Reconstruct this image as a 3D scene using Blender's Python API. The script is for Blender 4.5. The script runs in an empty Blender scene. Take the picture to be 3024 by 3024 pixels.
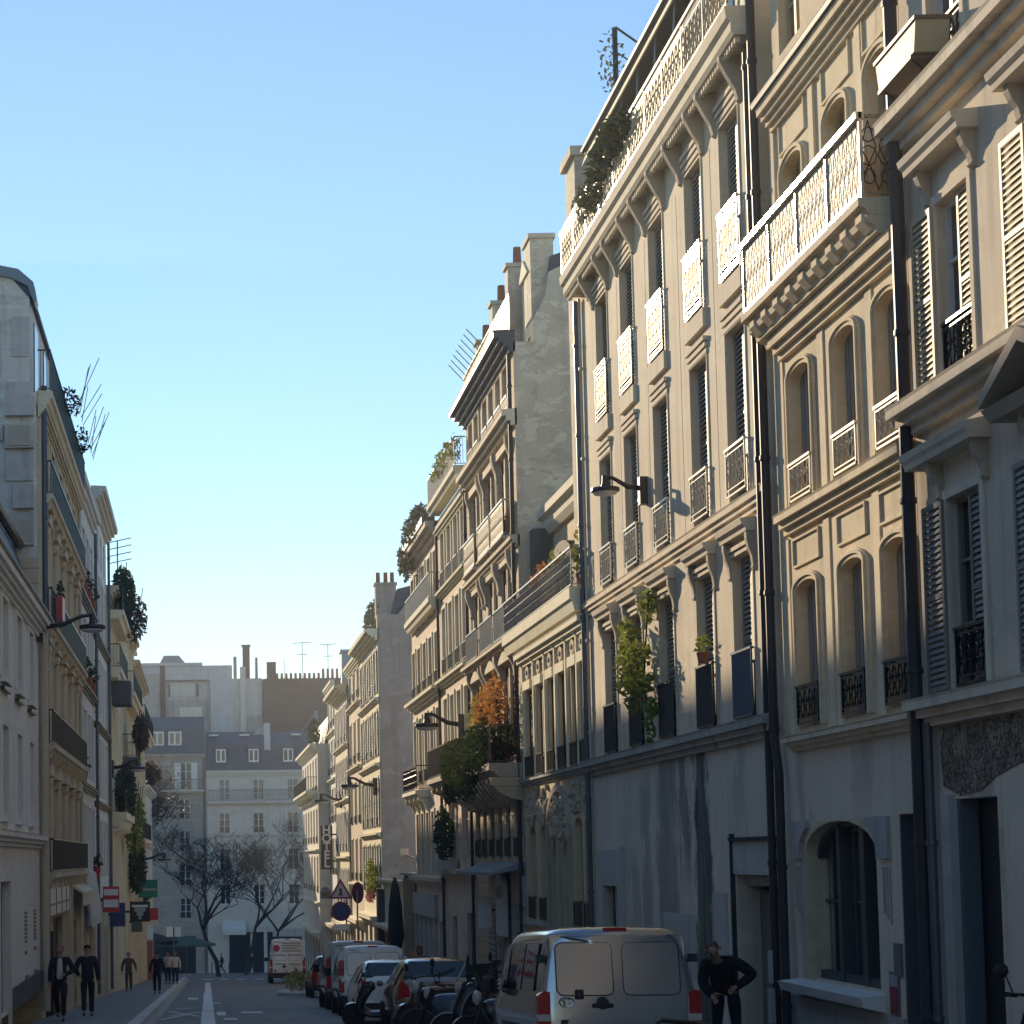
import bpy, bmesh, math, random
from mathutils import Vector, Matrix
random.seed(7)
S = bpy.context.scene
C = S.collection
R = math.radians
PI = math.pi
SLOPE = .0467
def gz(y): return -SLOPE * max(min(y, 190), -60)
# ------------------------------------------------------------------ materials
MATS = {}
def _nt(name):
    m = bpy.data.materials.new(name); m.use_nodes = True
    nt = m.node_tree; b = nt.nodes['Principled BSDF']
    MATS[name] = m
    return m, nt, b
def _pos(nt, sc=(1, 1, 1)):
    g = nt.nodes.new('ShaderNodeNewGeometry')
    mp = nt.nodes.new('ShaderNodeMapping'); mp.inputs['Scale'].default_value = sc
    nt.links.new(g.outputs['Position'], mp.inputs['Vector'])
    return mp.outputs['Vector']
def _noise(nt, vec, scale, detail=4, rough=.6, dist=0):
    n = nt.nodes.new('ShaderNodeTexNoise')
    n.inputs['Scale'].default_value = scale; n.inputs['Detail'].default_value = detail
    n.inputs['Roughness'].default_value = rough; n.inputs['Distortion'].default_value = dist
    nt.links.new(vec, n.inputs['Vector'])
    return n.outputs['Fac']
def _rng(nt, fac, a, b, lo, hi):
    r = nt.nodes.new('ShaderNodeMapRange')
    for k, x in zip(('From Min', 'From Max', 'To Min', 'To Max'), (a, b, lo, hi)): r.inputs[k].default_value = x
    nt.links.new(fac, r.inputs['Value'])
    return r.outputs['Result']
def _mix(nt, fac, a, b, mode='MIX'):
    m = nt.nodes.new('ShaderNodeMix'); m.data_type = 'RGBA'; m.blend_type = mode
    for sock, x in ((m.inputs[0], fac), (m.inputs[6], a), (m.inputs[7], b)):
        if hasattr(x, 'links'): nt.links.new(x, sock)
        elif isinstance(x, (int, float)): sock.default_value = x
        else: sock.default_value = (*x[:3], 1)
    return m.outputs[2]
def _bump(nt, b, h, strength, dist=.02):
    n = nt.nodes.new('ShaderNodeBump'); n.inputs['Strength'].default_value = strength; n.inputs['Distance'].default_value = dist
    nt.links.new(h, n.inputs['Height']); nt.links.new(n.outputs['Normal'], b.inputs['Normal'])
def _mul(nt, a, b, op='MULTIPLY'):
    n = nt.nodes.new('ShaderNodeMath'); n.operation = op
    for i, x in enumerate((a, b)):
        if hasattr(x, 'links'): nt.links.new(x, n.inputs[i])
        else: n.inputs[i].default_value = x
    return n.outputs[0]
def plaster(name, col, dirt=(.12, .11, .10), big=.35, streak=.35, fine=.12, bump=.25, rough=.9, blocks=None, axis='y', scale=1.0, patch=.22):
    m, nt, b = _nt(name)
    if min(col) > .23: col = tuple(min(.84, x * 1.3) for x in col)
    p = _pos(nt); c = _mix(nt, 0.0, col, col)
    f1 = _rng(nt, _noise(nt, p, .45 * scale, 5, .65), .38, .72, 0, big)
    c = _mix(nt, f1, c, tuple(x * .62 for x in col))
    f2 = _rng(nt, _noise(nt, _pos(nt, (2.2, 2.2, .13)), 1.6, 4, .6, .3), .5, .78, 0, streak)
    c = _mix(nt, f2, c, dirt)
    c = _mix(nt, _rng(nt, _noise(nt, _pos(nt, (.7, .7, 1.2)), .8 * scale, 7, .72, .6), .535, .56, 0, patch), c, tuple(min(.85, x * 1.28) for x in col))
    c = _mix(nt, _rng(nt, _noise(nt, _pos(nt, (.6, .6, 1.5)), 1.1 * scale, 7, .75, .4), .56, .6, 0, patch), c, tuple(x * .6 for x in col))
    ff = _noise(nt, p, 22, 3, .7)
    c = _mix(nt, _rng(nt, ff, .3, .7, 0, fine), c, tuple(x * .5 for x in col))
    h = ff
    if blocks:
        s = nt.nodes.new('ShaderNodeSeparateXYZ'); cx = nt.nodes.new('ShaderNodeCombineXYZ')
        nt.links.new(p, s.inputs[0]); nt.links.new(s.outputs['Y' if axis == 'y' else 'X'], cx.inputs[0]); nt.links.new(s.outputs['Z'], cx.inputs[1])
        br = nt.nodes.new('ShaderNodeTexBrick'); nt.links.new(cx.outputs[0], br.inputs['Vector'])
        br.inputs['Scale'].default_value = 1; br.inputs['Brick Width'].default_value = blocks[0]; br.inputs['Row Height'].default_value = blocks[1]
        br.inputs['Mortar Size'].default_value = blocks[2]; br.inputs['Mortar Smooth'].default_value = .3
        br.inputs['Color1'].default_value = (1, 1, 1, 1); br.inputs['Color2'].default_value = (.9, .89, .88, 1); br.inputs['Mortar'].default_value = (.68, .66, .64, 1)
        c = _mix(nt, 1.0, c, br.outputs['Color'], 'MULTIPLY')
        h = _mul(nt, _mul(nt, br.outputs['Fac'], -1.0), _mul(nt, ff, .2), 'ADD')
    nt.links.new(c, b.inputs['Base Color']); b.inputs['Roughness'].default_value = rough
    b.inputs['Specular IOR Level'].default_value = .25
    _bump(nt, b, h, bump, .015)
    return m
def paint(name, col, rough=.5, metal=0, var=.15, scale=3.0, spec=.5, coat=0, bump=0):
    m, nt, b = _nt(name)
    f = _rng(nt, _noise(nt, _pos(nt), scale, 4, .6), .35, .7, 0, var)
    nt.links.new(_mix(nt, f, col, tuple(x * .45 for x in col)), b.inputs['Base Color'])
    b.inputs['Roughness'].default_value = rough; b.inputs['Metallic'].default_value = metal
    b.inputs['Specular IOR Level'].default_value = spec; b.inputs['Coat Weight'].default_value = coat
    b.inputs['Coat Roughness'].default_value = .06
    if bump: _bump(nt, b, _noise(nt, _pos(nt), 40, 2), bump, .01)
    return m
def glass(name, col=(.02, .025, .03), rough=.08, cur=None):
    m, nt, b = _nt(name)
    if cur:
        f = _rng(nt, _noise(nt, _pos(nt, (7, 7, .25)), 1.0, 2), .45, .6, .25, 1)
        nt.links.new(_mix(nt, f, col, cur), b.inputs['Base Color'])
    else: b.inputs['Base Color'].default_value = (*col, 1)
    b.inputs['Roughness'].default_value = rough; b.inputs['Specular IOR Level'].default_value = .7
    _bump(nt, b, _noise(nt, _pos(nt), 1.3, 2), .06, .05)
    return m
def leafmat(name, col, col2):
    m, nt, b = _nt(name)
    f = _rng(nt, _noise(nt, _pos(nt), 6, 4, .7), .3, .7, 0, 1)
    nt.links.new(_mix(nt, f, col, col2), b.inputs['Base Color'])
    b.inputs['Roughness'].default_value = .6
    tr = nt.nodes.new('ShaderNodeBsdfTranslucent'); ms = nt.nodes.new('ShaderNodeMixShader'); ms.inputs[0].default_value = .4
    nt.links.new(_mix(nt, f, tuple(min(1, x * 1.6) for x in col), tuple(min(1, x * 1.6) for x in col2)), tr.inputs['Color'])
    out = nt.nodes['Material Output']
    nt.links.new(b.outputs[0], ms.inputs[1]); nt.links.new(tr.outputs[0], ms.inputs[2]); nt.links.new(ms.outputs[0], out.inputs['Surface'])
    return m
plaster('sand_plaster', (.58, .48, .33), big=.6, streak=.4, scale=1.7)
plaster('stone_plaster', (.52, .45, .35), big=.45, streak=.5, scale=1.3)
plaster('stone_trim', (.55, .48, .38), big=.35, streak=.4, bump=.12)
plaster('sand_trim', (.60, .50, .35), big=.45, streak=.4, bump=.12, scale=1.5)
plaster('buff_plaster', (.56, .48, .36), big=.45, streak=.4)
plaster('buff_trim', (.58, .50, .38), big=.4, streak=.45, bump=.12)
plaster('grey_render', (.35, .33, .29), big=.5, streak=.75, dirt=(.08, .08, .085))
plaster('patch_render', (.40, .39, .36), big=.3, streak=.3)
plaster('ochre_plaster', (.58, .46, .29), big=.35, streak=.3)
plaster('cream_trim', (.68, .60, .44), big=.2, streak=.2, bump=.1)
plaster('bracket_stone', (.40, .34, .26), big=.4, streak=.4)
plaster('warm_stone', (.52, .42, .30), big=.35, streak=.35, blocks=(1.1, .42, .02))
plaster('pink_plaster', (.58, .47, .37), big=.3, streak=.3)
plaster('gable_plaster', (.54, .48, .37), big=.6, streak=.45, dirt=(.26, .23, .19), scale=1.6, fine=.2, patch=.6)
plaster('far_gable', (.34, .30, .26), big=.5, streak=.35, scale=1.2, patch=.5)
plaster('old_gable', (.56, .53, .47), big=.5, streak=.4, scale=1.4, patch=.5)
plaster('white_plaster', (.66, .64, .60), big=.25, streak=.3)
plaster('ivory_plaster', (.60, .56, .48), big=.25, streak=.3)
plaster('honey_stone', (.52, .43, .30), big=.4, streak=.35, blocks=(1.0, .38, .022))
plaster('honey_trim', (.56, .48, .35), big=.25, streak=.35, bump=.12)
plaster('light_yellow', (.66, .59, .44), big=.25, streak=.25)
plaster('end_white', (.46, .44, .39), big=.2, streak=.25, axis='x')
plaster('end_grey', (.30, .28, .245), big=.3, streak=.3, blocks=(1.2, .5, .02), axis='x')
plaster('old_wall', (.36, .33, .30), big=.8, streak=.6, scale=5, bump=.6)
plaster('block_grey', (.40, .405, .40), big=.2, streak=.2)
plaster('plinth', (.13, .14, .15), big=.4, streak=.4)
plaster('brick_far', (.14, .095, .075), big=.3, streak=.2, blocks=(.9, .3, .03), axis='x')
plaster('concrete', (.36, .35, .33), big=.4, streak=.4)
plaster('stucco_patch', (.46, .43, .39), big=.4, streak=.4, scale=3)
plaster('stain', (.045, .045, .047), big=.6, streak=.6)
plaster('graffiti', (.09, .085, .10), big=.2, streak=.1)
plaster('kerb_stone', (.56, .57, .57), big=.4, streak=0, fine=.3, blocks=(1.0, 5, .02))
paint('slate', (.075, .09, .112), .55, 0, .3, 2.0)
paint('zinc', (.20, .225, .25), .42, .35, .3, 1.2)
paint('zinc_dark', (.08, .088, .10), .45, .35, .3, 1.5)
paint('iron_black', (.018, .019, .022), .32, 0, .3)
paint('iron_pale', (.74, .68, .55), .22, .25, .25, 9)
paint('iron_gilt', (.62, .50, .30), .22, .4, .4, 14)
paint('iron_grey', (.30, .31, .31), .3, .2, .3)
paint('pipe_dark', (.05, .045, .05), .55, 0, .4, spec=.3)
paint('pipe_blue', (.10, .115, .14), .4, .3, .3)
paint('pipe_cream', (.56, .50, .40), .5, 0, .2)
paint('white_paint', (.74, .73, .70), .45)
paint('frame_white', (.62, .62, .60), .45)
paint('frame_dark', (.07, .075, .08), .4)
paint('frame_brown', (.12, .08, .05), .5)
paint('shutter_grey', (.30, .27, .22), .6)
paint('shutter_cream', (.46, .38, .23), .6)
paint('shutter_taupe', (.21, .19, .165), .55)
paint('shutter_white', (.66, .64, .60), .5)
paint('shutter_green', (.10, .14, .12), .5)
paint('guard_dark', (.03, .04, .048), .35)
paint('guard_multi', (.07, .10, .15), .3)
paint('door_slate', (.11, .13, .155), .5)
paint('door_dark', (.022, .022, .026), .5)
paint('door_maroon', (.06, .02, .022), .5)
paint('louvre_grey', (.17, .165, .155), .5)
paint('terracotta', (.34, .12, .06), .8)
paint('awning_white', (.62, .62, .60), .8)
paint('awning_grey', (.28, .29, .30), .8)
paint('canvas_dark', (.025, .028, .032), .85)
paint('canvas_green', (.05, .11, .105), .8)
paint('sign_red', (.55, .03, .04), .4)
paint('sign_white', (.78, .78, .77), .4)
paint('sign_blue', (.03, .05, .15), .4)
paint('sign_green', (.02, .22, .16), .4)
paint('sign_black', (.02, .02, .022), .4)
paint('sign_brown', (.10, .045, .02), .4)
paint('sign_purple', (.16, .02, .07), .4)
paint('poster_red', (.28, .03, .035), .5)
paint('poster_pale', (.42, .42, .42), .5)
paint('yellow_paint', (.42, .26, .04), .6)
paint('red_paint', (.35, .03, .03), .4)
paint('pink_paint', (.42, .16, .13), .6)
paint('lamp_metal', (.055, .045, .045), .35, .4)
paint('lamp_glass', (.55, .56, .55), .15)
paint('silver_paint', (.34, .37, .41), .16, .7, .05, 1, .5, 1.0)
paint('white_car', (.70, .71, .72), .3, 0, .05, 1, .5, 1.0)
paint('grey_van_paint', (.42, .40, .36), .35, .1, .1, 1, .5, .8)
paint('red_car', (.22, .015, .012), .3, .1, .05, 1, .5, 1.0)
paint('bronze_car', (.20, .135, .10), .25, .6, .05, 1, .5, 1.0)
paint('rubber', (.014, .014, .015), .8)
paint('plastic_black', (.02, .021, .023), .5)
paint('chrome', (.7, .7, .7), .12, 1.0, .05)
paint('tail_red', (.42, .012, .015), .18)
paint('tail_clear', (.55, .5, .48), .2)
paint('bike_black', (.016, .017, .02), .25, 0, .1, 3, .5, .6)
paint('bike_blue', (.03, .05, .085), .25, 0, .1, 3, .5, .6)
paint('bike_white', (.55, .56, .57), .3, 0, .1, 3, .5, .5)
paint('skin', (.42, .24, .17), .55)
paint('hair_dark', (.02, .015, .012), .6)
paint('hair_brown', (.10, .055, .03), .6)
paint('cloth_navy', (.012, .016, .030), .85)
paint('cloth_black', (.011, .011, .014), .85)
paint('cloth_white', (.62, .61, .60), .85)
paint('cloth_pink', (.62, .50, .50), .85)
paint('cloth_denim', (.020, .024, .036), .85)
paint('cloth_olive', (.07, .075, .04), .85)
paint('bark', (.035, .030, .027), .9, 0, .4, 6)
paint('bark_grey', (.10, .085, .07), .9, 0, .4, 6)
paint('road_white', (.80, .82, .83), .7, 0, .25, 5)
paint('post_green', (.02, .05, .05), .4)
glass('glass_dark'); glass('glass_curtain', (.05, .055, .06), .12, (.30, .29, .27)); glass('glass_blue', (.03, .045, .07), .06)
glass('glass_lace', (.10, .10, .10), .1, (.42, .40, .36)); glass('car_glass', (.012, .014, .018), .04)
glass('glass_tan', (.10, .08, .05), .15, (.28, .2, .12))
leafmat('leaf_dark', (.018, .030, .012), (.055, .07, .025))
leafmat('leaf_green', (.10, .14, .03), (.24, .25, .055))
leafmat('leaf_orange', (.30, .12, .03), (.42, .22, .07))
leafmat('leaf_yellow', (.22, .20, .05), (.34, .30, .10))
leafmat('leaf_brown', (.06, .045, .03), (.11, .08, .05))
leafmat('leaf_grey', (.06, .07, .05), (.12, .12, .08))
leafmat('flower_pink', (.35, .07, .14), (.2, .1, .06))
def rubblemat():
    m, nt, b = _nt('rubble'); p = _pos(nt); v = nt.nodes.new('ShaderNodeTexVoronoi'); v.feature = 'DISTANCE_TO_EDGE'; v.inputs['Scale'].default_value = 3.6; v.inputs['Randomness'].default_value = 1
    mx = nt.nodes.new('ShaderNodeVectorMath'); mx.operation = 'ADD'; n = nt.nodes.new('ShaderNodeTexNoise'); n.inputs['Scale'].default_value = 5; nt.links.new(p, n.inputs['Vector']); nt.links.new(p, mx.inputs[0]); nt.links.new(n.outputs['Color'], mx.inputs[1]); nt.links.new(mx.outputs[0], v.inputs['Vector'])
    k = _noise(nt, p, 3.5, 5, .7); c = _mix(nt, _rng(nt, k, .35, .65, 0, 1), (.15, .115, .08), (.42, .34, .25)); c = _mix(nt, _rng(nt, v.outputs['Distance'], .01, .09, 1, 0), c, (.035, .03, .026)); c = _mix(nt, _rng(nt, _noise(nt, p, 14, 3), .55, .75, 0, .6), c, (.07, .06, .05))
    nt.links.new(c, b.inputs['Base Color']); b.inputs['Roughness'].default_value = .95; _bump(nt, b, _mul(nt, v.outputs['Distance'], k, 'ADD'), 1.0, .06)
rubblemat()
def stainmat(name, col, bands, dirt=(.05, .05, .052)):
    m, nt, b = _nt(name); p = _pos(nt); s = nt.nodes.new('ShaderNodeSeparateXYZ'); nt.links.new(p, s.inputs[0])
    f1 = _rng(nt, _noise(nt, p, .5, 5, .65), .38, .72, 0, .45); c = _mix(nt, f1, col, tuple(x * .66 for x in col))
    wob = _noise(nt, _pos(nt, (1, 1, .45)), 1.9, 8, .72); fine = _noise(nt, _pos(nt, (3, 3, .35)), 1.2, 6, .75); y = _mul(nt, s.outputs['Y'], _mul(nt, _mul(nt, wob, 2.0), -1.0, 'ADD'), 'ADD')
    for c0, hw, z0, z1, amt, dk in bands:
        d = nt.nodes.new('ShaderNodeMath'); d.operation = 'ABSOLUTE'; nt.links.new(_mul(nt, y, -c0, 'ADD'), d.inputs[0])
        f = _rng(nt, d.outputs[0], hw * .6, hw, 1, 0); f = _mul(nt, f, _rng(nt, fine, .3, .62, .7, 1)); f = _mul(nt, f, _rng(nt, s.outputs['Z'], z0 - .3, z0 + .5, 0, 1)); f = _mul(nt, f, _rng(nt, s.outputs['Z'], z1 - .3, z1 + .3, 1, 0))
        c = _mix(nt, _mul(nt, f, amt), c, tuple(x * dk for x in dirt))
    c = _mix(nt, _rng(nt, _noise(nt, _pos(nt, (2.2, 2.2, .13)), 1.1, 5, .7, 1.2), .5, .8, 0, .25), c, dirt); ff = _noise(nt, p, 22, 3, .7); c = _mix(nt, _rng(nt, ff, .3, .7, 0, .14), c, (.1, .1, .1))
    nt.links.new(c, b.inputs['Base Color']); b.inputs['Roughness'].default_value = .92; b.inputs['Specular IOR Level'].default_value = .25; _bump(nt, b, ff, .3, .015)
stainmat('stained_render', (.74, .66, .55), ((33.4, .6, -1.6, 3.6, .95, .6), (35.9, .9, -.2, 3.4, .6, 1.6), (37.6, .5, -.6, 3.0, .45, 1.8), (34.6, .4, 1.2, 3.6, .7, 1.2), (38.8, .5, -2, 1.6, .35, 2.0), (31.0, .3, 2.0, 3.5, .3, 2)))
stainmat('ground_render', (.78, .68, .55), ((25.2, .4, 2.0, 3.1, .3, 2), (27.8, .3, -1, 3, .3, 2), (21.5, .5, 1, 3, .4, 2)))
def glintmat(name, base, spots, scale):  # coloured specks painted in as sun glints on the ironwork
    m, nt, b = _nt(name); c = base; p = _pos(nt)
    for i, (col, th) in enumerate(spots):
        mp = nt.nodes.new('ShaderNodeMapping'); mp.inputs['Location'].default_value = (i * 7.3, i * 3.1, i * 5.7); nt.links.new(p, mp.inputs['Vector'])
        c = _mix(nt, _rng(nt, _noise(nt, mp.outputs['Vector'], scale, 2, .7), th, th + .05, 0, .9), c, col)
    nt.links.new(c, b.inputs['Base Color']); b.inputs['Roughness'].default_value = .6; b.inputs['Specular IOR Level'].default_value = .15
glintmat('glint_screen', (.66, .58, .42), (((.75, .50, .18), .56), ((.35, .38, .55), .6), ((.16, .13, .09), .55), ((.8, .79, .76), .58)), 15)
glintmat('iron_glint', (.46, .39, .24), (((.62, .42, .14), .54), ((.22, .24, .34), .58), ((.12, .10, .08), .57), ((.75, .73, .68), .58)), 24)  # ironwork with the sun's sparkle put into its colour
glintmat('glint_screen_gold', (.68, .57, .34), (((.80, .50, .12), .54), ((.18, .13, .08), .55), ((.8, .78, .72), .58)), 13)
def asphalt():
    m, nt, b = _nt('asphalt'); p = _pos(nt)
    n1 = _noise(nt, _pos(nt, (1, .35, 1)), .7, 6, .65); n2 = _noise(nt, p, 60, 3, .7); n3 = _noise(nt, _pos(nt, (1, .12, 1)), 2.2, 4, .6)
    c = _mix(nt, _rng(nt, n1, .35, .7, 0, .8), (.15, .154, .16), (.235, .237, .24))
    c = _mix(nt, _rng(nt, n3, .45, .7, 0, .5), c, (.11, .113, .118))
    c = _mix(nt, _rng(nt, n2, .35, .75, 0, .5), c, (.24, .24, .235))
    nt.links.new(c, b.inputs['Base Color']); nt.links.new(_rng(nt, n1, .3, .7, .62, .8), b.inputs['Roughness']); b.inputs['Specular IOR Level'].default_value = .3
    _bump(nt, b, n2, .5, .01)
def pavement():
    m, nt, b = _nt('pavement'); p = _pos(nt)
    n1 = _noise(nt, p, .9, 6, .65); n2 = _noise(nt, p, 45, 3, .7)
    c = _mix(nt, _rng(nt, n1, .35, .7, 0, .8), (.22, .225, .23), (.16, .163, .17))
    c = _mix(nt, _rng(nt, n2, .35, .75, 0, .4), c, (.17, .17, .17))
    nt.links.new(c, b.inputs['Base Color']); b.inputs['Roughness'].default_value = .75
    _bump(nt, b, n2, .4, .008)
asphalt(); pavement()
# ------------------------------------------------------------------ frames and mesh building
class FR:                       # facade frame: u along the wall, v up, w out of the wall
    def __init__(s, O, U, W, key): s.O = Vector(O); s.U = Vector(U); s.W = Vector(W); s.key = key
    def p(s, u, v, w): return s.O + s.U * u + s.W * w + Vector((0, 0, v))
    def d(s, u, v, w): return s.U * u + s.W * w + Vector((0, 0, v))
    def off(s, dw): return FR(s.O + s.W * dw, s.U, s.W, s.key)
XR, XL = 8.0, -4.0
FRR = FR((XR, 0, 0), (0, 1, 0), (-1, 0, 0), 'R')
FRL = FR((XL, 0, 0), (0, 1, 0), (1, 0, 0), 'L')
def FRE(y): return FR((0, y, 0), (1, 0, 0), (0, -1, 0), 'E')
ID = FR((0, 0, 0), (1, 0, 0), (0, 1, 0), 'I')
class MB:
    def __init__(s, fr=ID): s.v = []; s.f = []; s.fr = fr; s.pr = []
    def add(s, vs, fs):
        n = len(s.v); s.pr.append((n, n + len(vs), len(s.f), len(s.f) + len(fs))); s.v += vs; s.f += [tuple(i + n for i in f) for f in fs]; return s
    def box(s, a0, a1, b0, b1, c0, c1):
        return s.add([(a0, b0, c0), (a1, b0, c0), (a1, b1, c0), (a0, b1, c0), (a0, b0, c1), (a1, b0, c1), (a1, b1, c1), (a0, b1, c1)],
                     [(0, 3, 2, 1), (4, 5, 6, 7), (0, 1, 5, 4), (1, 2, 6, 5), (2, 3, 7, 6), (3, 0, 4, 7)])
    def poly(s, pts): return s.add(list(pts), [tuple(range(len(pts)))])
    def ext(s, poly, w0, w1):
        n = len(poly)
        return s.add([(a, b, w0) for a, b in poly] + [(a, b, w1) for a, b in poly],
                     [tuple(range(n))[::-1], tuple(range(n, 2 * n))] + [(i, (i + 1) % n, n + (i + 1) % n, n + i) for i in range(n)])
    def prof(s, u0, u1, poly):   # poly in (w, v), swept along u
        n = len(poly)
        return s.add([(u0, b, a) for a, b in poly] + [(u1, b, a) for a, b in poly],
                     [tuple(range(n))[::-1], tuple(range(n, 2 * n))] + [(i, (i + 1) % n, n + (i + 1) % n, n + i) for i in range(n)])
    def tube(s, pts, r, n=6, closed=False):
        pts = [Vector(p) for p in pts]; m = len(pts); vs = []; fs = []
        rr = r if isinstance(r, (list, tuple)) else [r] * m
        for i, p in enumerate(pts):
            a = pts[(i - 1) % m] if (closed or i > 0) else p; b = pts[(i + 1) % m] if (closed or i < m - 1) else p
            t = (b - a).normalized() if (b - a).length > 1e-9 else Vector((0, 1, 0))
            h = Vector((0, 0, 1)) if abs(t.z) < .9 else Vector((1, 0, 0))
            x = t.cross(h).normalized(); y = x.cross(t)
            for k in range(n):
                q = p + (x * math.cos(2 * PI * k / n) + y * math.sin(2 * PI * k / n)) * rr[i]; vs.append(tuple(q))
        for i in range(m if closed else m - 1):
            j = (i + 1) % m
            for k in range(n): fs.append((i * n + k, i * n + (k + 1) % n, j * n + (k + 1) % n, j * n + k))
        if not closed: fs += [tuple(range(n))[::-1], tuple(range((m - 1) * n, m * n))]
        return s.add(vs, fs)
    def lathe(s, c, prof, n=12, axis='v'):   # prof [(r, h)]
        vs = []; fs = []; m = len(prof)
        for r, h in prof:
            for k in range(n):
                a, b = r * math.cos(2 * PI * k / n), r * math.sin(2 * PI * k / n)
                vs.append({'v': (c[0] + a, c[1] + h, c[2] + b), 'u': (c[0] + h, c[1] + a, c[2] + b), 'w': (c[0] + a, c[1] + b, c[2] + h)}[axis])
        for i in range(m - 1):
            for k in range(n): fs.append((i * n + k, i * n + (k + 1) % n, (i + 1) * n + (k + 1) % n, (i + 1) * n + k))
        fs += [tuple(range(n))[::-1], tuple(range((m - 1) * n, m * n))]
        return s.add(vs, fs)
    def leaves(s, c, rad, n, size, flat=1.0):
        for _ in range(n):
            while 1:
                d = Vector((random.uniform(-1, 1), random.uniform(-1, 1), random.uniform(-1, 1)))
                if d.length < 1: break
            q = Vector(c) + Vector((d.x * rad[0], d.y * rad[1], d.z * rad[2]))
            a = Vector((random.gauss(0, 1), random.gauss(0, 1), random.gauss(0, 1))).normalized(); b = a.orthogonal().normalized()
            k = size * random.uniform(.6, 1.4); a *= k; b *= k * .45
            s.add([tuple(q - a), tuple(q + b), tuple(q + a), tuple(q - b)], [(0, 1, 2, 3)])
        return s
    def mesh(s, name, mat, base=None, rel=False, smooth=False):
        me = bpy.data.meshes.new(name); f = s.fr.d if rel else s.fr.p
        base = Vector(base) if base is not None else Vector((0, 0, 0))
        me.from_pydata([f(*p) - base for p in s.v], [], s.f)
        bm = bmesh.new(); bm.from_mesh(me); bmesh.ops.recalc_face_normals(bm, faces=bm.faces); bm.to_mesh(me); bm.free()
        me.materials.append(MATS[mat])
        if smooth:
            for p in me.polygons: p.use_smooth = True
        return me
def obj(name, me, parent=None, loc=(0, 0, 0), rz=0):
    o = bpy.data.objects.new(name, me); C.objects.link(o); o.location = loc; o.rotation_euler = (0, 0, rz)
    if parent: o.parent = parent
    return o
def tag(o, label, cat, group=None):
    o['label'] = label; o['category'] = cat
    if group: o['group'] = group
    return o
def thing(name, label, cat, loc, group=None, rz=0):
    return tag(obj(name, None, None, loc, rz), label, cat, group)
def structure(name, mb, mat):
    o = obj(name, mb.mesh(name, mat)); o['kind'] = 'structure'; return o
def single(name, mb, mat, label, cat, base, group=None, smooth=False):
    return tag(obj(name, mb.mesh(name, mat, base, smooth=smooth), None, base), label, cat, group)
def copy_tree(o, parent=None):
    c = o.copy(); C.objects.link(c)
    if parent: c.parent = parent
    for ch in list(o.children): copy_tree(ch, c)
    return c
def arc(u0, u1, vs, rise, n=10):         # points of an arch from (u0,vs) over the apex to (u1,vs)
    c = (u0 + u1) / 2; a = (u1 - u0) / 2
    return [(c - a * math.cos(PI * i / n), vs + rise * math.sin(PI * i / n)) for i in range(n + 1)]
# ------------------------------------------------------------------ shared facade units
UNITS = {}
def unit(kind, fr, *a):
    k = (kind, fr.key) + a
    if k not in UNITS: UNITS[k] = globals()['u_' + kind](fr, *a)
    return UNITS[k]
def put(b, u, v, w, parts, parent=None):
    for name, me, kids in parts:
        o = obj(name, me, parent or b.root, b.fr.p(u, v, w) - b.base)
        for n2, m2 in kids: obj(n2, m2, o)
def u_cas(fr, w, h, d, fm, gm, rows, rise=0):
    m = MB(fr); t = .06; z0, z1 = -d - .03, -d + .03
    m.box(0, t, 0, h, z0, z1).box(w - t, w, 0, h, z0, z1).box(t, w - t, 0, t, z0, z1).box(t, w - t, h - t, h, z0, z1)
    m.box(w / 2 - .045, w / 2 + .045, t, h - t, z0, z1 + .02)
    for i in range(1, rows): m.box(t, w / 2 - .045, h * i / rows - .018, h * i / rows + .018, z0, z1 - .01).box(w / 2 + .045, w - t, h * i / rows - .018, h * i / rows + .018, z0, z1 - .01)
    g = MB(fr); g.box(-.01, w + .01, -.01, h + .01, z0 - .03, z0 + .012)
    return [('window', m.mesh('window', fm, rel=True), [('pane', g.mesh('pane', gm, rel=True))])]
def leaf_mb(m, u0, u1, v0, v1, w, t=.035, step=.075):
    f = .055
    m.box(u0, u0 + f, v0, v1, w, w + t).box(u1 - f, u1, v0, v1, w, w + t)
    for a in (v0, (v0 + v1) / 2 - f / 2, v1 - f): m.box(u0 + f, u1 - f, a, a + f, w, w + t)
    n = int((v1 - v0) / step)
    for i in range(n):
        a = v0 + (v1 - v0) * (i + .5) / n
        m.add([(u0 + f, a - .03, w + t - .004), (u1 - f, a - .03, w + t - .004), (u1 - f, a + .028, w + .002), (u0 + f, a + .028, w + .002),
               (u0 + f, a - .018, w + t - .004), (u1 - f, a - .018, w + t - .004), (u1 - f, a + .04, w + .002), (u0 + f, a + .04, w + .002)],
              [(0, 3, 2, 1), (4, 5, 6, 7), (0, 1, 5, 4), (1, 2, 6, 5), (2, 3, 7, 6), (3, 0, 4, 7)])
def u_louvre(fr, w, h, d, mat, step=.075):     # closed louvred shutters in the window plane
    a = MB(fr); leaf_mb(a, .09, w / 2 - .004, .02, h - .02, -d, step=step); b = MB(fr); leaf_mb(b, w / 2 + .004, w - .02, .02, h - .02, -d, step=step)
    g = MB(fr); g.box(-.01, w + .01, -.01, h + .01, -d - .06, -d - .03)
    j = MB(fr); j.box(.02, .085, .02, h - .02, -d + .01, -.06)
    return [('shutter', a.mesh('shutter', mat, rel=True), []), ('shutter', b.mesh('shutter', mat, rel=True), []), ('window', g.mesh('window', 'glass_dark', rel=True), []), ('folded_shutter', j.mesh('folded_shutter', mat, rel=True), [])]
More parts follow.
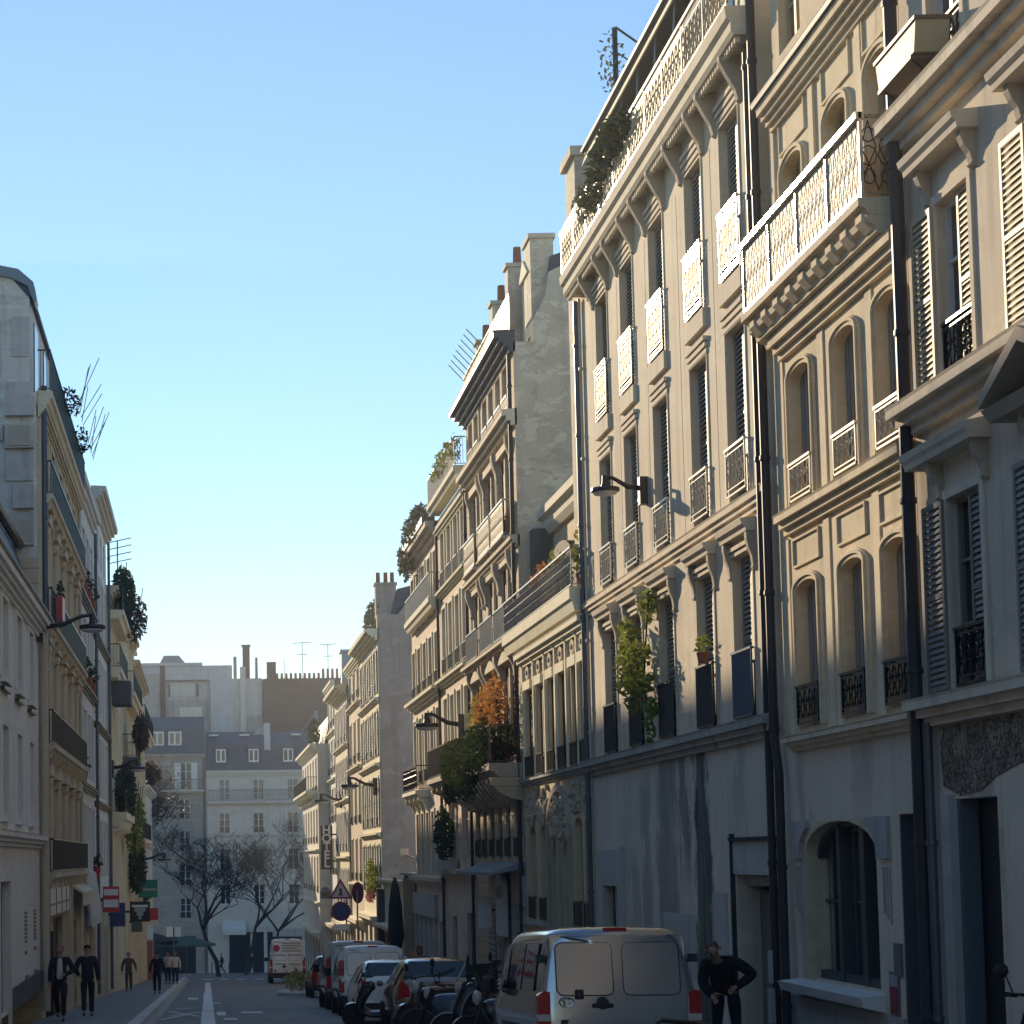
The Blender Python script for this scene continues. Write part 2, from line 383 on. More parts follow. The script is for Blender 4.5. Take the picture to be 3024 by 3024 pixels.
def u_leaf(fr, w, h, mat, step=.075):          # one open leaf flat on the wall
    a = MB(fr); leaf_mb(a, 0, w, 0, h, .03, step=step)
    return [('shutter', a.mesh('shutter', mat, rel=True), [])]
def u_fold(fr, w, h, d, mat):                  # folded metal shutter strips closing the window
    a = MB(fr); n = 6
    for i in range(n): a.box(.02 + (w - .04) * i / n, .02 + (w - .04) * (i + .72) / n, .02, h - .02, -d - .01 * (i % 2), -d + .03)
    g = MB(fr); g.box(-.01, w + .01, -.01, h + .01, -d - .06, -d - .03)
    return [('shutter', a.mesh('shutter', mat, rel=True), []), ('window', g.mesh('window', 'glass_dark', rel=True), [])]
def scrollwork(m, u0, u1, v0, v1, w, r=.009, pitch=.22, n=4):
    k = max(1, round((u1 - u0) / pitch)); p = (u1 - u0) / k; h = v1 - v0
    for i in range(k):
        c = u0 + p * (i + .5)
        for q, rad in ((.2, .34), (.5, .46), (.8, .34)):
            R_ = min(p * rad, h * .16)
            m.tube([(c + R_ * math.cos(2 * PI * j / 8), v0 + h * q + R_ * 1.25 * math.sin(2 * PI * j / 8), w) for j in range(8)], r, 3, True)
        m.tube([(c - p * .5, v0, w), (c - p * .1, v0 + h * .33, w), (c + p * .42, v0 + h * .62, w), (c, v1, w)], r, 3)
        m.tube([(c + p * .5, v0, w), (c + p * .1, v0 + h * .33, w), (c - p * .42, v0 + h * .62, w), (c, v1, w)], r, 3)
def u_rail(fr, w, h, style, mat, out=.06):
    m = MB(fr); m.box(-.02, w + .02, h - .035, h, out - .025, out + .025).box(0, w, 0, .025, out - .012, out + .012)
    m.box(0, .022, 0, h, out - .012, out + .012).box(w - .022, w, 0, h, out - .012, out + .012)
    m.box(0, .02, h - .03, h - .01, -.1, out).box(w - .02, w, h - .03, h - .01, -.1, out)
    if style == 'scroll':
        m.box(0, w, h * .86, h * .86 + .018, out - .008, out + .008).box(0, w, h * .13, h * .13 + .018, out - .008, out + .008)
        scrollwork(m, .02, w - .02, h * .14, h * .86, out)
    elif style == 'lattice':
        for q in (.93, .86, .79, .16, .08): m.box(0, w, h * q - .012, h * q + .012, out - .008, out + .008)
        scrollwork(m, .02, w - .02, h * .18, h * .78, out, .011, .26)
    elif style == 'reed':
        n = int(w / .035)
        for i in range(n): m.lathe((w * (i + .5) / n, 0, out), [(.014, .02), (.014, h - .03)], 5)
        m.box(0, w, .02, h - .04, out - .006, out - .004)
    else:
        n = max(2, int(w / .11))
        for i in range(1, n): m.box(w * i / n - .007, w * i / n + .007, .02, h - .03, out - .007, out + .007)
        if style == 'bars2': m.box(0, w, h * .8, h * .8 + .015, out - .008, out + .008)
    kids = []
    if style == 'lattice': g = MB(fr); g.box(.03, w - .03, h * .2, h * .76, out + .001, out + .006); kids = [('glint_screen', g.mesh('glint_screen', 'glint_screen_gold', rel=True))]  # sheet in the rail plane carrying painted glints
    return [('railing', m.mesh('railing', mat, rel=True), kids)]
SPLIT = set('dentil window_surround console window_hood bracket lintel window_sill wall_panel rosette pilaster frieze door shop_window shop_pillar shop_frame attic_window chimney_pot dormer_pane skylight chimney window window_bar pediment terrace_window awning_pole rail_post dark_square chimney_breast tan_panel shutter dark_frame door_surround arch_surround dormer_window dormer carved_groove string_course flue vent_grille garage_door render_patch plinth'.split())
def pieces(mb, tol):
    P = mb.pr; B = []
    for a, c, _, _ in P:
        vs = mb.v[a:c]; B.append([min(v[i] for v in vs) - tol for i in range(3)] + [max(v[i] for v in vs) + tol for i in range(3)])
    par = list(range(len(P)))
    def find(i):
        while par[i] != i: i = par[i]
        return i
    for i in range(len(P)):
        for j in range(i):
            if all(B[i][k] <= B[j][k + 3] and B[j][k] <= B[i][k + 3] for k in range(3)): par[find(i)] = find(j)
    G = {}
    for i in range(len(P)): G.setdefault(find(i), []).append(i)
    out = []
    for g in G.values():
        m = MB(mb.fr)
        for i in g:
            a, c, f0, f1 = P[i]; n = len(m.v); m.v += mb.v[a:c]; m.f += [tuple(x - a + n for x in f) for f in mb.f[f0:f1]]
        out.append(m)
    return out
class Bld:
    def __init__(s, name, label, fr, u0, u1, z1, mat, cat='apartment building', depth=9, group=None):
        s.fr, s.u0, s.u1, s.z1, s.mat, s.depth = fr, u0, u1, z1, mat, depth
        mid = fr.p((u0 + u1) / 2, 0, 0); s.z0 = gz(mid.y) - 1.0
        s.base = Vector((mid.x, mid.y, gz(mid.y))); s.root = thing(name, label, cat, s.base, group); s.ops = []
    def op(s, u0, u1, v0, v1, d=.2, rise=0): s.ops.append((u0, u1, v0, v1, d, rise))
    def part(s, name, mb, mat, parent=None, smooth=False):
        if name in SPLIT and len(mb.pr) > 1:
            L = pieces(mb, .06 if name == 'vent_grille' else .004)
            if len(L) > 100: L = L[:0]
            for m in L: o = obj(name, m.mesh(name, mat, s.base, smooth=smooth), parent or s.root)
            if L: return o
        return obj(name, mb.mesh(name, mat, s.base, smooth=smooth), parent or s.root)
    def mb(s): return MB(s.fr)
    def walls(s, gable=None, top=None, low=None):
        m = s.mb(); z0, z1 = s.z0, top or s.z1
        ops = [o for o in s.ops]
        us = sorted({s.u0, s.u1, *[x for o in ops for x in o[:2]]}); vs = sorted({z0, z1, *[x for o in ops for x in o[2:4]]})
        if low: vs = sorted(set(vs) | {low[0]})
        m3 = s.mb()
        us = [u for u in us if s.u0 <= u <= s.u1]; vs = [v for v in vs if z0 <= v <= z1]
        idx = {}
        def P(u, v):
            if (u, v) not in idx: idx[(u, v)] = len(m.v); m.v.append((u, v, 0))
            return idx[(u, v)]
        for a, b in zip(us, us[1:]):
            run = None
            for c, d in zip(vs, vs[1:]):
                x, y = (a + b) / 2, (c + d) / 2
                if any(o[0] < x < o[1] and o[2] < y < o[3] for o in ops): continue
                if low and y < low[0]: m3.poly([(a, c, 0), (b, c, 0), (b, d, 0), (a, d, 0)])
                else: m.f.append((P(a, c), P(b, c), P(b, d), P(a, d)))
        for u0, u1, v0, v1, d, rise in ops:
            sp = v1 - rise
            m.poly([(u0, v0, 0), (u0, sp, 0), (u0, sp, -d - .08), (u0, v0, -d - .08)]); m.poly([(u1, v0, 0), (u1, v0, -d - .08), (u1, sp, -d - .08), (u1, sp, 0)])
            m.poly([(u0, v0, 0), (u0, v0, -d - .08), (u1, v0, -d - .08), (u1, v0, 0)])
            if rise:
                A = arc(u0, u1, sp, rise)
                for (a, b), (c, e) in zip(A, A[1:]):
                    m.poly([(a, b, 0), (c, e, 0), (c, v1, 0), (a, v1, 0)]); m.poly([(a, b, 0), (a, b, -d - .08), (c, e, -d - .08), (c, e, 0)])
            else: m.poly([(u0, v1, 0), (u1, v1, 0), (u1, v1, -d - .08), (u0, v1, -d - .08)])
        D = -s.depth
        m2 = m if not gable else s.mb()
        m2.poly([(s.u0, z0, 0), (s.u0, z1, 0), (s.u0, z1, D), (s.u0, z0, D)])
        m.poly([(s.u1, z0, 0), (s.u1, z0, D), (s.u1, z1, D), (s.u1, z1, 0)])
        m.poly([(s.u0, z1, 0), (s.u1, z1, 0), (s.u1, z1, D), (s.u0, z1, D)])
        m.poly([(s.u0, z0, D), (s.u1, z0, D), (s.u1, z1, D), (s.u0, z1, D)])
        s.part('wall', m, s.mat)
        if low: s.part('ground_floor_wall', m3, low[1])
        if gable: s.part('gable_wall', m2, gable)
    def cornice(s, v0, v1, proj, mat, name='cornice', u0=None, u1=None, steps=3):
        a = s.u0 if u0 is None else u0; b = s.u1 if u1 is None else u1
        p = [(-.05, v0)]
        for i in range(steps):
            q = proj * (i + 1) / steps; p += [(q, v0 + (v1 - v0) * i / steps * .9 + .001), (q, v0 + (v1 - v0) * (i + 1) / steps * .9)]
        p += [(proj + .015, v1), (-.05, v1 + .03)]
        return s.part(name, s.mb().prof(a, b, p), mat)
    def surround(s, m, u0, u1, v0, v1, rise=0, t=.14, p=.05, key=False):
        sp = v1 - rise
        m.box(u0 - t, u0, v0, sp, 0, p).box(u1, u1 + t, v0, sp, 0, p)
        if rise:
            A = arc(u0, u1, sp, rise); B = arc(u0 - t, u1 + t, sp, rise + t)
            for i in range(len(A) - 1): m.ext([A[i], A[i + 1], B[i + 1], B[i]], 0, p)
        else: m.box(u0 - t, u1 + t, v1, v1 + t, 0, p)
    def row(s, us, w, v0, v1, kind='cas', d=.1, rise=0, fm='frame_white', gm=None, rail=None, rh=.9, rmat='iron_black', sur=None, sur_t=.13, sur_p=.045, sill=None, rows=3, lout=None, smat=None, leaf=None):
        sm = s.mb() if sur else None; sl = s.mb() if sill else None
        for u in us:
            s.op(u, u + w, v0, v1, d, rise)
            if kind == 'cas': put(s, u, v0, 0, unit('cas', s.fr, w, round(v1 - v0, 3), d, fm, gm or random.choice(['glass_dark', 'glass_blue', 'glass_curtain', 'glass_lace']), rows))
            elif kind == 'louvre': put(s, u, v0, 0, unit('louvre', s.fr, w, round(v1 - v0, 3), d, smat))
            elif kind == 'fold': put(s, u, v0, 0, unit('fold', s.fr, w, round(v1 - v0, 3), d, smat))
            if rail: put(s, u + .01, v0 + .04, 0, unit('rail', s.fr, round(w - .02, 3), rh, rail, rmat))
            if leaf: put(s, u - leaf - .02, v0, 0, unit('leaf', s.fr, leaf, round(v1 - v0 - .05, 3), smat)); put(s, u + w + .02, v0, 0, unit('leaf', s.fr, leaf, round(v1 - v0 - .05, 3), smat))
            if sur: s.surround(sm, u, u + w, v0, v1, rise, sur_t, sur_p)
            if sill: sl.box(u - .12, u + w + .12, v0 - .12, v0 - .005, 0, .12)
        if sur: s.part('window_surround', sm, sur)
        if sill: s.part('window_sill', sl, sill)
    def pipe(s, u, v0, v1, mat, r=.055, w=.1, kinks=None):
        m = s.mb(); pts = [(u, v1, w)] + [(u + du, vv, w) for vv, du in (kinks or [])] + [(u + (kinks[-1][1] if kinks else 0), v0, w)]
        m.tube(pts, r, 10)
        v = v0 + .6
        while v < v1: m.lathe((u + (0 if not kinks else sum(du for vv, du in kinks[-1:]) if v < kinks[0][0] else 0), v, w), [(r + .012, -.02), (r + .016, 0), (r + .012, .05)], 10); v += 1.9
        s.part('downpipe', m, mat, smooth=False)
    def balcony(s, u0, u1, v, proj, rh, mat='buff_trim', rmat='iron_black', style='bars', t=.18, cons=0, name='balcony', screen=None):
        m = s.mb(); m.prof(u0, u1, [(-.05, v - t), (proj * .7, v - t), (proj * .85, v - t * .6), (proj, v - t * .5), (proj, v), (-.05, v + .01)])
        root = s.part(name, m, mat)
        if cons:
            c = s.mb(); n = max(2, round((u1 - u0) / cons))
            for i in range(n + 1):
                a = u0 + .1 + (u1 - u0 - .32) * i / n
                c.prof(a, a + .14, [(0, v - t - .001), (proj * .8, v - t - .001), (proj * .8, v - t - .12), (proj * .4, v - t - .22), (.08, v - t - .5), (0, v - t - .5)])
            s.part('bracket', c, mat, root)
        r = s.mb(); L = u1 - u0; o = proj - .06
        r.box(u0 + .03, u1 - .03, v + rh - .04, v + rh, o - .025, o + .025).box(u0 + .03, u1 - .03, v + .05, v + .075, o - .012, o + .012)
        for a in (u0 + .03, u1 - .055):
            r.box(a, a + .025, v + .05, v + rh, o - .012, o + .012).box(a, a + .025, v + rh - .04, v + rh, 0, o).box(a, a + .025, v + .05, v + .07, 0, o)
            if style != 'scroll':
                for q in range(1, 4): r.box(a + .005, a + .02, v + .05, v + rh, o * q / 4 - .007, o * q / 4 + .007)
        if style == 'scroll': scrollwork(r, u0 + .06, u1 - .06, v + .1, v + rh - .08, o, .008, .17)
        else:
            n = int(L / .13)
            for i in range(1, n): r.box(u0 + L * i / n - .008, u0 + L * i / n + .008, v + .06, v + rh - .03, o - .008, o + .008)
        s.part('railing', r, 'iron_glint' if screen else rmat, root)
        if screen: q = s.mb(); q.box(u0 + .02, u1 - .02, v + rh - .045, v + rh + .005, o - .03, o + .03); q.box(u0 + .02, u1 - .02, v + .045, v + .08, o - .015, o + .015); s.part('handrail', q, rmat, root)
        if screen: g = s.mb(); g.box(u0 + .06, u1 - .06, v + .09, v + rh - .06, o - .001, o + .003); s.part('glint_screen', g, screen, root)  # added sheet whose specks imitate sunlight glittering on the railing
        return root
# ------------------------------------------------------------------ people
def skinned(name, chains, mat, sub=2):
    """chains: list of [(x,y,z,r),...]; points that coincide are shared so limbs join into one surface"""
    vs = []; es = []; idx = {}; rad = []
    for ch in chains:
        prev = None
        for x, y, z, r in ch:
            k = (round(x, 3), round(y, 3), round(z, 3))
            if k not in idx: idx[k] = len(vs); vs.append((x, y, z)); rad.append(r)
            i = idx[k]
            if prev is not None and prev != i: es.append((prev, i))
            prev = i
    me = bpy.data.meshes.new(name); me.from_pydata(vs, es, [])
    o = bpy.data.objects.new(name, me); C.objects.link(o)
    sk = o.modifiers.new('s', 'SKIN'); sk.use_smooth_shade = True; sk.branch_smoothing = .4
    for i, r in enumerate(rad): me.skin_vertices[0].data[i].radius = (r, r) if not isinstance(r, tuple) else r
    me.skin_vertices[0].data[0].use_root = True
    ss = o.modifiers.new('b', 'SUBSURF'); ss.levels = sub; ss.render_levels = sub
    bpy.context.view_layer.update()
    me2 = bpy.data.meshes.new_from_object(o.evaluated_get(bpy.context.evaluated_depsgraph_get())); me2.name = name
    bpy.data.objects.remove(o); me2.materials.clear(); me2.materials.append(MATS[mat])
    for p in me2.polygons: p.use_smooth = True
    return me2
def lerp(a, b, t): return tuple(a[i] + (b[i] - a[i]) * t for i in range(3))
def person(label, x, y, rz, h=1.75, pose=None, top='cloth_navy', legs='cloth_denim', hair='hair_dark', shoes='plastic_black', open_front=None, long_hair=False, hands=True, z=None, group=None, bulk=1.06):
    P = dict(lean=0, hipL=(-.09, 0, .93), hipR=(.09, 0, .93), kneeL=(-.1, .02, .5), kneeR=(.1, .02, .5), footL=(-.1, -.02, .09), footR=(.1, -.02, .09),
             elbL=(-.26, -.03, 1.13), elbR=(.26, -.03, 1.13), wriL=(-.27, .05, .88), wriR=(.27, .05, .88), pelvis=(0, 0, .98), chest=(0, .0, 1.32), shL=(-.18, -.01, 1.43), shR=(.18, -.01, 1.43), neck=(0, 0, 1.5), head=(0, .015, 1.655))
    P.update(pose or {})
    t = thing('person', label, 'person', (x, y, gz(y) + .12 if z is None else z), group, rz); t.scale = (h / 1.75,) * 3
    pel, ch, nk, hd = P['pelvis'], P['chest'], P['neck'], P['head']; mid = lerp(pel, ch, .5)
    hv = Vector(hd) - Vector(nk); hv.normalize(); hp = lambda d: tuple(Vector(nk) + hv * d + Vector((0, (hd[1] - nk[1]) * 0, 0)))
    body = [[(*pel, (.13, .10)), (*mid, (.12, .095)), (*ch, (.14, .10)), (*nk, .052), (*hp(.07), .06), (*hp(.125), .085), (*hp(.18), .092), (*hp(.235), .07)]]
    for s in 'LR':
        sgn = -1 if s == 'L' else 1
        body.append([(*ch, (.14, .10)), (*P['sh' + s], .052), (*P['elb' + s], .042), (*P['wri' + s], .028)])
        body.append([(*pel, (.13, .10)), (*P['hip' + s], .09), (*P['knee' + s], .055), (*P['foot' + s], .035)])
        w = Vector(P['wri' + s]); d = (w - Vector(P['elb' + s])).normalized(); side = d.cross(Vector((0, 1, 0))); side = side.normalized() if side.length > .1 else Vector((1, 0, 0)); nrm = side.cross(d)
        palm = w + d * .055; body.append([(*w, .028), (*palm, (.036, .022))])
        if hands:
            for q, L in ((-.028, .062), (-.009, .075), (.010, .07), (.027, .055)):
                k = palm + side * q + d * .03; body.append([(*palm, (.036, .022)), (*k, .010), (*(k + d * L * .55 + nrm * .012), .009), (*(k + d * L + nrm * .034), .007)])
            k = w + d * .03 + side * (.036 * -sgn); body.append([(*w, .028), (*k, .012), (*(k + d * .045 + side * (.015 * -sgn) + nrm * .02), .009)])
    f = Vector(hp(.145)); fw = Vector((0, 1, 0)) if abs(hv.z) > .5 else Vector((0, .3, -1)); fw = (fw - hv * fw.dot(hv)).normalized(); rt = fw.cross(hv)
    body.append([(*hp(.125), .085), (*(f + fw * .088 - hv * .01), .022), (*(f + fw * .108 - hv * .025), .012)])
    obj('body', skinned('body', body, 'skin'), t)
    for q in (-.034, .034):
        m = MB(); c = f + fw * .089 + rt * q + hv * .018; m.lathe((c.x, c.z, c.y), [(.004, -.012), (.013, -.005), (.013, .005), (.004, .012)], 8); obj('eye', m.mesh('eye', 'hair_dark'), t)
    m = MB(); c = f + fw * .086 - hv * .055; m.lathe((c.x, c.z, c.y), [(.008, -.005), (.024, 0), (.008, .005)], 8); obj('mouth', m.mesh('mouth', 'terracotta'), t)
    for q in (-.09, .09): m = MB(); c = f + rt * q - fw * .005; m.lathe((c.x, c.z, c.y), [(.006, -.03), (.018, -.01), (.02, .01), (.008, .03)], 8); obj('ear', m.mesh('ear', 'skin'), t)
    H = [[(*tuple(Vector(hp(.15)) - fw * .03), .092), (*tuple(Vector(hp(.2)) - fw * .015), .092), (*tuple(Vector(hp(.245)) + fw * .0), .07)]]
    if long_hair: H[0] = [(*tuple(Vector(hp(-.02)) - fw * .06), .07)] + H[0]
    obj('hair', skinned('hair', H, hair, 2), t)
    J = [[(pel[0], pel[1], pel[2] - .1, (.168, .13)), (*pel, (.165, .125)), (*mid, (.155, .12)), (*ch, (.17, .125)), (*lerp(ch, nk, .8), (.085, .075))]]
    for s in 'LR':
        J.append([(*ch, (.17, .125)), (*P['sh' + s], .085), (*lerp(P['sh' + s], P['elb' + s], .5), .07), (*P['elb' + s], .062), (*lerp(P['elb' + s], P['wri' + s], .5), .055), (*P['wri' + s], .046)])
    J = [[(q[0], q[1], q[2], tuple(k * bulk for k in q[3]) if isinstance(q[3], tuple) else q[3] * bulk) for q in c_] for c_ in J]
    obj('jacket', skinned('jacket', J, top), t)
    if open_front:
        m = [[(pel[0], pel[1] + .09, pel[2] - .03, (.085, .05)), (mid[0], mid[1] + .095, mid[2], (.08, .05)), (ch[0], ch[1] + .095, ch[2], (.07, .05)), (nk[0], nk[1] + .05, nk[2] - .04, (.05, .04))]]
        obj('shirt', skinned('shirt', m, open_front), t)
    T = [[(*pel, (.145, .12)), (pel[0], pel[1], pel[2] - .05, (.15, .12))]]
    for s in 'LR':
        T.append([(pel[0], pel[1], pel[2] - .05, (.15, .12)), (*P['hip' + s], .105), (*lerp(P['hip' + s], P['knee' + s], .5), .09), (*P['knee' + s], .072), (*lerp(P['knee' + s], P['foot' + s], .5), .066), (*lerp(P['knee' + s], P['foot' + s], .93), .058)])
    obj('trousers', skinned('trousers', T, legs), t)
    for s in 'LR':
        a = P['foot' + s]; obj('shoe', skinned('shoe', [[(a[0], a[1] - .05, a[2] - .035, .045), (a[0], a[1] + .05, a[2] - .045, .045), (a[0], a[1] + .16, a[2] - .055, .036)]], shoes, 1), t)
    return t
WALK = dict(kneeL=(-.1, .2, .53), footL=(-.1, .24, .1), kneeR=(.1, -.03, .5), footR=(.1, -.32, .16), elbL=(-.27, -.16, 1.16), wriL=(-.28, -.12, .92), elbR=(.27, .06, 1.14), wriR=(.26, .24, .98))
WALK2 = dict(kneeR=(.09, .16, .52), footR=(.09, .15, .09), kneeL=(-.09, .02, .5), footL=(-.09, -.22, .13), elbR=(.28, -.12, 1.15), wriR=(.30, -.06, .91), elbL=(-.30, -.1, 1.16), wriL=(-.34, .08, .98))
person('man walking towards us in a dark open jacket over a white shirt', -3.42, 48.0, R(176), 1.76, {**WALK, 'elbL': (-.31, -.04, 1.16), 'wriL': (-.12, .2, 1.08), 'elbR': (.24, -.03, 1.14), 'wriR': (.25, .04, .9)}, 'cloth_navy', 'cloth_black', 'hair_brown', open_front='cloth_white')
person('man in a navy tracksuit walking away from us along the left pavement', -2.95, 50.8, R(2), 1.78, {**WALK2, 'elbL': (-.29, -.06, 1.16), 'wriL': (-.22, .16, 1.02), 'elbR': (.24, -.05, 1.13), 'wriR': (.26, .04, .89)}, 'cloth_navy', 'cloth_navy')
person('person in a long dark coat walking away near the kerb', -1.95, 80, R(0), 1.66, WALK, 'cloth_black', 'cloth_black')
person('small figure with an olive bag close to the shop fronts on the left', -3.35, 88, R(180), 1.68, WALK2, 'hair_brown', 'cloth_olive', 'hair_brown')
person('person in a pale pink shirt standing left of the pair by the kerb', -2.15, 113, R(160), 1.75, None, 'cloth_pink', 'cloth_black')
person('person in a white shirt standing right of the pair by the kerb', -1.72, 111, R(190), 1.74, {'elbR': (.34, .05, 1.18), 'wriR': (.44, .2, 1.1)}, 'cloth_white', 'cloth_navy')
person('person in dark clothes crossing at the far end of the street', 1.2, 172, R(90), 1.75, WALK, 'cloth_navy', 'cloth_navy')
person('dark figure beside the far white delivery van', 3.6, 168, R(-60), 1.75, WALK2, 'cloth_black', 'cloth_denim')
person('person with long brown hair behind the parked cars', 5.3, 51.8, R(20), 1.7, {'head': (.01, .04, 1.65)}, 'hair_brown', 'cloth_black', 'hair_brown', long_hair=True)
person('man in black leaning over beside the silver van', 7.1, 28.4, R(162), 1.8,
       {'pelvis': (.06, -.12, .96), 'hipL': (-.04, -.12, .92), 'hipR': (.15, -.12, .92), 'kneeL': (-.08, .06, .5), 'kneeR': (.16, .04, .5), 'footL': (-.1, -.02, .09), 'footR': (.18, -.06, .09),
        'chest': (.11, .12, 1.22), 'shL': (-.08, .14, 1.32), 'shR': (.29, .12, 1.28), 'neck': (.14, .26, 1.36), 'head': (.17, .36, 1.48), 'elbL': (-.32, .02, 1.14), 'wriL': (-.1, .2, .97), 'elbR': (.33, .16, 1.02), 'wriR': (.2, .3, .86)}, 'cloth_black', 'cloth_black', 'hair_brown', bulk=1.2)
# ------------------------------------------------------------------ vehicles (local: x right, y forward, z up)
def section(st, rake=0):
    y, zb, zl, zt, hm, ht = st; zl = min(zl, zt - .13)
    half = [(0, zb), (hm * .84, zb), (hm * .97, zb + .10), (hm, zb + (zl - zb) * .55), (hm * .985, zl), (ht + (hm * .985 - ht) * .12, zt - .09), (ht - .06, zt - .015), (0, zt)]
    return [(x, y + rake * max(0, z - zl * .95), z) for x, z in half]
def body(name, sts, mat, parent, rake=0, sub=2):
    rings = []
    for i, st in enumerate(sts):
        h = section(st, rake if i < 3 else 0); rings.append(h + [(-x, y, z) for x, y, z in h[-2:0:-1]])
    n = len(rings[0]); vs = [p for r in rings for p in r]; fs = []
    for i in range(len(rings) - 1):
        for k in range(n): fs.append((i * n + k, i * n + (k + 1) % n, (i + 1) * n + (k + 1) % n, (i + 1) * n + k))
    for base in (0, (len(rings) - 1) * n):
        for k in range(n // 2 - 1): fs.append((base + k, base + k + 1, base + n - k - 2 if n - k - 2 != n // 2 else base + n // 2, base + (n - k - 1) % n)) if k else fs.append((base, base + 1, base + n - 1))
        fs.append((base + n // 2 - 1, base + n // 2, base + n // 2 + 1))
    me = bpy.data.meshes.new(name); me.from_pydata(vs, [], fs)
    bm = bmesh.new(); bm.from_mesh(me); bmesh.ops.recalc_face_normals(bm, faces=bm.faces); bm.to_mesh(me); bm.free()
    me.materials.append(MATS[mat])
    for p in me.polygons: p.use_smooth = True
    o = obj(name, me, parent); s = o.modifiers.new('sub', 'SUBSURF'); s.levels = sub; s.render_levels = sub; return o
def at_y(sts, y):
    for a, b in zip(sts, sts[1:]):
        if a[0] <= y <= b[0]: t = (y - a[0]) / max(1e-6, b[0] - a[0]); return tuple(a[i] + (b[i] - a[i]) * t for i in range(6))
    return sts[-1]
def side_glass(sts, y0, y1, q0, q1, side, off=.012, n=5):
    """window pane between the belt (q=0) and the roof edge (q=1) on one side"""
    m = MB(); top = []; bot = []
    for i in range(n + 1):
        st = at_y(sts, y0 + (y1 - y0) * i / n); h = section(st); a, b = Vector(h[4]), Vector(h[5])
        for L, q in ((bot, q0), (top, q1)): p = a.lerp(b, q); L.append((side * (p.x + off), p.z, p.y))
    for i in range(n): m.add([bot[i], bot[i + 1], top[i + 1], top[i]], [(0, 1, 2, 3)])
    return m
def plate(m, x0, x1, z0, z1, y, t, r=.05, rake=0, zr=0, n=4):
    """rounded plate facing the rear, its upper part leaning forward by rake above zr"""
    P = []
    for cx, cz, a in ((x1 - r, z1 - r, 0), (x0 + r, z1 - r, 90), (x0 + r, z0 + r, 180), (x1 - r, z0 + r, 270)):
        for i in range(n + 1): P.append((cx + r * math.cos(R(a + 90 * i / n)), cz + r * math.sin(R(a + 90 * i / n))))
    k = len(P); f = lambda z: y + rake * max(0, z - zr); e = .012
    inner = [((a - (x0 + x1) / 2) * (1 - 2 * e / (x1 - x0)) + (x0 + x1) / 2, (c - (z0 + z1) / 2) * (1 - 2 * e / (z1 - z0)) + (z0 + z1) / 2) for a, c in P]
    m.add([(a, c, f(c)) for a, c in P] + [(a, c, f(c) - t * .6) for a, c in P] + [(a, c, f(c) - t) for a, c in inner],
          [(i, (i + 1) % k, k + (i + 1) % k, k + i) for i in range(k)] + [(k + i, k + (i + 1) % k, 2 * k + (i + 1) % k, 2 * k + i) for i in range(k)] + [tuple(range(2 * k, 3 * k))])
    return m
def wheels(t, y0, y1, x, r=.32, w=.2):
    for yy in (y0, y1):
        for s in (-1, 1):
            m = MB(); a, c = (s * x - w / 2 if s > 0 else s * x - w / 2), 0
            m.lathe((s * x - w / 2, r, yy), [(r * .62, 0), (r * .93, 0), (r, .03), (r, w - .03), (r * .93, w), (r * .62, w)], 24, 'u'); o = obj('wheel', m.mesh('wheel', 'rubber', smooth=False), t)
            m = MB(); m.lathe((s * x - w * .42, r, yy), [(r * .6, 0), (r * .55, .02), (r * .2, w * .4), (r * .55, w * .8), (r * .6, w * .84)], 16, 'u'); obj('rim', m.mesh('rim', 'iron_grey'), o)
def vehicle(name, label, cat, x, y, rz, group=None):
    t = thing(name, label, cat, (x, y, gz(y)), group); t.rotation_euler = (-math.atan(SLOPE), 0, rz); return t
def ob(t, name, m, mat, parent=None, smooth=False): return obj(name, m.mesh(name, mat, smooth=smooth), parent or t)
VAN = [(0, .5, 1.05, 1.80, .90, .74), (.03, .42, 1.05, 1.86, .94, .78), (.1, .36, 1.05, 1.90, .955, .80), (.4, .33, 1.05, 1.92, .96, .80), (2.9, .33, 1.05, 1.92, .96, .80), (3.45, .33, 1.05, 1.87, .96, .77), (4.05, .33, 1.02, 1.26, .95, .74), (4.7, .35, .9, 1.03, .90, .68), (4.92, .42, .72, .86, .80, .6)]
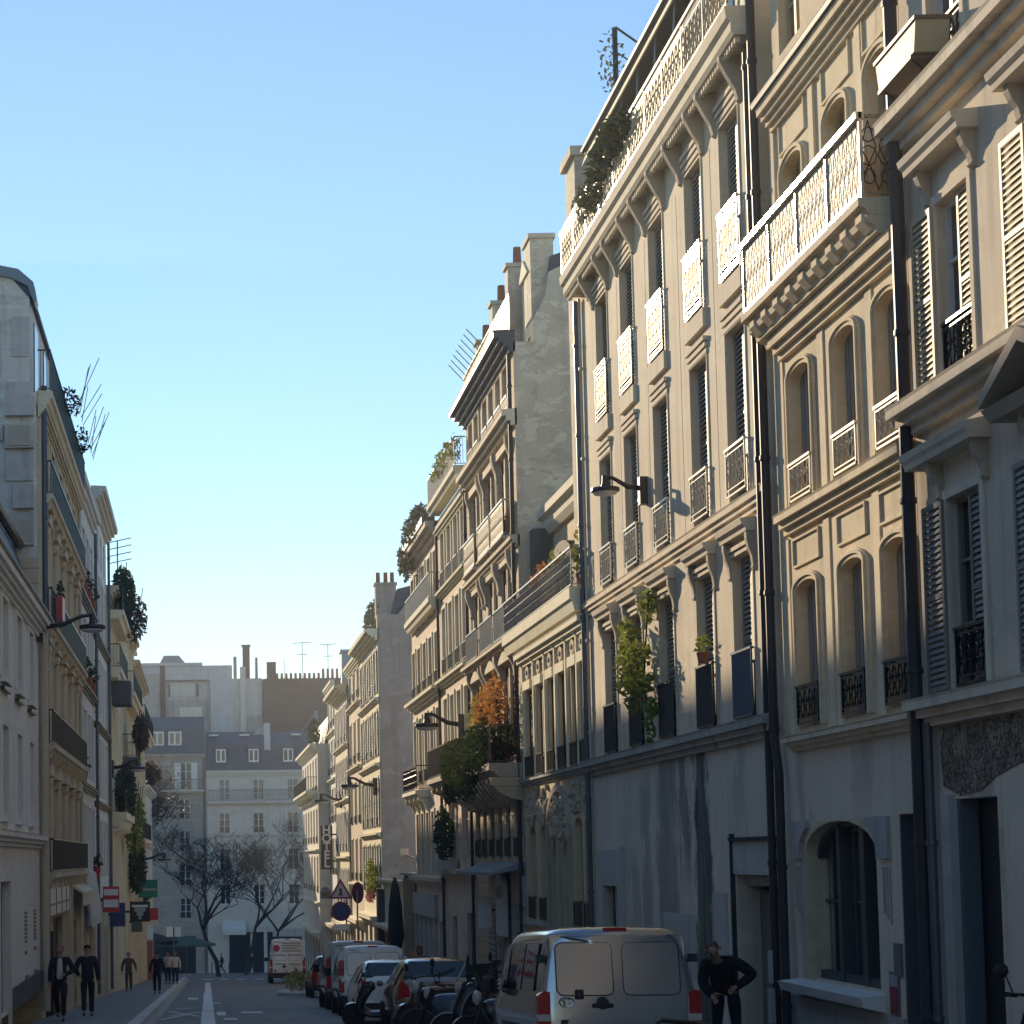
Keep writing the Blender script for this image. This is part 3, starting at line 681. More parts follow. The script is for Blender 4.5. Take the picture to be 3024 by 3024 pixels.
def make_van(name, label, x, y, rz, paintm, sc=(1, 1, 1), glassy=False, tall_lights=False, group=None, near=False):
    sts = [(s[0] * sc[1], s[1], s[2] * (1 + (sc[2] - 1) * .6), s[3] * sc[2], s[4] * sc[0], s[5] * sc[0]) for s in VAN]
    t = vehicle(name, label, 'van', x, y, rz, group); W = .96 * sc[0]; H = 1.92 * sc[2]; zl = sts[3][2]; rk = .12
    body('body', sts, paintm, t, rk)
    for s, nm in ((-1, 0), (1, 1)):
        m = MB(); plate(m, *( (-W * .86, -.006) if s < 0 else (.006, W * .86)), .52, H - .1, .035, .02, .07, rk, zl * .95); d = ob(t, 'rear_door', m, paintm)
        m = MB(); plate(m, *((-W * .78, -.05) if s < 0 else (.05, W * .78)), zl + .02, H - .2, .014, .012, .09, rk, zl * .95); ob(t, 'door_pane' if glassy else 'stamped_panel', m, 'car_glass' if glassy else paintm, d)
        if not glassy:
            a, c = ((-W * .77, -.06) if s < 0 else (.06, W * .77)); z0_, z1_ = zl + .03, H - .21; r_ = .08; Q = []
            for qx, qz, qa in ((c - r_, z1_ - r_, 0), (a + r_, z1_ - r_, 90), (a + r_, z0_ + r_, 180), (c - r_, z0_ + r_, 270)): Q += [(qx + r_ * math.cos(R(qa + 30 * i)), qz + r_ * math.sin(R(qa + 30 * i)), 0) for i in range(4)]
            m = MB(); m.tube([(x_, z_, .006 + rk * max(0, z_ - zl * .95)) for x_, z_, _ in Q], .007, 5, True); ob(t, 'panel_groove', m, 'plastic_black', d)
        m = MB(); lt = ((-W - .012, -W * .86) if s < 0 else (W * .86, W + .012)); z0, z1 = (.62, zl + .42) if tall_lights else (.55, zl + .07)
        m.ext([(lt[0], z0), (lt[1], z0), (lt[1], z1), ((lt[0] + lt[1]) / 2, z1 + .02), (lt[0], z1 - .04)], -.005, .2); L = ob(t, 'tail_light', m, 'tail_red')
        m = MB(); m.box(lt[0] - .002, lt[1] + .002, (z0 + z1) / 2 - .06, (z0 + z1) / 2 + .02, -.009, .19); ob(t, 'clear_lens', m, 'tail_clear', L)
        for y0, y1 in (((.55, 1.5), (1.6, 2.7), (2.85, 3.75)) if (glassy or near) else ((2.85, 3.75),)): ob(t, 'side_window', side_glass(sts, y0 * sc[1], y1 * sc[1], .1, .86, s), 'car_glass')
        m = MB(); m.lathe((s * (W + .12), zl + .1, 3.5 * sc[1]), [(.06, -.1), (.1, -.06), (.1, .1), (.06, .14)], 8); m.box(s * (W - .02) if s > 0 else -(W + .1), (W + .1) if s > 0 else -(W - .02), zl + .02, zl + .06, 3.5 * sc[1] - .02, 3.5 * sc[1] + .02); ob(t, 'mirror', m, 'plastic_black')
        m = MB(); m.box(*((-W - .006, -W + .03) if s < 0 else (W - .03, W + .006)), .62, .7, .5, 3.2 * sc[1]); ob(t, 'side_strip', m, 'plastic_black')
        for zz in (zl + .42, .6): m = MB(); m.box(*((-W - .005, -W * .9) if s < 0 else (W * .9, W + .005)), zz, zz + .1, .02 + rk * max(0, zz - zl), .12 + rk * max(0, zz - zl)); ob(t, 'hinge', m, paintm if not near else 'plastic_black')
    m = MB(); m.box(-W * .96, W * .96, .36, .54, -.05, .2); ob(t, 'bumper', m, 'plastic_black')
    m = MB(); m.box(-.14 * sc[0] - .0, .14 * sc[0], H - .075, H - .03, .04 + rk * (H - zl * .95) - .02, .2); ob(t, 'brake_light', m, 'tail_red')
    m = MB(); m.box(-.006, .006, .52, H - .05, .01, .012)
    m = MB(); plate(m, -W * .74, -.04, .66, .8, .016, .01, .03); pr = ob(t, 'plate_recess', m, 'plastic_black'); m = MB(); m.box(-W * .7, -.1, .57, .68, -.006, .004); np_ = ob(t, 'number_plate', m, 'sign_white', pr); m = MB(); m.box(-W * .7, -W * .66, .57, .68, -.009, -.006).box(-.14, -.1, .57, .68, -.009, -.006); ob(t, 'plate_band', m, 'sign_blue', np_)
    m = MB(); m.lathe((-.2, .98, .004), [(.13, 0), (.12, -.025), (.05, -.03)], 14, 'w'); 
    m = MB(); plate(m, -.33, -.07, .93, .985, .014, .03, .025); m.lathe((-.2, .985, .014), [(.08, 0), (.075, -.02)], 12, 'w'); ob(t, 'door_handle', m, 'plastic_black')
    a, bq = section(sts[5]), section(sts[6]); m = MB(); m.add([(-a[6][0] + .04, a[6][2] + .02, a[6][1] + .04), (a[6][0] - .04, a[6][2] + .02, a[6][1] + .04), (bq[6][0] - .02, bq[6][2] + .04, bq[6][1] + .02), (-bq[6][0] + .02, bq[6][2] + .04, bq[6][1] + .02)], [(0, 1, 2, 3)]); ob(t, 'windscreen', m, 'car_glass')
    wheels(t, .85 * sc[1], 3.95 * sc[1], W - .1, .33); return t
v = make_van('panel_van', 'silver panel van with blank rear doors parked nearest on the right', 4.95, 25.0, 0, 'silver_paint', near=True)
m = MB()
def ring(cx, cz, a, c, r): m.tube([(cx + a * math.cos(2 * PI * k / 20), cz + c * math.sin(2 * PI * k / 20), .004) for k in range(20)], r, 5, True)
ring(-.63, 1.0, .085, .058, .008); ring(-.63, 1.0, .03, .055, .007); ring(-.63, 1.03, .06, .022, .007); obj('emblem', m.mesh('emblem', 'chrome'), v)
m = MB(); plate(m, -.53, -.42, 1.03, 1.15, .017, .006, .015); st = obj('sticker', m.mesh('sticker', 'plastic_black'), v); m = MB(); m.box(-.5, -.45, 1.07, 1.11, .006, .0105); obj('sticker_mark', m.mesh('sticker_mark', 'sign_purple'), st)
make_van('small_van', 'pale small van with tall tail lights behind the white hatchback', 4.35, 54.2, 0, 'white_car', (.93, .9, .97), tall_lights=True)
make_van('delivery_van', 'greyish van with high tail lights between the pale van and the red car', 4.45, 60.5, 0, 'grey_van_paint', (1.0, 1.05, 1.06), tall_lights=True)
v = make_van('box_van', 'big cream delivery van with grey lines of lettering at the far crossing', 4.66, 120, 0, 'white_car', (1.05, 1.15, 1.36))
m = MB(); m.lathe((-.62, 2.05, .12), [(.19, 0), (.19, -.14)], 18, 'w'); obj('round_logo', m.mesh('round_logo', 'sign_red'), v)
m = MB(); [m.box(a, c, z, z + .055, -.03 + .12 * max(0, z - 1.2), .12 + .12 * max(0, z - 1.2)) for a, c, z in ((-.3, .8, 2.3), (-.35, .8, 2.15), (-.3, .6, 2.0), (-.8, -.1, 1.62), (.05, .8, 1.62), (-.75, -.1, 1.1), (.1, .75, 1.1), (-.3, .8, 1.85))]; obj('lettering_line', m.mesh('lettering_line', 'shutter_grey'), v)
m = MB(); m.box(-.9, .9, .3, .62, -.08, .1); obj('tail_lift', m.mesh('tail_lift', 'plastic_black'), v)
CAR = [(0, .45, .8, .98, .72, .60), (.05, .32, .82, 1.04, .82, .68), (.22, .26, .88, 1.12, .87, .70), (.62, .22, .90, 1.44, .88, .60), (1.1, .22, .90, 1.50, .88, .58), (2.0, .22, .90, 1.49, .88, .58), (2.5, .22, .90, 1.40, .88, .58), (3.15, .22, .88, 1.0, .87, .66), (3.8, .24, .80, .88, .84, .62), (4.05, .35, .62, .72, .70, .5)]
def make_car(name, label, x, y, rz, paintm, sc=(1, 1, 1)):
    sts = [(s[0] * sc[1], s[1], s[2] * sc[2], s[3] * sc[2], s[4] * sc[0], s[5] * sc[0]) for s in CAR]; t = vehicle(name, label, 'car', x, y, rz); body('body', sts, paintm, t); W = .88 * sc[0]
    A, B = section(sts[2]), section(sts[3]); m = MB(); p = lambda h, k, q: (h[k][0] * q, h[k][2], h[k][1])
    lo = (sts[2][5] * .98, sts[2][3] - .0, sts[2][0] - .02); hi = (sts[3][5] * .9, sts[3][3] - .03, sts[3][0] - .04)
    m.add([(-lo[0], lo[1], lo[2]), (lo[0], lo[1], lo[2]), (hi[0], hi[1], hi[2]), (-hi[0], hi[1], hi[2]), (-lo[0], lo[1] - .03, lo[2] + .03), (lo[0], lo[1] - .03, lo[2] + .03), (hi[0], hi[1] - .03, hi[2] + .05), (-hi[0], hi[1] - .03, hi[2] + .05)], [(0, 1, 2, 3), (0, 1, 5, 4), (1, 2, 6, 5), (2, 3, 7, 6), (3, 0, 4, 7)])
    rw = ob(t, 'rear_window', m, 'car_glass'); m = MB(); m.tube([(-.02, lo[1] + .03, lo[2] - .01), (.35, (lo[1] + hi[1]) / 2 + .02, (lo[2] + hi[2]) / 2 - .02)], .012, 4); ob(t, 'wiper', m, 'plastic_black', rw)
    a, bq = section(sts[6]), section(sts[7]); m = MB(); m.add([(-a[6][0], a[6][2] + .03, a[6][1]), (a[6][0], a[6][2] + .03, a[6][1]), (bq[6][0], bq[6][2] + .04, bq[6][1]), (-bq[6][0], bq[6][2] + .04, bq[6][1])], [(0, 1, 2, 3)]); ob(t, 'windscreen', m, 'car_glass')
    for s in (-1, 1):
        for y0, y1 in ((.62, 1.4), (1.48, 2.45)): ob(t, 'side_window', side_glass(sts, y0 * sc[1], y1 * sc[1], .12, .86, s), 'car_glass')
        m = MB(); e = W * .93; m.ext([(s * e, .72), (s * e * .72, .76), (s * e * .74, .95), (s * e * .9, 1.08), (s * e * .97, 1.0)], -.01, .16); ob(t, 'tail_light', m, 'tail_red')
        m = MB(); m.lathe((s * (W + .08), .98, 2.6 * sc[1]), [(.04, -.05), (.08, 0), (.04, .07)], 8); ob(t, 'mirror', m, paintm)
    m = MB(); m.box(-W * .8, W * .8, .3, .5, -.03, .2); ob(t, 'bumper', m, 'plastic_black'); m = MB(); m.box(-.26, .26, .62, .73, -.006, .1); ob(t, 'number_plate', m, 'sign_white')
    wheels(t, .7 * sc[1], 3.25 * sc[1], W - .08, .31, .19); return t
make_car('parked_car', 'white hatchback with a wide dark rear window behind the black scooter', 4.22, 46.9, 0, 'white_car')
make_car('parked_car', 'bronze car reflecting the sky in its rear window among the motorbikes', 4.62, 41.2, 0, 'bronze_car', (1.02, 1, 1.03))
make_car('parked_car', 'dark red hatchback parked in front of the vans', 4.75, 78.0, 0, 'red_car', (1, 1, 1.08))
# motorbikes and scooters
def bike(label, x, y, rz, lean, paintm, scooter=False, z=None, name=None, mirrors=True, screen=None, top=False, sc=1.0):
    t = thing(name or ('scooter' if scooter else 'motorbike'), label, 'scooter' if scooter else 'motorbike', (x, y, gz(y) if z is None else z), 'motorbikes parked by the kerb'); t.rotation_euler = (0, lean, rz); t.scale = (sc,) * 3
    R_ = .26 if scooter else .31; L = .65 if scooter else .7
    for yy in (-L, L):
        m = MB(); m.lathe((-.055, R_, yy), [(R_ * .6, 0), (R_ * .9, 0), (R_, .03), (R_, .08), (R_ * .9, .11), (R_ * .6, .11)], 24, 'u'); w = ob(t, 'wheel', m, 'rubber'); m = MB(); m.lathe((-.04, R_, yy), [(R_ * .62, 0), (R_ * .62, .08)], 12, 'u'); ob(t, 'rim', m, 'iron_grey', w)
    m = MB(); [m.tube([(s * .08, R_, L), (s * .1, .7, L - .14), (s * .1, .98, L - .26)], .025, 6) for s in (-1, 1)]; ob(t, 'fork', m, 'plastic_black')
    m = MB(); m.tube([(-.38, 1.06, L - .42), (-.2, 1.08, L - .3), (.2, 1.08, L - .3), (.38, 1.06, L - .42)], .016, 6); hb = ob(t, 'handlebar', m, 'plastic_black')
    for s in (-1, 1) if mirrors else ():
        m = MB(); m.tube([(s * .28, 1.08, L - .34), (s * .36, 1.26, L - .3)], .008, 4); m.lathe((s * .4, 1.28, L - .3), [(.03, -.02), (.075, 0), (.03, .02)], 10, 'w'); ob(t, 'mirror', m, 'plastic_black')
        m = MB(); m.lathe((s * .32, 1.07, L - .38), [(.02, -.06), (.022, .06)], 8, 'u'); ob(t, 'grip', m, 'rubber', hb)
    if scooter:
        bd = [[(0, .15, .98, .1), (0, .42, .8, (.17, .1)), (0, .5, .42, (.18, .08)), (0, .25, .3, (.17, .06)), (0, -.1, .32, (.17, .09)), (0, -.35, .55, (.17, .16)), (0, -.7, .66, (.13, .1))], [(0, .42, .8, (.17, .1)), (0, .3, 1.05, (.12, .07))]]
        seat = [[(0, -.0, .76, (.12, .05)), (0, -.35, .8, (.15, .06)), (0, -.72, .84, (.12, .05))]]
    else:
        bd = [[(0, .5, .86, (.1, .08)), (0, .22, .86, (.15, .12)), (0, -.08, .8, (.14, .12)), (0, -.45, .76, (.1, .07)), (0, -.8, .84, (.08, .05))], [(0, .22, .86, (.15, .12)), (0, .2, .5, (.16, .15)), (0, -.1, .45, (.15, .13))]]
        seat = [[(0, -.05, .84, (.12, .06)), (0, -.4, .83, (.15, .06)), (0, -.78, .92, (.1, .05))]]
        m = MB(); m.tube([(.15, .35, .3), (.17, .3, 0), (.18, .42, -.75)], [.03, .035, .05], 8); ob(t, 'exhaust', m, 'chrome')
        m = MB(); m.box(-.14, .14, .28, .55, -.15, .3); ob(t, 'engine', m, 'plastic_black')
    bd = [[(q[0], q[1], q[2], tuple(k * 1.3 for k in q[3]) if isinstance(q[3], tuple) else q[3] * 1.3) for q in c_] for c_ in bd]
    if top: m = MB(); plate(m, -.2, .2, .92, 1.25, -1.05, .02, .06); m.box(-.2, .2, .92, 1.25, -1.05, -.68); ob(t, 'top_case', m, 'plastic_black')
    m = MB(); m.box(-.13, .13, .42, .66, -.62, -.3).box(-.05, .05, .3, .5, -.7, -.2); ob(t, 'chassis', m, 'plastic_black')
    obj('fairing', skinned('fairing', bd, paintm, 2), t); obj('seat', skinned('seat', seat, 'plastic_black', 2), t)
    m = MB(); m.lathe((0, .92, L - .2), [(.1, 0), (.12, .05), (.08, .09)], 14, 'w'); ob(t, 'headlight', m, 'tail_clear')
    m = MB(); m.box(-.09, .09, .74, .82, -.98 if not scooter else -.86, -.9 if not scooter else -.8); ob(t, 'tail_light', m, 'tail_red')
    m = MB(); m.prof(-.06, .06, [(L + .33 * math.cos(R(a)) * R_ / .31, R_ + (R_ + .04) * math.sin(R(a))) for a in range(15, 150, 15)] + [(L + .31 * math.cos(R(a)) * R_ / .31, R_ + (R_ + .015) * math.sin(R(a))) for a in range(135, 0, -15)]); ob(t, 'mudguard', m, paintm)
    m = MB() if (scooter if screen is None else screen) else None
    if m: m.prof(-.12, .12, [(L - .16, 1.0), (L - .12, 1.0), (L - .26, 1.25), (L - .29, 1.25)]); ob(t, 'windshield', m, 'car_glass')
    m = MB(); m.tube([(-.1, .3, -.1), (-.3, .02, -.15)], .014, 5); ob(t, 'stand', m, 'iron_grey')
    return t
bike('black scooter with a pale panel standing by the rear of the white hatchback', 3.85, 45.6, R(78), R(-9), 'bike_black', True)
bike('black motorbike with pale lamp nearest the bronze car', 4.45, 38.9, R(118), R(8), 'bike_black', top=True, sc=1.1)
bike('dark blue motorbike with a chrome pipe, second from the bronze car', 4.35, 36.2, R(75), R(9), 'bike_blue')
bike('black scooter with a windshield, third from the bronze car', 4.7, 34.2, R(84), R(8), 'bike_black', True, top=True, sc=1.15)
bike('black motorbike closest to the nose of the silver van', 4.75, 32.3, R(100), R(9), 'bike_black')
bike('dark scooter tucked in by the pavement between the blue motorbike and the windshield scooter', 5.3, 35.2, R(62), R(6), 'bike_black', True, top=True, sc=1.18)
bike('dark motorbike standing back by the pavement beside the nose of the silver van', 5.25, 33.0, R(70), R(8), 'bike_black', top=True, sc=1.12)
bike('scooter by the right tail light of the silver van, only its handlebar in view', 3.5, 14.6, R(40), R(6), 'bike_black', True, mirrors=False, screen=False)
bike('dark motorbike on the pavement at the right edge, cut off by the frame', 7.72, 19.4, 0, R(8), 'bike_black', False, gz(21) + .12)
m = MB(); m.lathe((3.62, gz(83.5), 83.5), [(.8, 0), (.85, .14), (.8, .2), (.3, .2)], 16); t = thing('planted_island', 'low kerbed planter with a shrub beside the red car', 'planter', (3.62, 83.5, gz(83.5))); obj('kerb', m.mesh('kerb', 'kerb_stone', t.location), t)
m = MB(); m.leaves((3.62, gz(83.5) + .6, 83.5), (.6, .5, .6), 300, .09); obj('shrub', m.mesh('shrub', 'leaf_yellow', t.location), t)
# ------------------------------------------------------------------ setting
def strip(xs, ys, dz):
    m = MB(); n = len(xs)
    for y in ys:
        for x in xs: m.v.append((x, gz(y) + dz, y))
    for j in range(len(ys) - 1):
        for i in range(n - 1): a = j * n + i; m.f.append((a, a + 1, a + n + 1, a + n))
    return m
YS = [-60] + list(range(-40, 151, 10))
structure('ground', strip([-400, 400], [-400, -60, 0, 60, 120, 190, 700], -.02), 'concrete')
structure('road', strip([-1.5, 5.95], YS, 0), 'asphalt')
structure('cross_road', strip([-60, 60], [150, 160, 170, 178], .004), 'asphalt')
def walk(name, x0, x1, ka, kb, ys):
    m = MB(); k = MB()
    for a, b in zip(ys, ys[1:]):
        for mm, p, q in ((m, x0, x1), (k, ka, kb)):
            za, zb = gz(a), gz(b); t = .12 if mm is m else .126
            mm.add([(p, za - .2, a), (q, za - .2, a), (q, za + t, a), (p, za + t, a), (p, zb - .2, b), (q, zb - .2, b), (q, zb + t, b), (p, zb + t, b)],
                   [(3, 2, 6, 7), (0, 3, 7, 4), (1, 5, 6, 2)] + ([(0, 1, 2, 3)] if a == ys[0] else []) + ([(4, 7, 6, 5)] if b == ys[-1] else []))
    structure(name, m, 'pavement'); structure('kerb', k, 'kerb_stone')
walk('pavement', XL, -1.78, -1.78, -1.5, [-60, 0, 40, 80, 120, 150])
walk('pavement', 6.2, XR + .4, 5.95, 6.2, [-60, 0, 40, 80, 120, 150])
walk('pavement', -40, 40, 40, 40.2, [178, 182, 190])
def mark(pts, name='road_marking'):
    m = MB()
    for (x0, x1, y0, y1) in pts: m.poly([(x0, gz(y0) + .006, y0), (x1, gz(y0) + .006, y0), (x1, gz(y1) + .006, y1), (x0, gz(y1) + .006, y1)])
    structure(name, m, 'road_white')
mark([(-.17, .18, 20, 60), (-.16, .18, 60.4, 92), (-.12, .18, 92.5, 128)])
mark([(.25, .5, 56, 59.5), (.95, 1.55, 58, 59.5), (.4, .75, 52, 53.3), (-.75, -.35, 77, 80), (.2, .45, 70, 71)])
mark([(-.3 + 1.2 * i, .35 + 1.2 * i, 143, 147) for i in range(6)])
mk = MB()
for (xa, ya, xb, yb) in ((-1.05, 55.5, -.2, 59.5), (-1.15, 60.5, -.2, 55), (-1.2, 52.5, -.55, 57), (-1.0, 63, -.35, 64.5)):
    d = Vector((yb - ya, xa - xb)).normalized() * .06
    mk.poly([(xa - d.x, gz(ya) + .007, ya - d.y), (xb - d.x, gz(yb) + .007, yb - d.y), (xb + d.x, gz(yb) + .007, yb + d.y), (xa + d.x, gz(ya) + .007, ya + d.y)])
structure('bike_lane_marking', mk, 'road_white')
gut = MB()
for a in range(-40, 150, 10): gut.poly([(-1.49, gz(a) + .003, a), (-1.25, gz(a) + .003, a), (-1.25, gz(a + 10) + .003, a + 10), (-1.49, gz(a + 10) + .003, a + 10)])
structure('gutter_strip', gut, 'concrete')

def corbel(m, u, w, v0, v1, proj):           # scrolled console, swept w wide
    h = v1 - v0
    m.prof(u, u + w, [(-.02, v1), (proj, v1), (proj, v1 - h * .18), (proj * .8, v1 - h * .4), (proj * .45, v1 - h * .62), (proj * .3, v0 + h * .12), (proj * .42, v0 + h * .06), (proj * .3, v0), (-.02, v0)])
# ------------------------------------------------------------------ right side, first building (shutters, pediment)
b = Bld('shuttered_building', 'sandy building with open louvred shutters and pedimented windows at the right edge', FRR, -30, 22.98, 17, 'stone_plaster')
cols = [21.1, 18.55, 16.0, 13.4]
for v0, v1 in ((3.32, 5.36), (6.62, 8.58), (9.86, 12.0), (13, 15)):
    near = v0 < 9
    for u in cols:
        b.op(u, u + .95, v0, v1, .12)
        put(b, u, v0, 0, unit('cas', FRR, .95, round(v1 - v0, 3), .12, 'shutter_taupe' if v0 < 6 else 'frame_white', 'glass_dark', 3))
        sm_ = 'shutter_taupe' if v0 < 6 else 'shutter_cream'
        if near: put(b, u + .99, v0, 0, unit('leaf', FRR, .6, round(v1 - v0, 3), sm_, .068)); put(b, u - .03, v0, -.1, unit('leaf', FRR, .5, round(v1 - v0, 3), sm_, .068))
        put(b, u + .01, v0 + .03, 0, unit('rail', FRR, .93, .62, 'scroll', 'iron_black', -.02))
sm = b.mb()
for u in cols:
    for v0, v1 in ((3.32, 5.36), (6.62, 8.58), (9.86, 12.0)): b.surround(sm, u, u + .95, v0, v1, 0, .1, .03)
b.part('window_surround', sm, 'stone_trim')
cb = b.mb(); hd = b.mb(); pd = b.mb()
for i, u in enumerate(cols):
    for v, vc in ((5.36, 5.78), (8.6, 9.0)):
        for a in (u - .24, u + 1.05): corbel(cb, a, .11, v + .02, vc, .16)
    hd.prof(u - .32, u + 1.3, [(0, 9.0), (.22, 9.0), (.23, 9.06), (.27, 9.1), (.29, 9.17), (0, 9.2)])
    if i % 2 == 0: hd.prof(u - .32, u + 1.6, [(0, 5.78), (.22, 5.78), (.24, 5.84), (.27, 5.88), (.29, 5.95), (0, 6.0)])
    else:
        a, c = u - .4, u + 1.6; mid = (a + c) / 2
        pd.prof(a, c, [(0, 5.78), (.26, 5.78), (.34, 5.9), (0, 5.92)])
        pd.ext([(a, 5.92), (a, 6.04), (mid, 6.5), (mid, 6.36)], 0, .36); pd.ext([(c, 5.92), (mid, 6.36), (mid, 6.5), (c, 6.04)], 0, .36)
        pd.ext([(a + .2, 5.921), (c - .2, 5.921), (mid, 6.34)], 0, .07)
b.part('console', cb, 'bracket_stone'); b.part('window_hood', hd, 'stone_trim'); b.part('pediment', pd, 'bracket_stone')
b.cornice(2.96, 3.26, .26, 'stone_trim', 'ledge'); b.cornice(6.22, 6.54, .32, 'stone_trim', 'ledge'); b.cornice(9.46, 9.8, .34, 'stone_trim', 'ledge'); b.cornice(12.4, 12.75, .3, 'stone_trim', 'ledge')
b.op(21.02, 22.2, b.z0 + .02, 2.15, .2)
d = b.mb(); d.box(21.02, 22.2, b.z0, 2.15, -.28, -.23); b.part('door', d, 'door_dark')
d = b.mb(); d.box(22.198, 22.45, b.z0, 2.2, 0, .07).box(22.19, 22.2, b.z0, 2.15, -.21, 0); b.part('door_jamb', d, 'concrete')
d = b.mb(); d.box(22.1, 22.19, b.z0, 2.14, -.21, -.02); b.part('door_leaf', d, 'door_slate')
d = b.mb(); d.box(21.45, 21.47, -1.0, .35, -.225, -.18); b.part('door_handle', d, 'chrome', )
rub = b.mb()
random.seed(3)
pts = [(22.55, 2.95), (22.5, 2.3), (22.0, 2.18), (21.4, 2.22), (21.0, 2.35), (20.4, 2.45), (19.6, 2.5), (18.6, 2.6), (17.5, 2.65), (17.5, 2.95)]
rub.ext(pts, 0, .012); b.part('bare_rubble', rub, 'rubble')
b.walls(low=(2.96, 'ground_render'))
b.pipe(22.86, gz(22) + .2, 17, 'pipe_dark', .075, .14); b.pipe(22.66, gz(22) + .2, 3.0, 'pipe_blue', .05, .1)
# window box on the third floor
fb = MB(FRR); fb.ext([(21.3, 10.0), (22.42, 10.0), (22.5, 10.32), (21.22, 10.32)], .08, .44); w0 = Vector((7.7, 21.9, 9.9))
t = thing('window_box', 'cream flower trough hung outside an upper window beside the dark downpipes', 'planter', (7.74, 21.86, 10.0))
obj('trough', fb.mesh('trough', 'shutter_cream', t.location), t)
fb = MB(FRR); fb.box(21.2, 22.52, 10.32, 10.36, .06, .46).box(21.35, 22.4, 9.95, 9.99, .06, .46); obj('rim', fb.mesh('rim', 'frame_brown', t.location), t)
fb = MB(FRR); [fb.tube([(a, 9.95, .42), (a, 9.75, .2), (a, 9.72, .0)], .012, 4) for a in (21.4, 22.3)]; obj('bracket', fb.mesh('bracket', 'iron_black', t.location), t)
# ------------------------------------------------------------------ second: sandy building with arched windows and the long balcony
b = Bld('arched_window_building', 'sandy building with arched windows and a long pale iron balcony', FRR, 23.0, 28.02, 15.0, 'sand_plaster')
us = [26.7, 24.82, 23.25]
wd = [.98, .92, .86]
for v0, v1, rs in ((3.26, 5.2, .14), (6.26, 8.08, .16), (9.12, 10.95, .2), (12.5, 14.4, 0)):
    for u, w in zip(us, wd):
        b.row([u], w, v0, v1, 'fold' if v0 < 9 else 'cas', .15 if v0 < 9 else .14, rs, smat='shutter_grey', gm='glass_tan', fm='shutter_cream',
              rail='scroll' if v0 < 9 else None, rh=.52, rmat='iron_black' if v0 < 6 else 'iron_pale')
sm = b.mb()
for v0, v1, rs in ((3.26, 5.2, .14), (6.26, 8.08, .16), (9.12, 10.95, .2)):
    for u, w in zip(us, wd): b.surround(sm, u, u + w, v0, v1, rs, .12, .04); b.surround(sm, u - .03, u + w + .03, v0, v1 + .05, rs, .045, .065)
b.part('window_surround', sm, 'sand_trim')
pn = b.mb()
for u, w in zip(us, wd):
    for a0, a1, c0, c1 in ((u - .1, u + w + .1, 5.42, 5.82), (u - .1, u + w + .1, 11.1, 11.6)):
        pn.box(a0, a1, c0, c0 + .03, 0, .03).box(a0, a1, c1 - .03, c1, 0, .03).box(a0, a0 + .03, c0 + .031, c1 - .031, 0, .03).box(a1 - .03, a1, c0 + .031, c1 - .031, 0, .03)
for u in (24.25, 26.18, 28.0): pn.box(u, u + .2, 9.1, 11.9, 0, .035).box(u - .02, u + .22, 6.2, 8.45, 0, .02).box(u - .02, u + .22, 3.2, 5.86, 0, .02)
b.part('wall_panel', pn, 'sand_trim')
b.cornice(2.96, 3.15, .2, 'buff_trim', 'ledge'); b.cornice(5.9, 6.18, .2, 'sand_trim', 'ledge'); b.cornice(8.32, 8.62, .2, 'sand_trim', 'ledge'); b.cornice(11.55, 11.88, .24, 'sand_trim', 'cornice', 23.0, 28.05, 4)
g = b.mb(); g.tube([(23, 11.95, .24), (28.1, 11.95, .24)], .07, 8); b.part('gutter', g, 'zinc_dark')
b.balcony(23.2, 28.35, 9.06, .46, .98, 'sand_trim', 'iron_pale', 'scroll', .2, 0, screen='glint_screen')
m = b.mb(); m.prof(23.2, 28.3, [(0, 8.855), (.38, 8.855), (.36, 8.78), (.28, 8.74), (.27, 8.66), (.16, 8.63), (.14, 8.56), (0, 8.55)]); b.part('balcony_moulding', m, 'sand_trim')
m = b.mb()
for i in range(9): m.prof(23.3 + i * .58, 23.3 + i * .58 + .22, [(.02, 8.9), (.4, 8.9), (.4, 8.82), (.3, 8.7), (.02, 8.62)])
b.part('bracket', m, 'sand_trim')
pl = b.mb()
for i in range(5): u = 23.2 + i * 5.1 / 4; pl.box(u, u + .035, 9.06, 10.06, .385, .425)
pl.box(23.2, 28.35, 9.98, 10.06, .36, .46); b.part('rail_post', pl, 'iron_pale')
q = MB(FRE(23.215)); scrollwork(q, 7.58, 7.99, 9.14, 9.96, 0, .009, .2); b.part('end_scrollwork', q, 'iron_black')
# ground floor: wide arched window, door, posters
b.op(24.84, 27.76, -.06, 2.0, .28, .42)
A = arc(24.84, 27.76, 1.58, .42, 14)
g = b.mb(); g.ext([(24.84, -.06), (27.76, -.06)] + A[::-1], -.33, -.3); gw = b.part('arched_window', g, 'glass_curtain')
g = b.mb()
for u in (25.75, 26.72): g.box(u, u + .13, -.06, 1.96, -.3, -.14)
for u in (25.25, 25.5, 26.2, 26.45, 27.05, 27.35): g.box(u, u + .03, -.06, 1.85, -.3, -.24)
g.box(24.84, 27.76, -.06, .05, -.3, -.16).box(24.84, 27.76, .95, .98, -.3, -.25)
for i in range(14): g.ext([A[i], A[i + 1], (A[i + 1][0] * .97 + 26.3 * .03, A[i + 1][1] - .06), (A[i][0] * .97 + 26.3 * .03, A[i][1] - .06)], -.3, -.16)
b.part('window_frame', g, 'frame_dark', gw)
g = b.mb(); B = arc(24.72, 27.88, 1.62, .5, 14)
for (a0, a1), (c0, c1) in zip(B, B[1:]):
    if max(a1, c1) < 1.99: g.ext([(a0, a1), (c0, c1), (c0, 2.02), (a0, 2.02)], 0, .05)
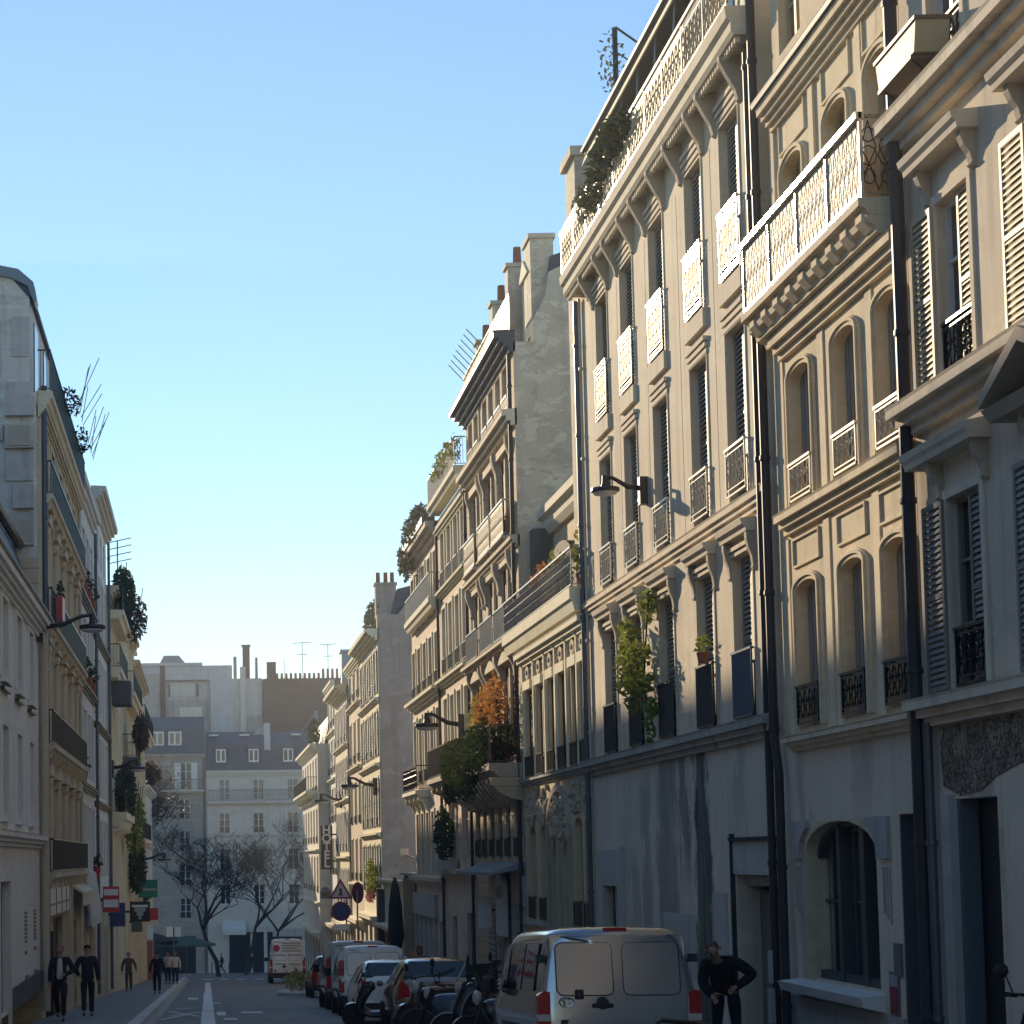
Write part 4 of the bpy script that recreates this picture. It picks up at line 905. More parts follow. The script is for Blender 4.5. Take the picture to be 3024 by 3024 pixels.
g.box(24.3, 24.72, 1.52, 2.02, 0, .05).box(27.88, 28.25, 1.52, 2.02, 0, .05)
b.part('arch_surround', g, 'concrete')
g = b.mb()
for u0 in (24.33, 27.95):
    for k in range(3): g.box(u0 + k * .11, u0 + .05 + k * .11, .75 + .06 * k, 1.42, 0, .012)
b.part('carved_groove', g, 'grey_render')
g = b.mb(); g.prof(24.7, 28.2, [(0, -.3), (.26, -.24), (.3, -.12), (0, -.085)]); b.part('window_sill', g, 'white_paint')
b.op(23.18, 23.98, b.z0 + .02, 2.03, .24); g = b.mb(); g.box(23.18, 23.98, b.z0, 2.03, -.32, -.28); b.part('door', g, 'door_dark')
g = b.mb(); g.box(23.965, 23.979, b.z0 + .05, 2.02, -.27, -.01); b.part('door_reveal', g, 'door_slate')
gp = b.mb(); gp.box(23.99, 28.7, b.z0, -.32, 0, .03); b.part('plinth', gp, 'concrete')
b.walls(low=(2.96, 'ground_render'))
sw = b.mb(); sw.box(28.02, 28.8, 3.0, 8.55, -3, 0).box(28.02, 28.8, 8.55, 15, -3, -.55); b.part('side_bay', sw, 'sand_plaster'); sw = b.mb(); sw.box(28.02, 28.8, b.z0, 3.0, -3, 0); b.part('side_bay_base', sw, 'ground_render')
b.pipe(28.62, gz(28) + .2, 13.8, 'pipe_dark', .06, .12, [(3.2, 0), (2.7, -.18)])
m = MB(FRR); m.box(24.02, 24.28, .16, .54, 0, .025); single('wall_plaque', m, 'louvre_grey', 'small dark grey plate on the wall beside the doorway', 'plaque', (8, 24.15, .16))
t = thing('poster_frame', 'tall red and pale poster in a frame below the grey plate', 'poster', (7.98, 24.32, -.3))
m = MB(FRR); m.box(24.16, 24.48, -.3, .2, .0, .02); obj('frame', m.mesh('frame', 'louvre_grey', t.location), t)
m = MB(FRR); m.box(24.19, 24.45, -.27, .03, .02, .024); obj('red_sheet', m.mesh('red_sheet', 'poster_red', t.location), t)
m = MB(FRR); m.box(24.19, 24.45, .035, .17, .02, .024); obj('pale_sheet', m.mesh('pale_sheet', 'poster_pale', t.location), t)
# ------------------------------------------------------------------ third: tall building with the corbelled top balcony
b = Bld('corbelled_building', 'tall buff building with five window bays and a corbelled top balcony', FRR, 28.82, 42.7, 13.9, 'buff_plaster')
us = [39.82, 37.42, 34.9, 32.14, 29.86]; W3 = 1.12
b.row(us, W3, 3.57, 6.02, 'louvre', .15, smat='shutter_grey')
b.row(us, W3, 6.9, 9.46, 'louvre', .15, smat='shutter_grey', rail='scroll', rh=.74, rmat='iron_pale')
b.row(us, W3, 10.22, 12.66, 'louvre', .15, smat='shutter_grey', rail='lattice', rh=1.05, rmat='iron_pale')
for i, u in enumerate(us): put(b, u + .01, 3.6, 0, unit('rail', FRR, W3 - .02, .95 if i < 3 else 1.0, 'reed', 'guard_multi' if i == 4 else 'guard_dark'))
sm = b.mb(); hd = b.mb(); cb = b.mb(); sl = b.mb(); ap = b.mb()
for u in us:
    for v in (9.46, 12.72):
        for k in range(3): sm.box(u - .06, u + W3 + .06, v + .02 + k * .1, v + .09 + k * .1, 0, .03 + .022 * k)
    sl.box(u - .08, u + W3 + .08, 9.9, 10.2, 0, .07)
    hd.prof(u - .2, u + W3 + .2, [(0, 6.26), (.14, 6.26), (.15, 6.32), (.2, 6.36), (.22, 6.44), (0, 6.47)])
    for k in range(2): hd.box(u - .02, u + W3 + .02, 6.03 + k * .08, 6.09 + k * .08, 0, .04 + .03 * k)
    for a in (u - .17, u + W3 + .02): corbel(cb, a, .11, 5.7, 6.255, .13)
    b.surround(ap, u, u + W3, 3.57, 6.02, 0, .05, .02); b.surround(ap, u, u + W3, 6.9, 9.46, 0, .035, .02); b.surround(ap, u, u + W3, 10.22, 12.66, 0, .035, .02)
b.part('lintel', sm, 'buff_trim'); b.part('window_hood', hd, 'buff_trim'); b.part('console', cb, 'bracket_stone'); b.part('window_sill', sl, 'buff_trim'); b.part('window_surround', ap, 'buff_trim')
b.cornice(6.52, 6.8, .13, 'buff_trim', 'ledge'); b.cornice(3.22, 3.54, .22, 'grey_render', 'ledge')
ns = b.mb()
for u in (36.4, 33.9, 31.6, 38.9): ns.box(u - .004, u + .004, 6.9, 12.6, 0, .004)
b.part('wall_seam', ns, 'grey_render')
# corbelled balcony
m = b.mb(); m.prof(28.85, 42.65, [(-.05, 13.3), (.3, 13.3), (.34, 13.36), (.34, 13.5), (.4, 13.55), (.42, 13.72), (-.5, 13.74)]); bal = b.part('balcony', m, 'buff_trim')
m = b.mb()
for u in us:
    for a in (u - .24, u + W3 + .12): m.prof(a, a + .12, [(0, 13.295), (.32, 13.295), (.32, 13.22), (.2, 12.98), (.1, 12.8), (.06, 12.64), (0, 12.6)])
b.part('bracket', m, 'bracket_stone', bal)
m = b.mb()
for i in range(98):
    u = 28.9 + i * .14
    m.box(u, u + .07, 13.2, 13.295, .2, .27)
b.part('dentil', m, 'buff_trim', bal)
m = b.mb(); o = .36; v = 13.74
m.box(28.9, 42.62, v + .86, v + .92, o - .035, o + .035).box(28.9, 42.62, v + .05, v + .08, o - .012, o + .012).box(28.9, 42.62, v + .72, v + .74, o - .01, o + .01)
for i in range(170): u = 28.95 + i * .0805; m.box(u - .011, u + .011, v + .06, v + .86, o - .009, o + .009)
for i in range(11): u = 28.92 + i * 1.365; m.box(u - .02, u + .02, v, v + .92, o - .02, o + .02)
m.box(42.6, 42.64, v, v + .92, -.3, o); b.part('railing', m, 'iron_pale', bal); m = b.mb(); scrollwork(m, 29, 42.5, v + .1, v + .7, o + .012, .009, .24); b.part('scrollwork', m, 'iron_glint', bal)
m = b.mb(); m.box(31.5, 42.6, v + .1, v + .82, o + .008, o + .012); b.part('glint_screen', m, 'glint_screen_gold', bal)  # sheet added for the painted gold glitter along the rail
# attic storey behind the balcony
fr2 = FRR.off(-.62); m = MB(fr2); m.box(28.85, 42.65, 13.7, 16.4, -5, 0); at = b.part('attic', m, 'cream_trim')
m = MB(fr2)
for i in range(6): u = 30 + i * 2.2; m.box(u, u + 1.2, 13.8, 15.9, 0, .02)
b.part('attic_window', m, 'glass_dark', at)
m = MB(fr2); m.box(28.85, 42.75, 16.4, 16.52, -5, .42); m.tube([(28.85, 16.5, .44), (42.8, 16.5, .44)], .06, 8)
b.part('attic_eave', m, 'zinc_dark', at)
m = MB(fr2)
for i in range(9): u = 30 + i * 1.5; m.tube([(u, 13.8, .55), (u, 16.4, .38)], .02, 5)
b.part('awning_pole', m, 'iron_grey', at)
m = MB(fr2); m.prof(28.9, 42.7, [(.42, 16.35), (.5, 16.12), (.47, 16.12), (.39, 16.35)]); b.part('awning_fringe', m, 'cream_trim', at)
m = MB(FRR); m.box(43.4, 44.5, 6, 16.6, -1.6, -.1).box(43.3, 44.6, 16.6, 16.8, -1.7, 0); b.part('chimney', m, 'gable_plaster')
# ground floor
b.op(40.2, 41.55, b.z0 + .02, 1.0, .1)
m = b.mb(); m.box(40.2, 41.55, b.z0, 1.0, -.18, -.14); b.part('door', m, 'door_dark')
m = b.mb(); m.box(40.95, 41.0, b.z0, 1.0, -.14, -.08).box(40.2, 40.95, -.3, -.22, -.14, -.08).box(40.2, 40.26, b.z0, 1.0, -.14, -.08); b.part('door_frame', m, 'frame_white')
m = b.mb(); m.box(40.27, 40.94, b.z0, -.31, -.14, -.1); b.part('door_panel', m, 'door_maroon')
m = b.mb(); m.box(39.7, 40.19, b.z0, 1.7, 0, .05).box(41.56, 42.2, b.z0, 1.7, 0, .05).box(39.7, 42.2, 1.0, 1.7, .0, .052).box(39.62, 39.7, b.z0, 1.75, 0, .08); b.part('door_surround', m, 'patch_render')
b.op(29.0, 31.35, b.z0 + .02, 1.28, .33)
m = b.mb(); m.box(29.0, 29.9, b.z0, -.12, -.38, -.28).box(30.02, 31.35, b.z0, 1.05, -.41, -.34); b.part('garage_door', m, 'louvre_grey')
m = b.mb(); [m.box(29.0, 29.96, -.08 + k * .1, -.03 + k * .1, -.35, -.26) for k in range(12)]; b.part('louvre_vent', m, 'louvre_grey')
m = b.mb(); m.box(29.0, 29.98, -.1, 1.1, -.41, -.38); b.part('vent_back', m, 'door_dark')
m = b.mb(); m.box(29.0, 31.35, 1.12, 1.26, -.33, -.18); b.part('roller_box', m, 'concrete')
m = b.mb(); m.box(28.95, 31.42, 1.29, 1.78, 0, .03); b.part('garage_lintel', m, 'patch_render')
m = b.mb(); m.box(31.42, 31.5, b.z0, 1.9, 0, .06).box(28.9, 31.5, 1.79, 1.84, 0, .08); b.part('garage_frame', m, 'stain')
random.seed(5)
m = b.mb(); m.box(31.9, 32.85, -.4, 1.0, 0, .004).box(34.0, 36.4, -.45, .6, 0, .0025); b.part('render_patch', m, 'patch_render')
m = b.mb()
for i in range(11): a = 37.0 + random.uniform(-.5, .5); c = -1.0 + random.uniform(-.3, .3); m.tube([(a, c, .006), (a + random.uniform(-.5, .5), c + random.uniform(.2, .5), .006), (a + random.uniform(-.8, .8), c + random.uniform(.3, .7), .006)], .02, 4)
m.tube([(36.0, -1.6, .006), (35.6, -.9, .006), (35.0, -.85, .006), (34.6, -.65, .006), (34.1, -.9, .006), (33.7, -1.5, .006)], .02, 4); m.tube([(33.6, -1.5, .006), (33.4, -1.1, .006), (33.1, -1.2, .006), (32.9, -1.7, .006)], .02, 4)
b.part('graffiti', m, 'graffiti')
b.walls(low=(3.22, 'stained_render'))
b.pipe(28.98, gz(29) + .3, 13.2, 'pipe_dark', .055, .1); b.pipe(42.62, gz(42) + .3, 13.2, 'pipe_blue', .055, .1); b.pipe(42.42, 3.5, 13.2, 'pipe_cream', .03, .06)
m = MB(FRR); m.box(28.9, 29.02, -.2, .25, .16, .2).box(28.88, 29.05, -.75, -.28, .15, .21); single('notice', m, 'poster_pale', 'pale torn notices wrapped round the downpipe by the louvred vent', 'notice', (7.8, 28.96, -.75))
# wall lamp
def wall_lamp(fr, u, v, L, label, sc=1.0, arm='lamp_metal'):
    t = thing('wall_lamp', label, 'street lamp', fr.p(u, v, 0), 'lamps bracketed to the house fronts')
    m = MB(fr); m.box(u - .09 * sc, u + .09 * sc, v - .25 * sc, v + .25 * sc, 0, .14 * sc); obj('bracket', m.mesh('bracket', arm, t.location), t)
    m = MB(fr); m.tube([(u, v + .05, .1), (u, v + .08 * sc, L * .45), (u, v + .24 * sc, L * .8), (u, v + .27 * sc, L)], [.05 * sc, .045 * sc, .035 * sc, .03 * sc], 8); obj('arm', m.mesh('arm', arm, t.location, smooth=True), t)
    m = MB(fr); m.lathe((u, v + .03 * sc, L), [(.05 * sc, .26 * sc), (.06 * sc, .12 * sc), (.08 * sc, .06 * sc), (.25 * sc, .03 * sc), (.26 * sc, -.02 * sc), (.24 * sc, -.04 * sc)], 20); obj('lamp_head', m.mesh('lamp_head', arm, t.location), t)
    m = MB(fr); m.lathe((u, v - .015 * sc, L), [(.22 * sc, 0), (.2 * sc, -.04 * sc), (.1 * sc, -.06 * sc)], 20); obj('lens', m.mesh('lens', 'lamp_glass', t.location), t)
wall_lamp(FRR, 36.76, 8.12, .74, 'round street lamp on a short arm fixed between the tall windows of the corbelled building')
# climbing plant on the first floor
t = thing('climbing_plant', 'leafy yellow green climber spilling from a first floor window of the corbelled building', 'plant', (7.8, 36.4, 3.6))
m = MB(FRR); random.seed(11)
for c, r, n in (((36.7, 5.05, .35), (.95, .35, .25), 260), ((37.35, 5.55, .3), (.4, .35, .2), 120), ((36.0, 5.95, .22), (.3, .3, .15), 80), ((36.3, 4.6, .3), (.55, .25, .2), 130), ((37.0, 4.5, .3), (.25, .4, .15), 70), ((35.9, 4.15, .2), (.3, .2, .15), 50), ((36.2, 3.75, .2), (.12, .3, .1), 30), ((37.5, 4.9, .35), (.2, .5, .12), 60)): m.leaves((c[0], c[1], c[2]), r, n, .085)
obj('foliage', m.mesh('foliage', 'leaf_green', t.location), t)
m = MB(FRR); m.tube([(36.2, 3.7, .1), (36.3, 4.5, .25), (36.6, 5.2, .35), (37.2, 5.6, .3)], .018, 5); m.tube([(36.3, 4.5, .25), (36.0, 5.4, .25), (35.9, 6.1, .2)], .015, 5); obj('stem', m.mesh('stem', 'bark', t.location), t)
t = thing('potted_plant', 'small potted plant with white blooms on the rail of a first floor window', 'plant', (7.85, 32.6, 4.6))
m = MB(FRR); m.lathe((32.6, 4.62, .1), [(.07, 0), (.1, .16)], 8); obj('pot', m.mesh('pot', 'terracotta', t.location), t)
m = MB(FRR); m.leaves((32.6, 4.9, .1), (.25, .18, .12), 60, .06); obj('foliage', m.mesh('foliage', 'leaf_green', t.location), t)
# plants on the top balcony
t = thing('balcony_bush', 'big dark bush with grey green sprays over the top balcony rail', 'plant', (7.6, 37.8, 13.76))
m = MB(FRR); m.leaves((37.0, 14.55, .42), (1.7, .38, .3), 620, .1); m.leaves((38.6, 14.2, .42), (.8, .3, .25), 160, .09); obj('foliage', m.mesh('foliage', 'leaf_dark', t.location), t)
m = MB(FRR); m.leaves((39.6, 14.35, .4), (.7, .35, .25), 160, .08); m.leaves((37.9, 14.95, .3), (.5, .2, .2), 80, .08); obj('sprays', m.mesh('sprays', 'leaf_grey', t.location), t)
for i, (u, col) in enumerate(((34.2, 'leaf_dark'), (41.4, 'leaf_yellow'), (31.4, 'flower_pink'))):
    m = MB(FRR); m.lathe((u, 13.76, .05), [(.14, 0), (.2, .35)], 8); t = thing('potted_plant', ['dark leafy pot plant on the top balcony nearest its near end', 'yellowish pot plant at the far end of the top balcony', 'pink flowering pot plant on the top balcony beside the drainpipe'][i], 'plant', (7.95, u, 13.76))
    obj('pot', m.mesh('pot', 'terracotta', t.location), t); m = MB(FRR); m.leaves((u, 14.4, .12), (.4, .35, .25), 130, .08); obj('foliage', m.mesh('foliage', col, t.location), t)
t = thing('roof_trellis', 'dark metal trellis frame with a climber standing on the attic roof', 'trellis', (8.3, 41.2, 16.5))
m = MB(FRR); m.tube([(39.7, 16.5, -.3), (39.7, 17.9, -.3), (40.5, 17.9, -.9), (40.5, 16.5, -.9)], .03, 5); m.tube([(39.7, 17.4, -.3), (40.5, 17.4, -.9)], .02, 4); m.tube([(39.7, 16.5, -.25), (39.7, 17.9, -.25)], .03, 4); obj('frame', m.mesh('frame', 'post_green', t.location), t)
m = MB(FRR); m.leaves((39.7, 17.2, -.2), (.3, .75, .3), 110, .06); obj('foliage', m.mesh('foliage', 'leaf_grey', t.location), t)
# ------------------------------------------------------------------ fourth: low carved building with the terrace balcony
b = Bld('carved_building', 'low ornate building with carved arches and a terrace behind an iron balcony', FRR, 42.75, 51.6, 7.0, 'ochre_plaster')
c4 = [50.1, 48.5, 46.9, 45.4, 43.95, 42.9]; w4 = [1.0, .87, .87, .97, .87, .75]
for u, w in zip(c4, w4):
    b.row([u], w, 3.5, 5.66, 'cas', .1, fm='frame_brown', gm='glass_tan', rail='bars', rh=.5, rows=2)
fz = b.mb(); ro = b.mb(); pr = b.mb()
for u, w in zip(c4, w4):
    fz.box(u - .05, u + w + .05, 5.68, 5.9, 0, .08)
    c = u + w / 2; A = [(c + .3 * math.cos(k * PI / 6) * (1 if k % 2 else .72), 6.1 + .17 * math.sin(k * PI / 6)) for k in range(12)]
    ro.ext(A, 0, .05); ro.lathe((c, 6.1, .02), [(.08, 0), (.05, .06)], 8, 'w')
for u in (43.77, 45.1, 46.5, 47.95, 49.55, 51.25): pr.box(u, u + .13, 3.5, 6.28, 0, .07); pr.tube([(u + .065, 6.3, .1), (u + .065, 6.55, .12)], .03, 5)
b.part('frieze', fz, 'cream_trim'); b.part('rosette', ro, 'bracket_stone'); b.part('pilaster', pr, 'cream_trim')
b.cornice(6.28, 6.62, .22, 'cream_trim'); b.cornice(3.32, 3.5, .16, 'concrete', 'ledge')
bal = b.balcony(42.8, 52.6, 7.2, .35, .86, 'cream_trim', 'iron_grey', 'scroll', .5)
# carved ground floor
ca = b.mb(); random.seed(21)
for u, w, v1 in ((50.1, .95, 2.33), (48.55, .9, 2.33), (43.95, .9, 2.42), (42.9, .75, 2.42)):
    b.op(u, u + w, .06, v1, .1, .2); g = b.mb(); g.box(u - .01, u + w + .01, .06, v1, -.18, -.15); b.part('window', g, 'glass_tan')
    put(b, u + .01, .08, 0, unit('rail', FRR, round(w - .02, 3), .55, 'bars', 'iron_black'))
    ca.box(u + .05, u + w - .05, v1 + .12, v1 + .62, 0, .05)
    for k in range(10): ca.lathe((u + random.uniform(0, w), v1 + random.uniform(.02, .7), .02), [(.1, 0), (.07, .06), (.02, .09)], 6, 'w')
for u, w in ((46.75, 1.15), (45.35, 1.2)):
    b.op(u, u + w, b.z0 + .02, 1.98, .12, .55); g = b.mb(); g.box(u - .01, u + w + .01, b.z0, 1.98, -.24, -.2); b.part('door', g, 'door_slate')
A = arc(45.1, 48.15, 2.0, 1.2, 16); B = arc(45.28, 47.97, 2.0, 1.05, 16)
for i in range(16): ca.ext([A[i], A[i + 1], B[i + 1], B[i]], 0, .09)
for k in range(70):
    a = random.uniform(0, PI); r = random.uniform(.1, .95); ca.lathe((46.62 + 1.3 * r * math.cos(a), 2.02 + 1.0 * r * math.sin(a), .01), [(random.uniform(.06, .16), 0), (.06, .08), (.02, .1)], 6, 'w')
for k in range(26): ca.lathe((random.uniform(42.9, 51.3), random.uniform(2.75, 3.25), .01), [(random.uniform(.08, .15), 0), (.06, .07)], 6, 'w')
for u in (45.2, 46.6, 48.0): ca.box(u - .06, u + .06, b.z0, 2.0, 0, .1)
b.part('carving', ca, 'bracket_stone')
g = b.mb(); g.box(42.8, 45.1, -.06, .05, 0, .14).box(48.3, 51.6, -.06, .05, 0, .14); b.part('window_sill', g, 'concrete')
b.walls()
fr2 = FRR.off(-.75); m = MB(fr2); m.box(42.8, 51.5, 7.0, 9.7, -5, 0); at = b.part('terrace_storey', m, 'ochre_plaster')
m = MB(fr2); m.prof(42.8, 51.3, [(-4, 9.6), (.1, 9.6), (.2, 9.75), (.22, 9.95), (.34, 10.0), (.34, 10.2), (.25, 10.26), (-4, 10.5)]); b.part('terrace_cornice', m, 'cream_trim', at)
m = MB(fr2)
for u in (43.4, 45.6): m.box(u, u + 1.1, 7.1, 9.1, 0, .02)
b.part('terrace_window', m, 'glass_dark', at)
m = MB(fr2); A = arc(46.6, 50.8, 7.9, 1.15, 14); m.ext([(46.6, 7.2)] + A + [(50.8, 7.2)], 0, .25); b.part('arched_canopy', m, 'canvas_dark', at)
m = MB(fr2); m.box(51.0, 51.5, 7.2, 9.75, 0, .5); b.part('zinc_flue', m, 'zinc_dark', at)
for i, (u, cl, lab) in enumerate(((43.3, 'leaf_green', 'bright green terrace shrub beside the drainpipe'), (46.6, 'leaf_green', 'yellow green fern in front of the arched canopy'), (48.9, 'leaf_orange', 'rusty orange plant behind the middle of the terrace railing'))):
    t = thing('terrace_plant', lab, 'plant', FRR.p(u, 7.2, -.1)); m = MB(FRR); m.lathe((u, 7.2, -.1), [(.16, 0), (.22, .35)], 8); obj('pot', m.mesh('pot', 'terracotta', t.location), t)
    m = MB(FRR); m.leaves((u, 8.0, -.1), (.55, .55, .3), 200, .1); obj('foliage', m.mesh('foliage', cl, t.location), t)
# ------------------------------------------------------------------ fifth: tall building with the blank gable
b = Bld('gabled_building', 'tall stone building whose blank plaster gable rises over the low carved building', FRR, 51.8, 61.4, 14.7, 'warm_stone')
c5 = [52.7, 55.3, 58.4]
b.row([c + d for c in c5 for d in (0, 1.25)], .95, 13.15, 14.35, 'cas', .1, gm='glass_curtain', sur='buff_trim', rail='bars', rh=.35, rmat='iron_pale')
b.row([c + d for c in c5 for d in (.05, 1.2)], .95, 9.95, 12.1, 'cas', .12, gm='glass_tan', fm='frame_brown')
b.row([c + d for c in c5 for d in (.05, 1.2)], .95, 7.35, 9.2, 'cas', .1, fm='frame_brown')
b.row([c + d for c in c5 for d in (.05, 1.2)], .95, 4.2, 6.6, 'cas', .1, fm='frame_brown')
b.row([52.6, 54.2, 55.7, 57.2, 58.7, 60.1], .75, 1.55, 3.5, 'cas', .1, fm='frame_dark', rail='bars', rh=.5)
b.cornice(12.55, 12.95, .34, 'buff_trim', 'ledge'); b.cornice(9.45, 9.72, .2, 'buff_trim', 'ledge'); b.cornice(6.95, 7.2, .32, 'buff_trim', 'ledge')
b.cornice(14.45, 15.0, .5, 'zinc_dark', 'eave', steps=4)
cb = b.mb(); sm = b.mb()
for c in c5:
    for a in (c - .25, c + 2.2): corbel(cb, a, .16, 8.6, 9.44, .22); corbel(cb, a, .16, 11.6, 12.4, .18); corbel(cb, a, .16, 6.2, 6.94, .24)
    sm.box(c - .1, c + 2.25, 12.15, 12.35, 0, .1); sm.box(c - .1, c + 2.25, 9.22, 9.36, 0, .1)
    sm.ext([(c - .2, 6.66), (c + 2.35, 6.66), (c + 1.07, 7.0)], 0, .16)
    sm.box(c - .28, c - .1, 9.72, 12.1, 0, .06).box(c + 2.24, c + 2.42, 9.72, 12.1, 0, .06)
b.part('console', cb, 'bracket_stone'); b.part('window_hood', sm, 'buff_trim')
for c in c5: b.balcony(c - .1, c + 2.3, 9.85, .3, .95, 'buff_trim', 'iron_pale', 'scroll', .1, screen='glint_screen'); b.balcony(c - .1, c + 2.3, 7.25, .28, .85, 'buff_trim', 'iron_grey', 'bars', .08)
rl = b.balcony(51.9, 61.3, 3.95, .85, .98, 'bracket_stone', 'iron_black', 'bars', .35, 1.5)
m = b.mb(); m.prof(51.88, 52.3, [(0, 3.59), (.8, 3.59), (.78, 3.4), (.6, 3.2), (.3, 3.05), (0, 3.0)]); b.part('end_console', m, 'warm_stone', rl)
m = b.mb()
for i in range(12): a = 52.8 + i * .74; m.prof(a, a + .3, [(0, 3.59), (.7, 3.59), (.5, 3.25), (.2, 2.95), (0, 2.9)])
b.part('bracket', m, 'bracket_stone', rl)
# ground floor shop
b.op(52.3, 53.6, b.z0 + .02, .4, .1); b.op(54.0, 55.2, b.z0 + .02, -.1, .1); b.op(56.0, 57.0, b.z0 + .02, .2, .1)
m = b.mb(); m.box(52.3, 53.6, b.z0, .4, -.16, -.12).box(54.0, 55.2, b.z0, -.1, -.16, -.12).box(56, 57, b.z0, .2, -.16, -.12); b.part('door', m, 'door_dark')
m = b.mb(); m.prof(52.0, 58.8, [(0, 1.45), (.9, 1.2), (.9, 1.12), (0, 1.3)]); b.part('shop_awning', m, 'awning_grey')
m = b.mb(); m.box(57.3, 58.6, b.z0, .3, 0, .03); b.part('roller_shutter', m, 'louvre_grey')
m = b.mb(); [m.box(57.3, 58.6, -3.2 + k * .16, -3.12 + k * .16, .03, .06) for k in range(20)]; b.part('shutter_rib', m, 'concrete')
m = b.mb(); m.box(53.7, 53.9, b.z0, 1.1, 0, .08).box(55.3, 55.5, b.z0, 1.1, 0, .08).box(51.9, 52.2, b.z0, 1.1, 0, .08); b.part('shop_pillar', m, 'concrete')
b.walls('gable_plaster')
b.pipe(51.95, gz(52) + .2, 14.4, 'pipe_dark', .055, .1); b.pipe(61.3, gz(61) + .2, 12.6, 'pipe_dark', .05, .1)
# top: party wall, mansard, dormers, chimneys, rail
E_ = FRE(51.8); m = MB(E_); m.ext([(8.5, 14.7), (8.5, 15.2), (8.85, 15.9), (8.95, 16.5), (12, 18), (12, 14.7)], -.4, 0); rf = b.part('parapet_gable', m, 'gable_plaster')
fr2 = FRR.off(-.7); m = MB(fr2); m.prof(52.1, 61.3, [(0, 14.7), (-.35, 17.0), (-4, 18.2), (-4, 14.7)]); rf = b.part('mansard', m, 'slate')
for k, u in enumerate((52.6, 55.4, 58.2)):
    m = MB(fr2); m.box(u, u + 1.2, 14.9, 16.7, -1.5, .12); m.ext([(u - .12, 16.7), (u + 1.32, 16.7), (u + .6, 17.2)], -1.5, .2); dm = b.part('dormer', m, 'cream_trim', rf)
m = MB(FRE(52.2)); m.box(8.55, 9.15, 15, 17.5, -1, 0).box(8.5, 9.2, 17.5, 17.62, -1.1, .06); b.part('chimney', m, 'gable_plaster', rf)
for (u, z) in ((54.4, 17.4), (57.4, 17.2), (60.6, 16.9)):
    m = MB(FRR); m.box(u, u + .5, 15, z, -1.0, -.3).box(u - .06, u + .56, z, z + .1, -1.06, -.24); b.part('chimney', m, 'gable_plaster', rf)
    m = MB(FRR); m.lathe((u + .25, z + .1, -.6), [(.12, 0), (.1, .5)], 8); b.part('chimney_pot', m, 'terracotta', rf)
m = b.mb(); m.box(52, 61.3, 15.95, 16.0, .02, .07).box(52, 61.3, 15.1, 15.13, .03, .06)
for i in range(62): u = 52 + i * .15; m.box(u, u + .02, 15.0, 15.95, .03, .055)
for i in range(8): u = 57 + i * .6; m.tube([(u, 15.9, .05), (u, 16.4, .5)], .015, 4)
b.part('roof_railing', m, 'iron_gilt', rf)
t = thing('spreading_ivy', 'thick dark ivy hanging over the long first floor balcony of the stone building', 'plant', (7.2, 56, 4))
m = MB(FRR); random.seed(31)
for i in range(10): m.leaves((52.9 + i * .9, 4.4 - .02 * i, .86), (.7, .72, .16), 260, .085)
m.leaves((52.5, 4.5, .4), (.14, .55, .45), 320, .085)
for i in range(5): m.leaves((55 + i * 1.4, 3.55, .86), (.6, .45, .12), 90, .08)
obj('foliage', m.mesh('foliage', 'leaf_dark', t.location), t)
for u, cl, lab, z, r in ((52.9, 'leaf_orange', 'rusty orange shrub above the ivy balcony', 5.55, 1.0), (56.0, 'leaf_yellow', 'pale yellow shrub above the ivy balcony', 5.35, 1.25), (55.0, 'leaf_orange', 'smaller orange shrub between the rusty and the yellow ones', 5.5, .7)):
    t = thing('balcony_shrub', lab, 'shrub', FRR.p(u, 4.0, .4)); m = MB(FRR); m.leaves((u, z, .5), (r, .75, .3), int(330 * r), .09); obj('foliage', m.mesh('foliage', cl, t.location), t)
    m = MB(FRR); m.lathe((u, 4.0, .35), [(.2, 0), (.26, .45)], 8); obj('pot', m.mesh('pot', 'terracotta', t.location), t)
    m = MB(FRR); [m.tube([(u, 4.4, .35), (u + d, z + .2, .5)], .015, 4) for d in (-.3, 0, .3)]; obj('stem', m.mesh('stem', 'bark', t.location), t)
m = MB(FRR); m.ext([(54.2, .85), (55.6, .85), (55.6, -.5), (54.2, -.5)], .12, .25); m.ext(arc(54.2, 55.6, .85, .3, 8), .12, .25)
t = thing('shop_board', 'pale shop board with a rounded top under the grey awning', 'sign', (7.8, 54.9, .1)); obj('board', m.mesh('board', 'awning_white', t.location), t)
m = MB(FRR); m.box(54.35, 55.45, .5, .82, .25, .256); obj('picture_band', m.mesh('picture_band', 'louvre_grey', t.location), t)
t = thing('box_sign', 'white box sign sticking out from the stone building below its awning', 'sign', (7.5, 57.2, 0)); m = MB(FRR); m.box(57.1, 57.25, -.35, .3, .15, .5); obj('box', m.mesh('box', 'sign_white', t.location), t)
m = MB(FRR); m.box(57.13, 57.22, .1, .16, 0, .2); obj('arm', m.mesh('arm', 'iron_black', t.location), t)
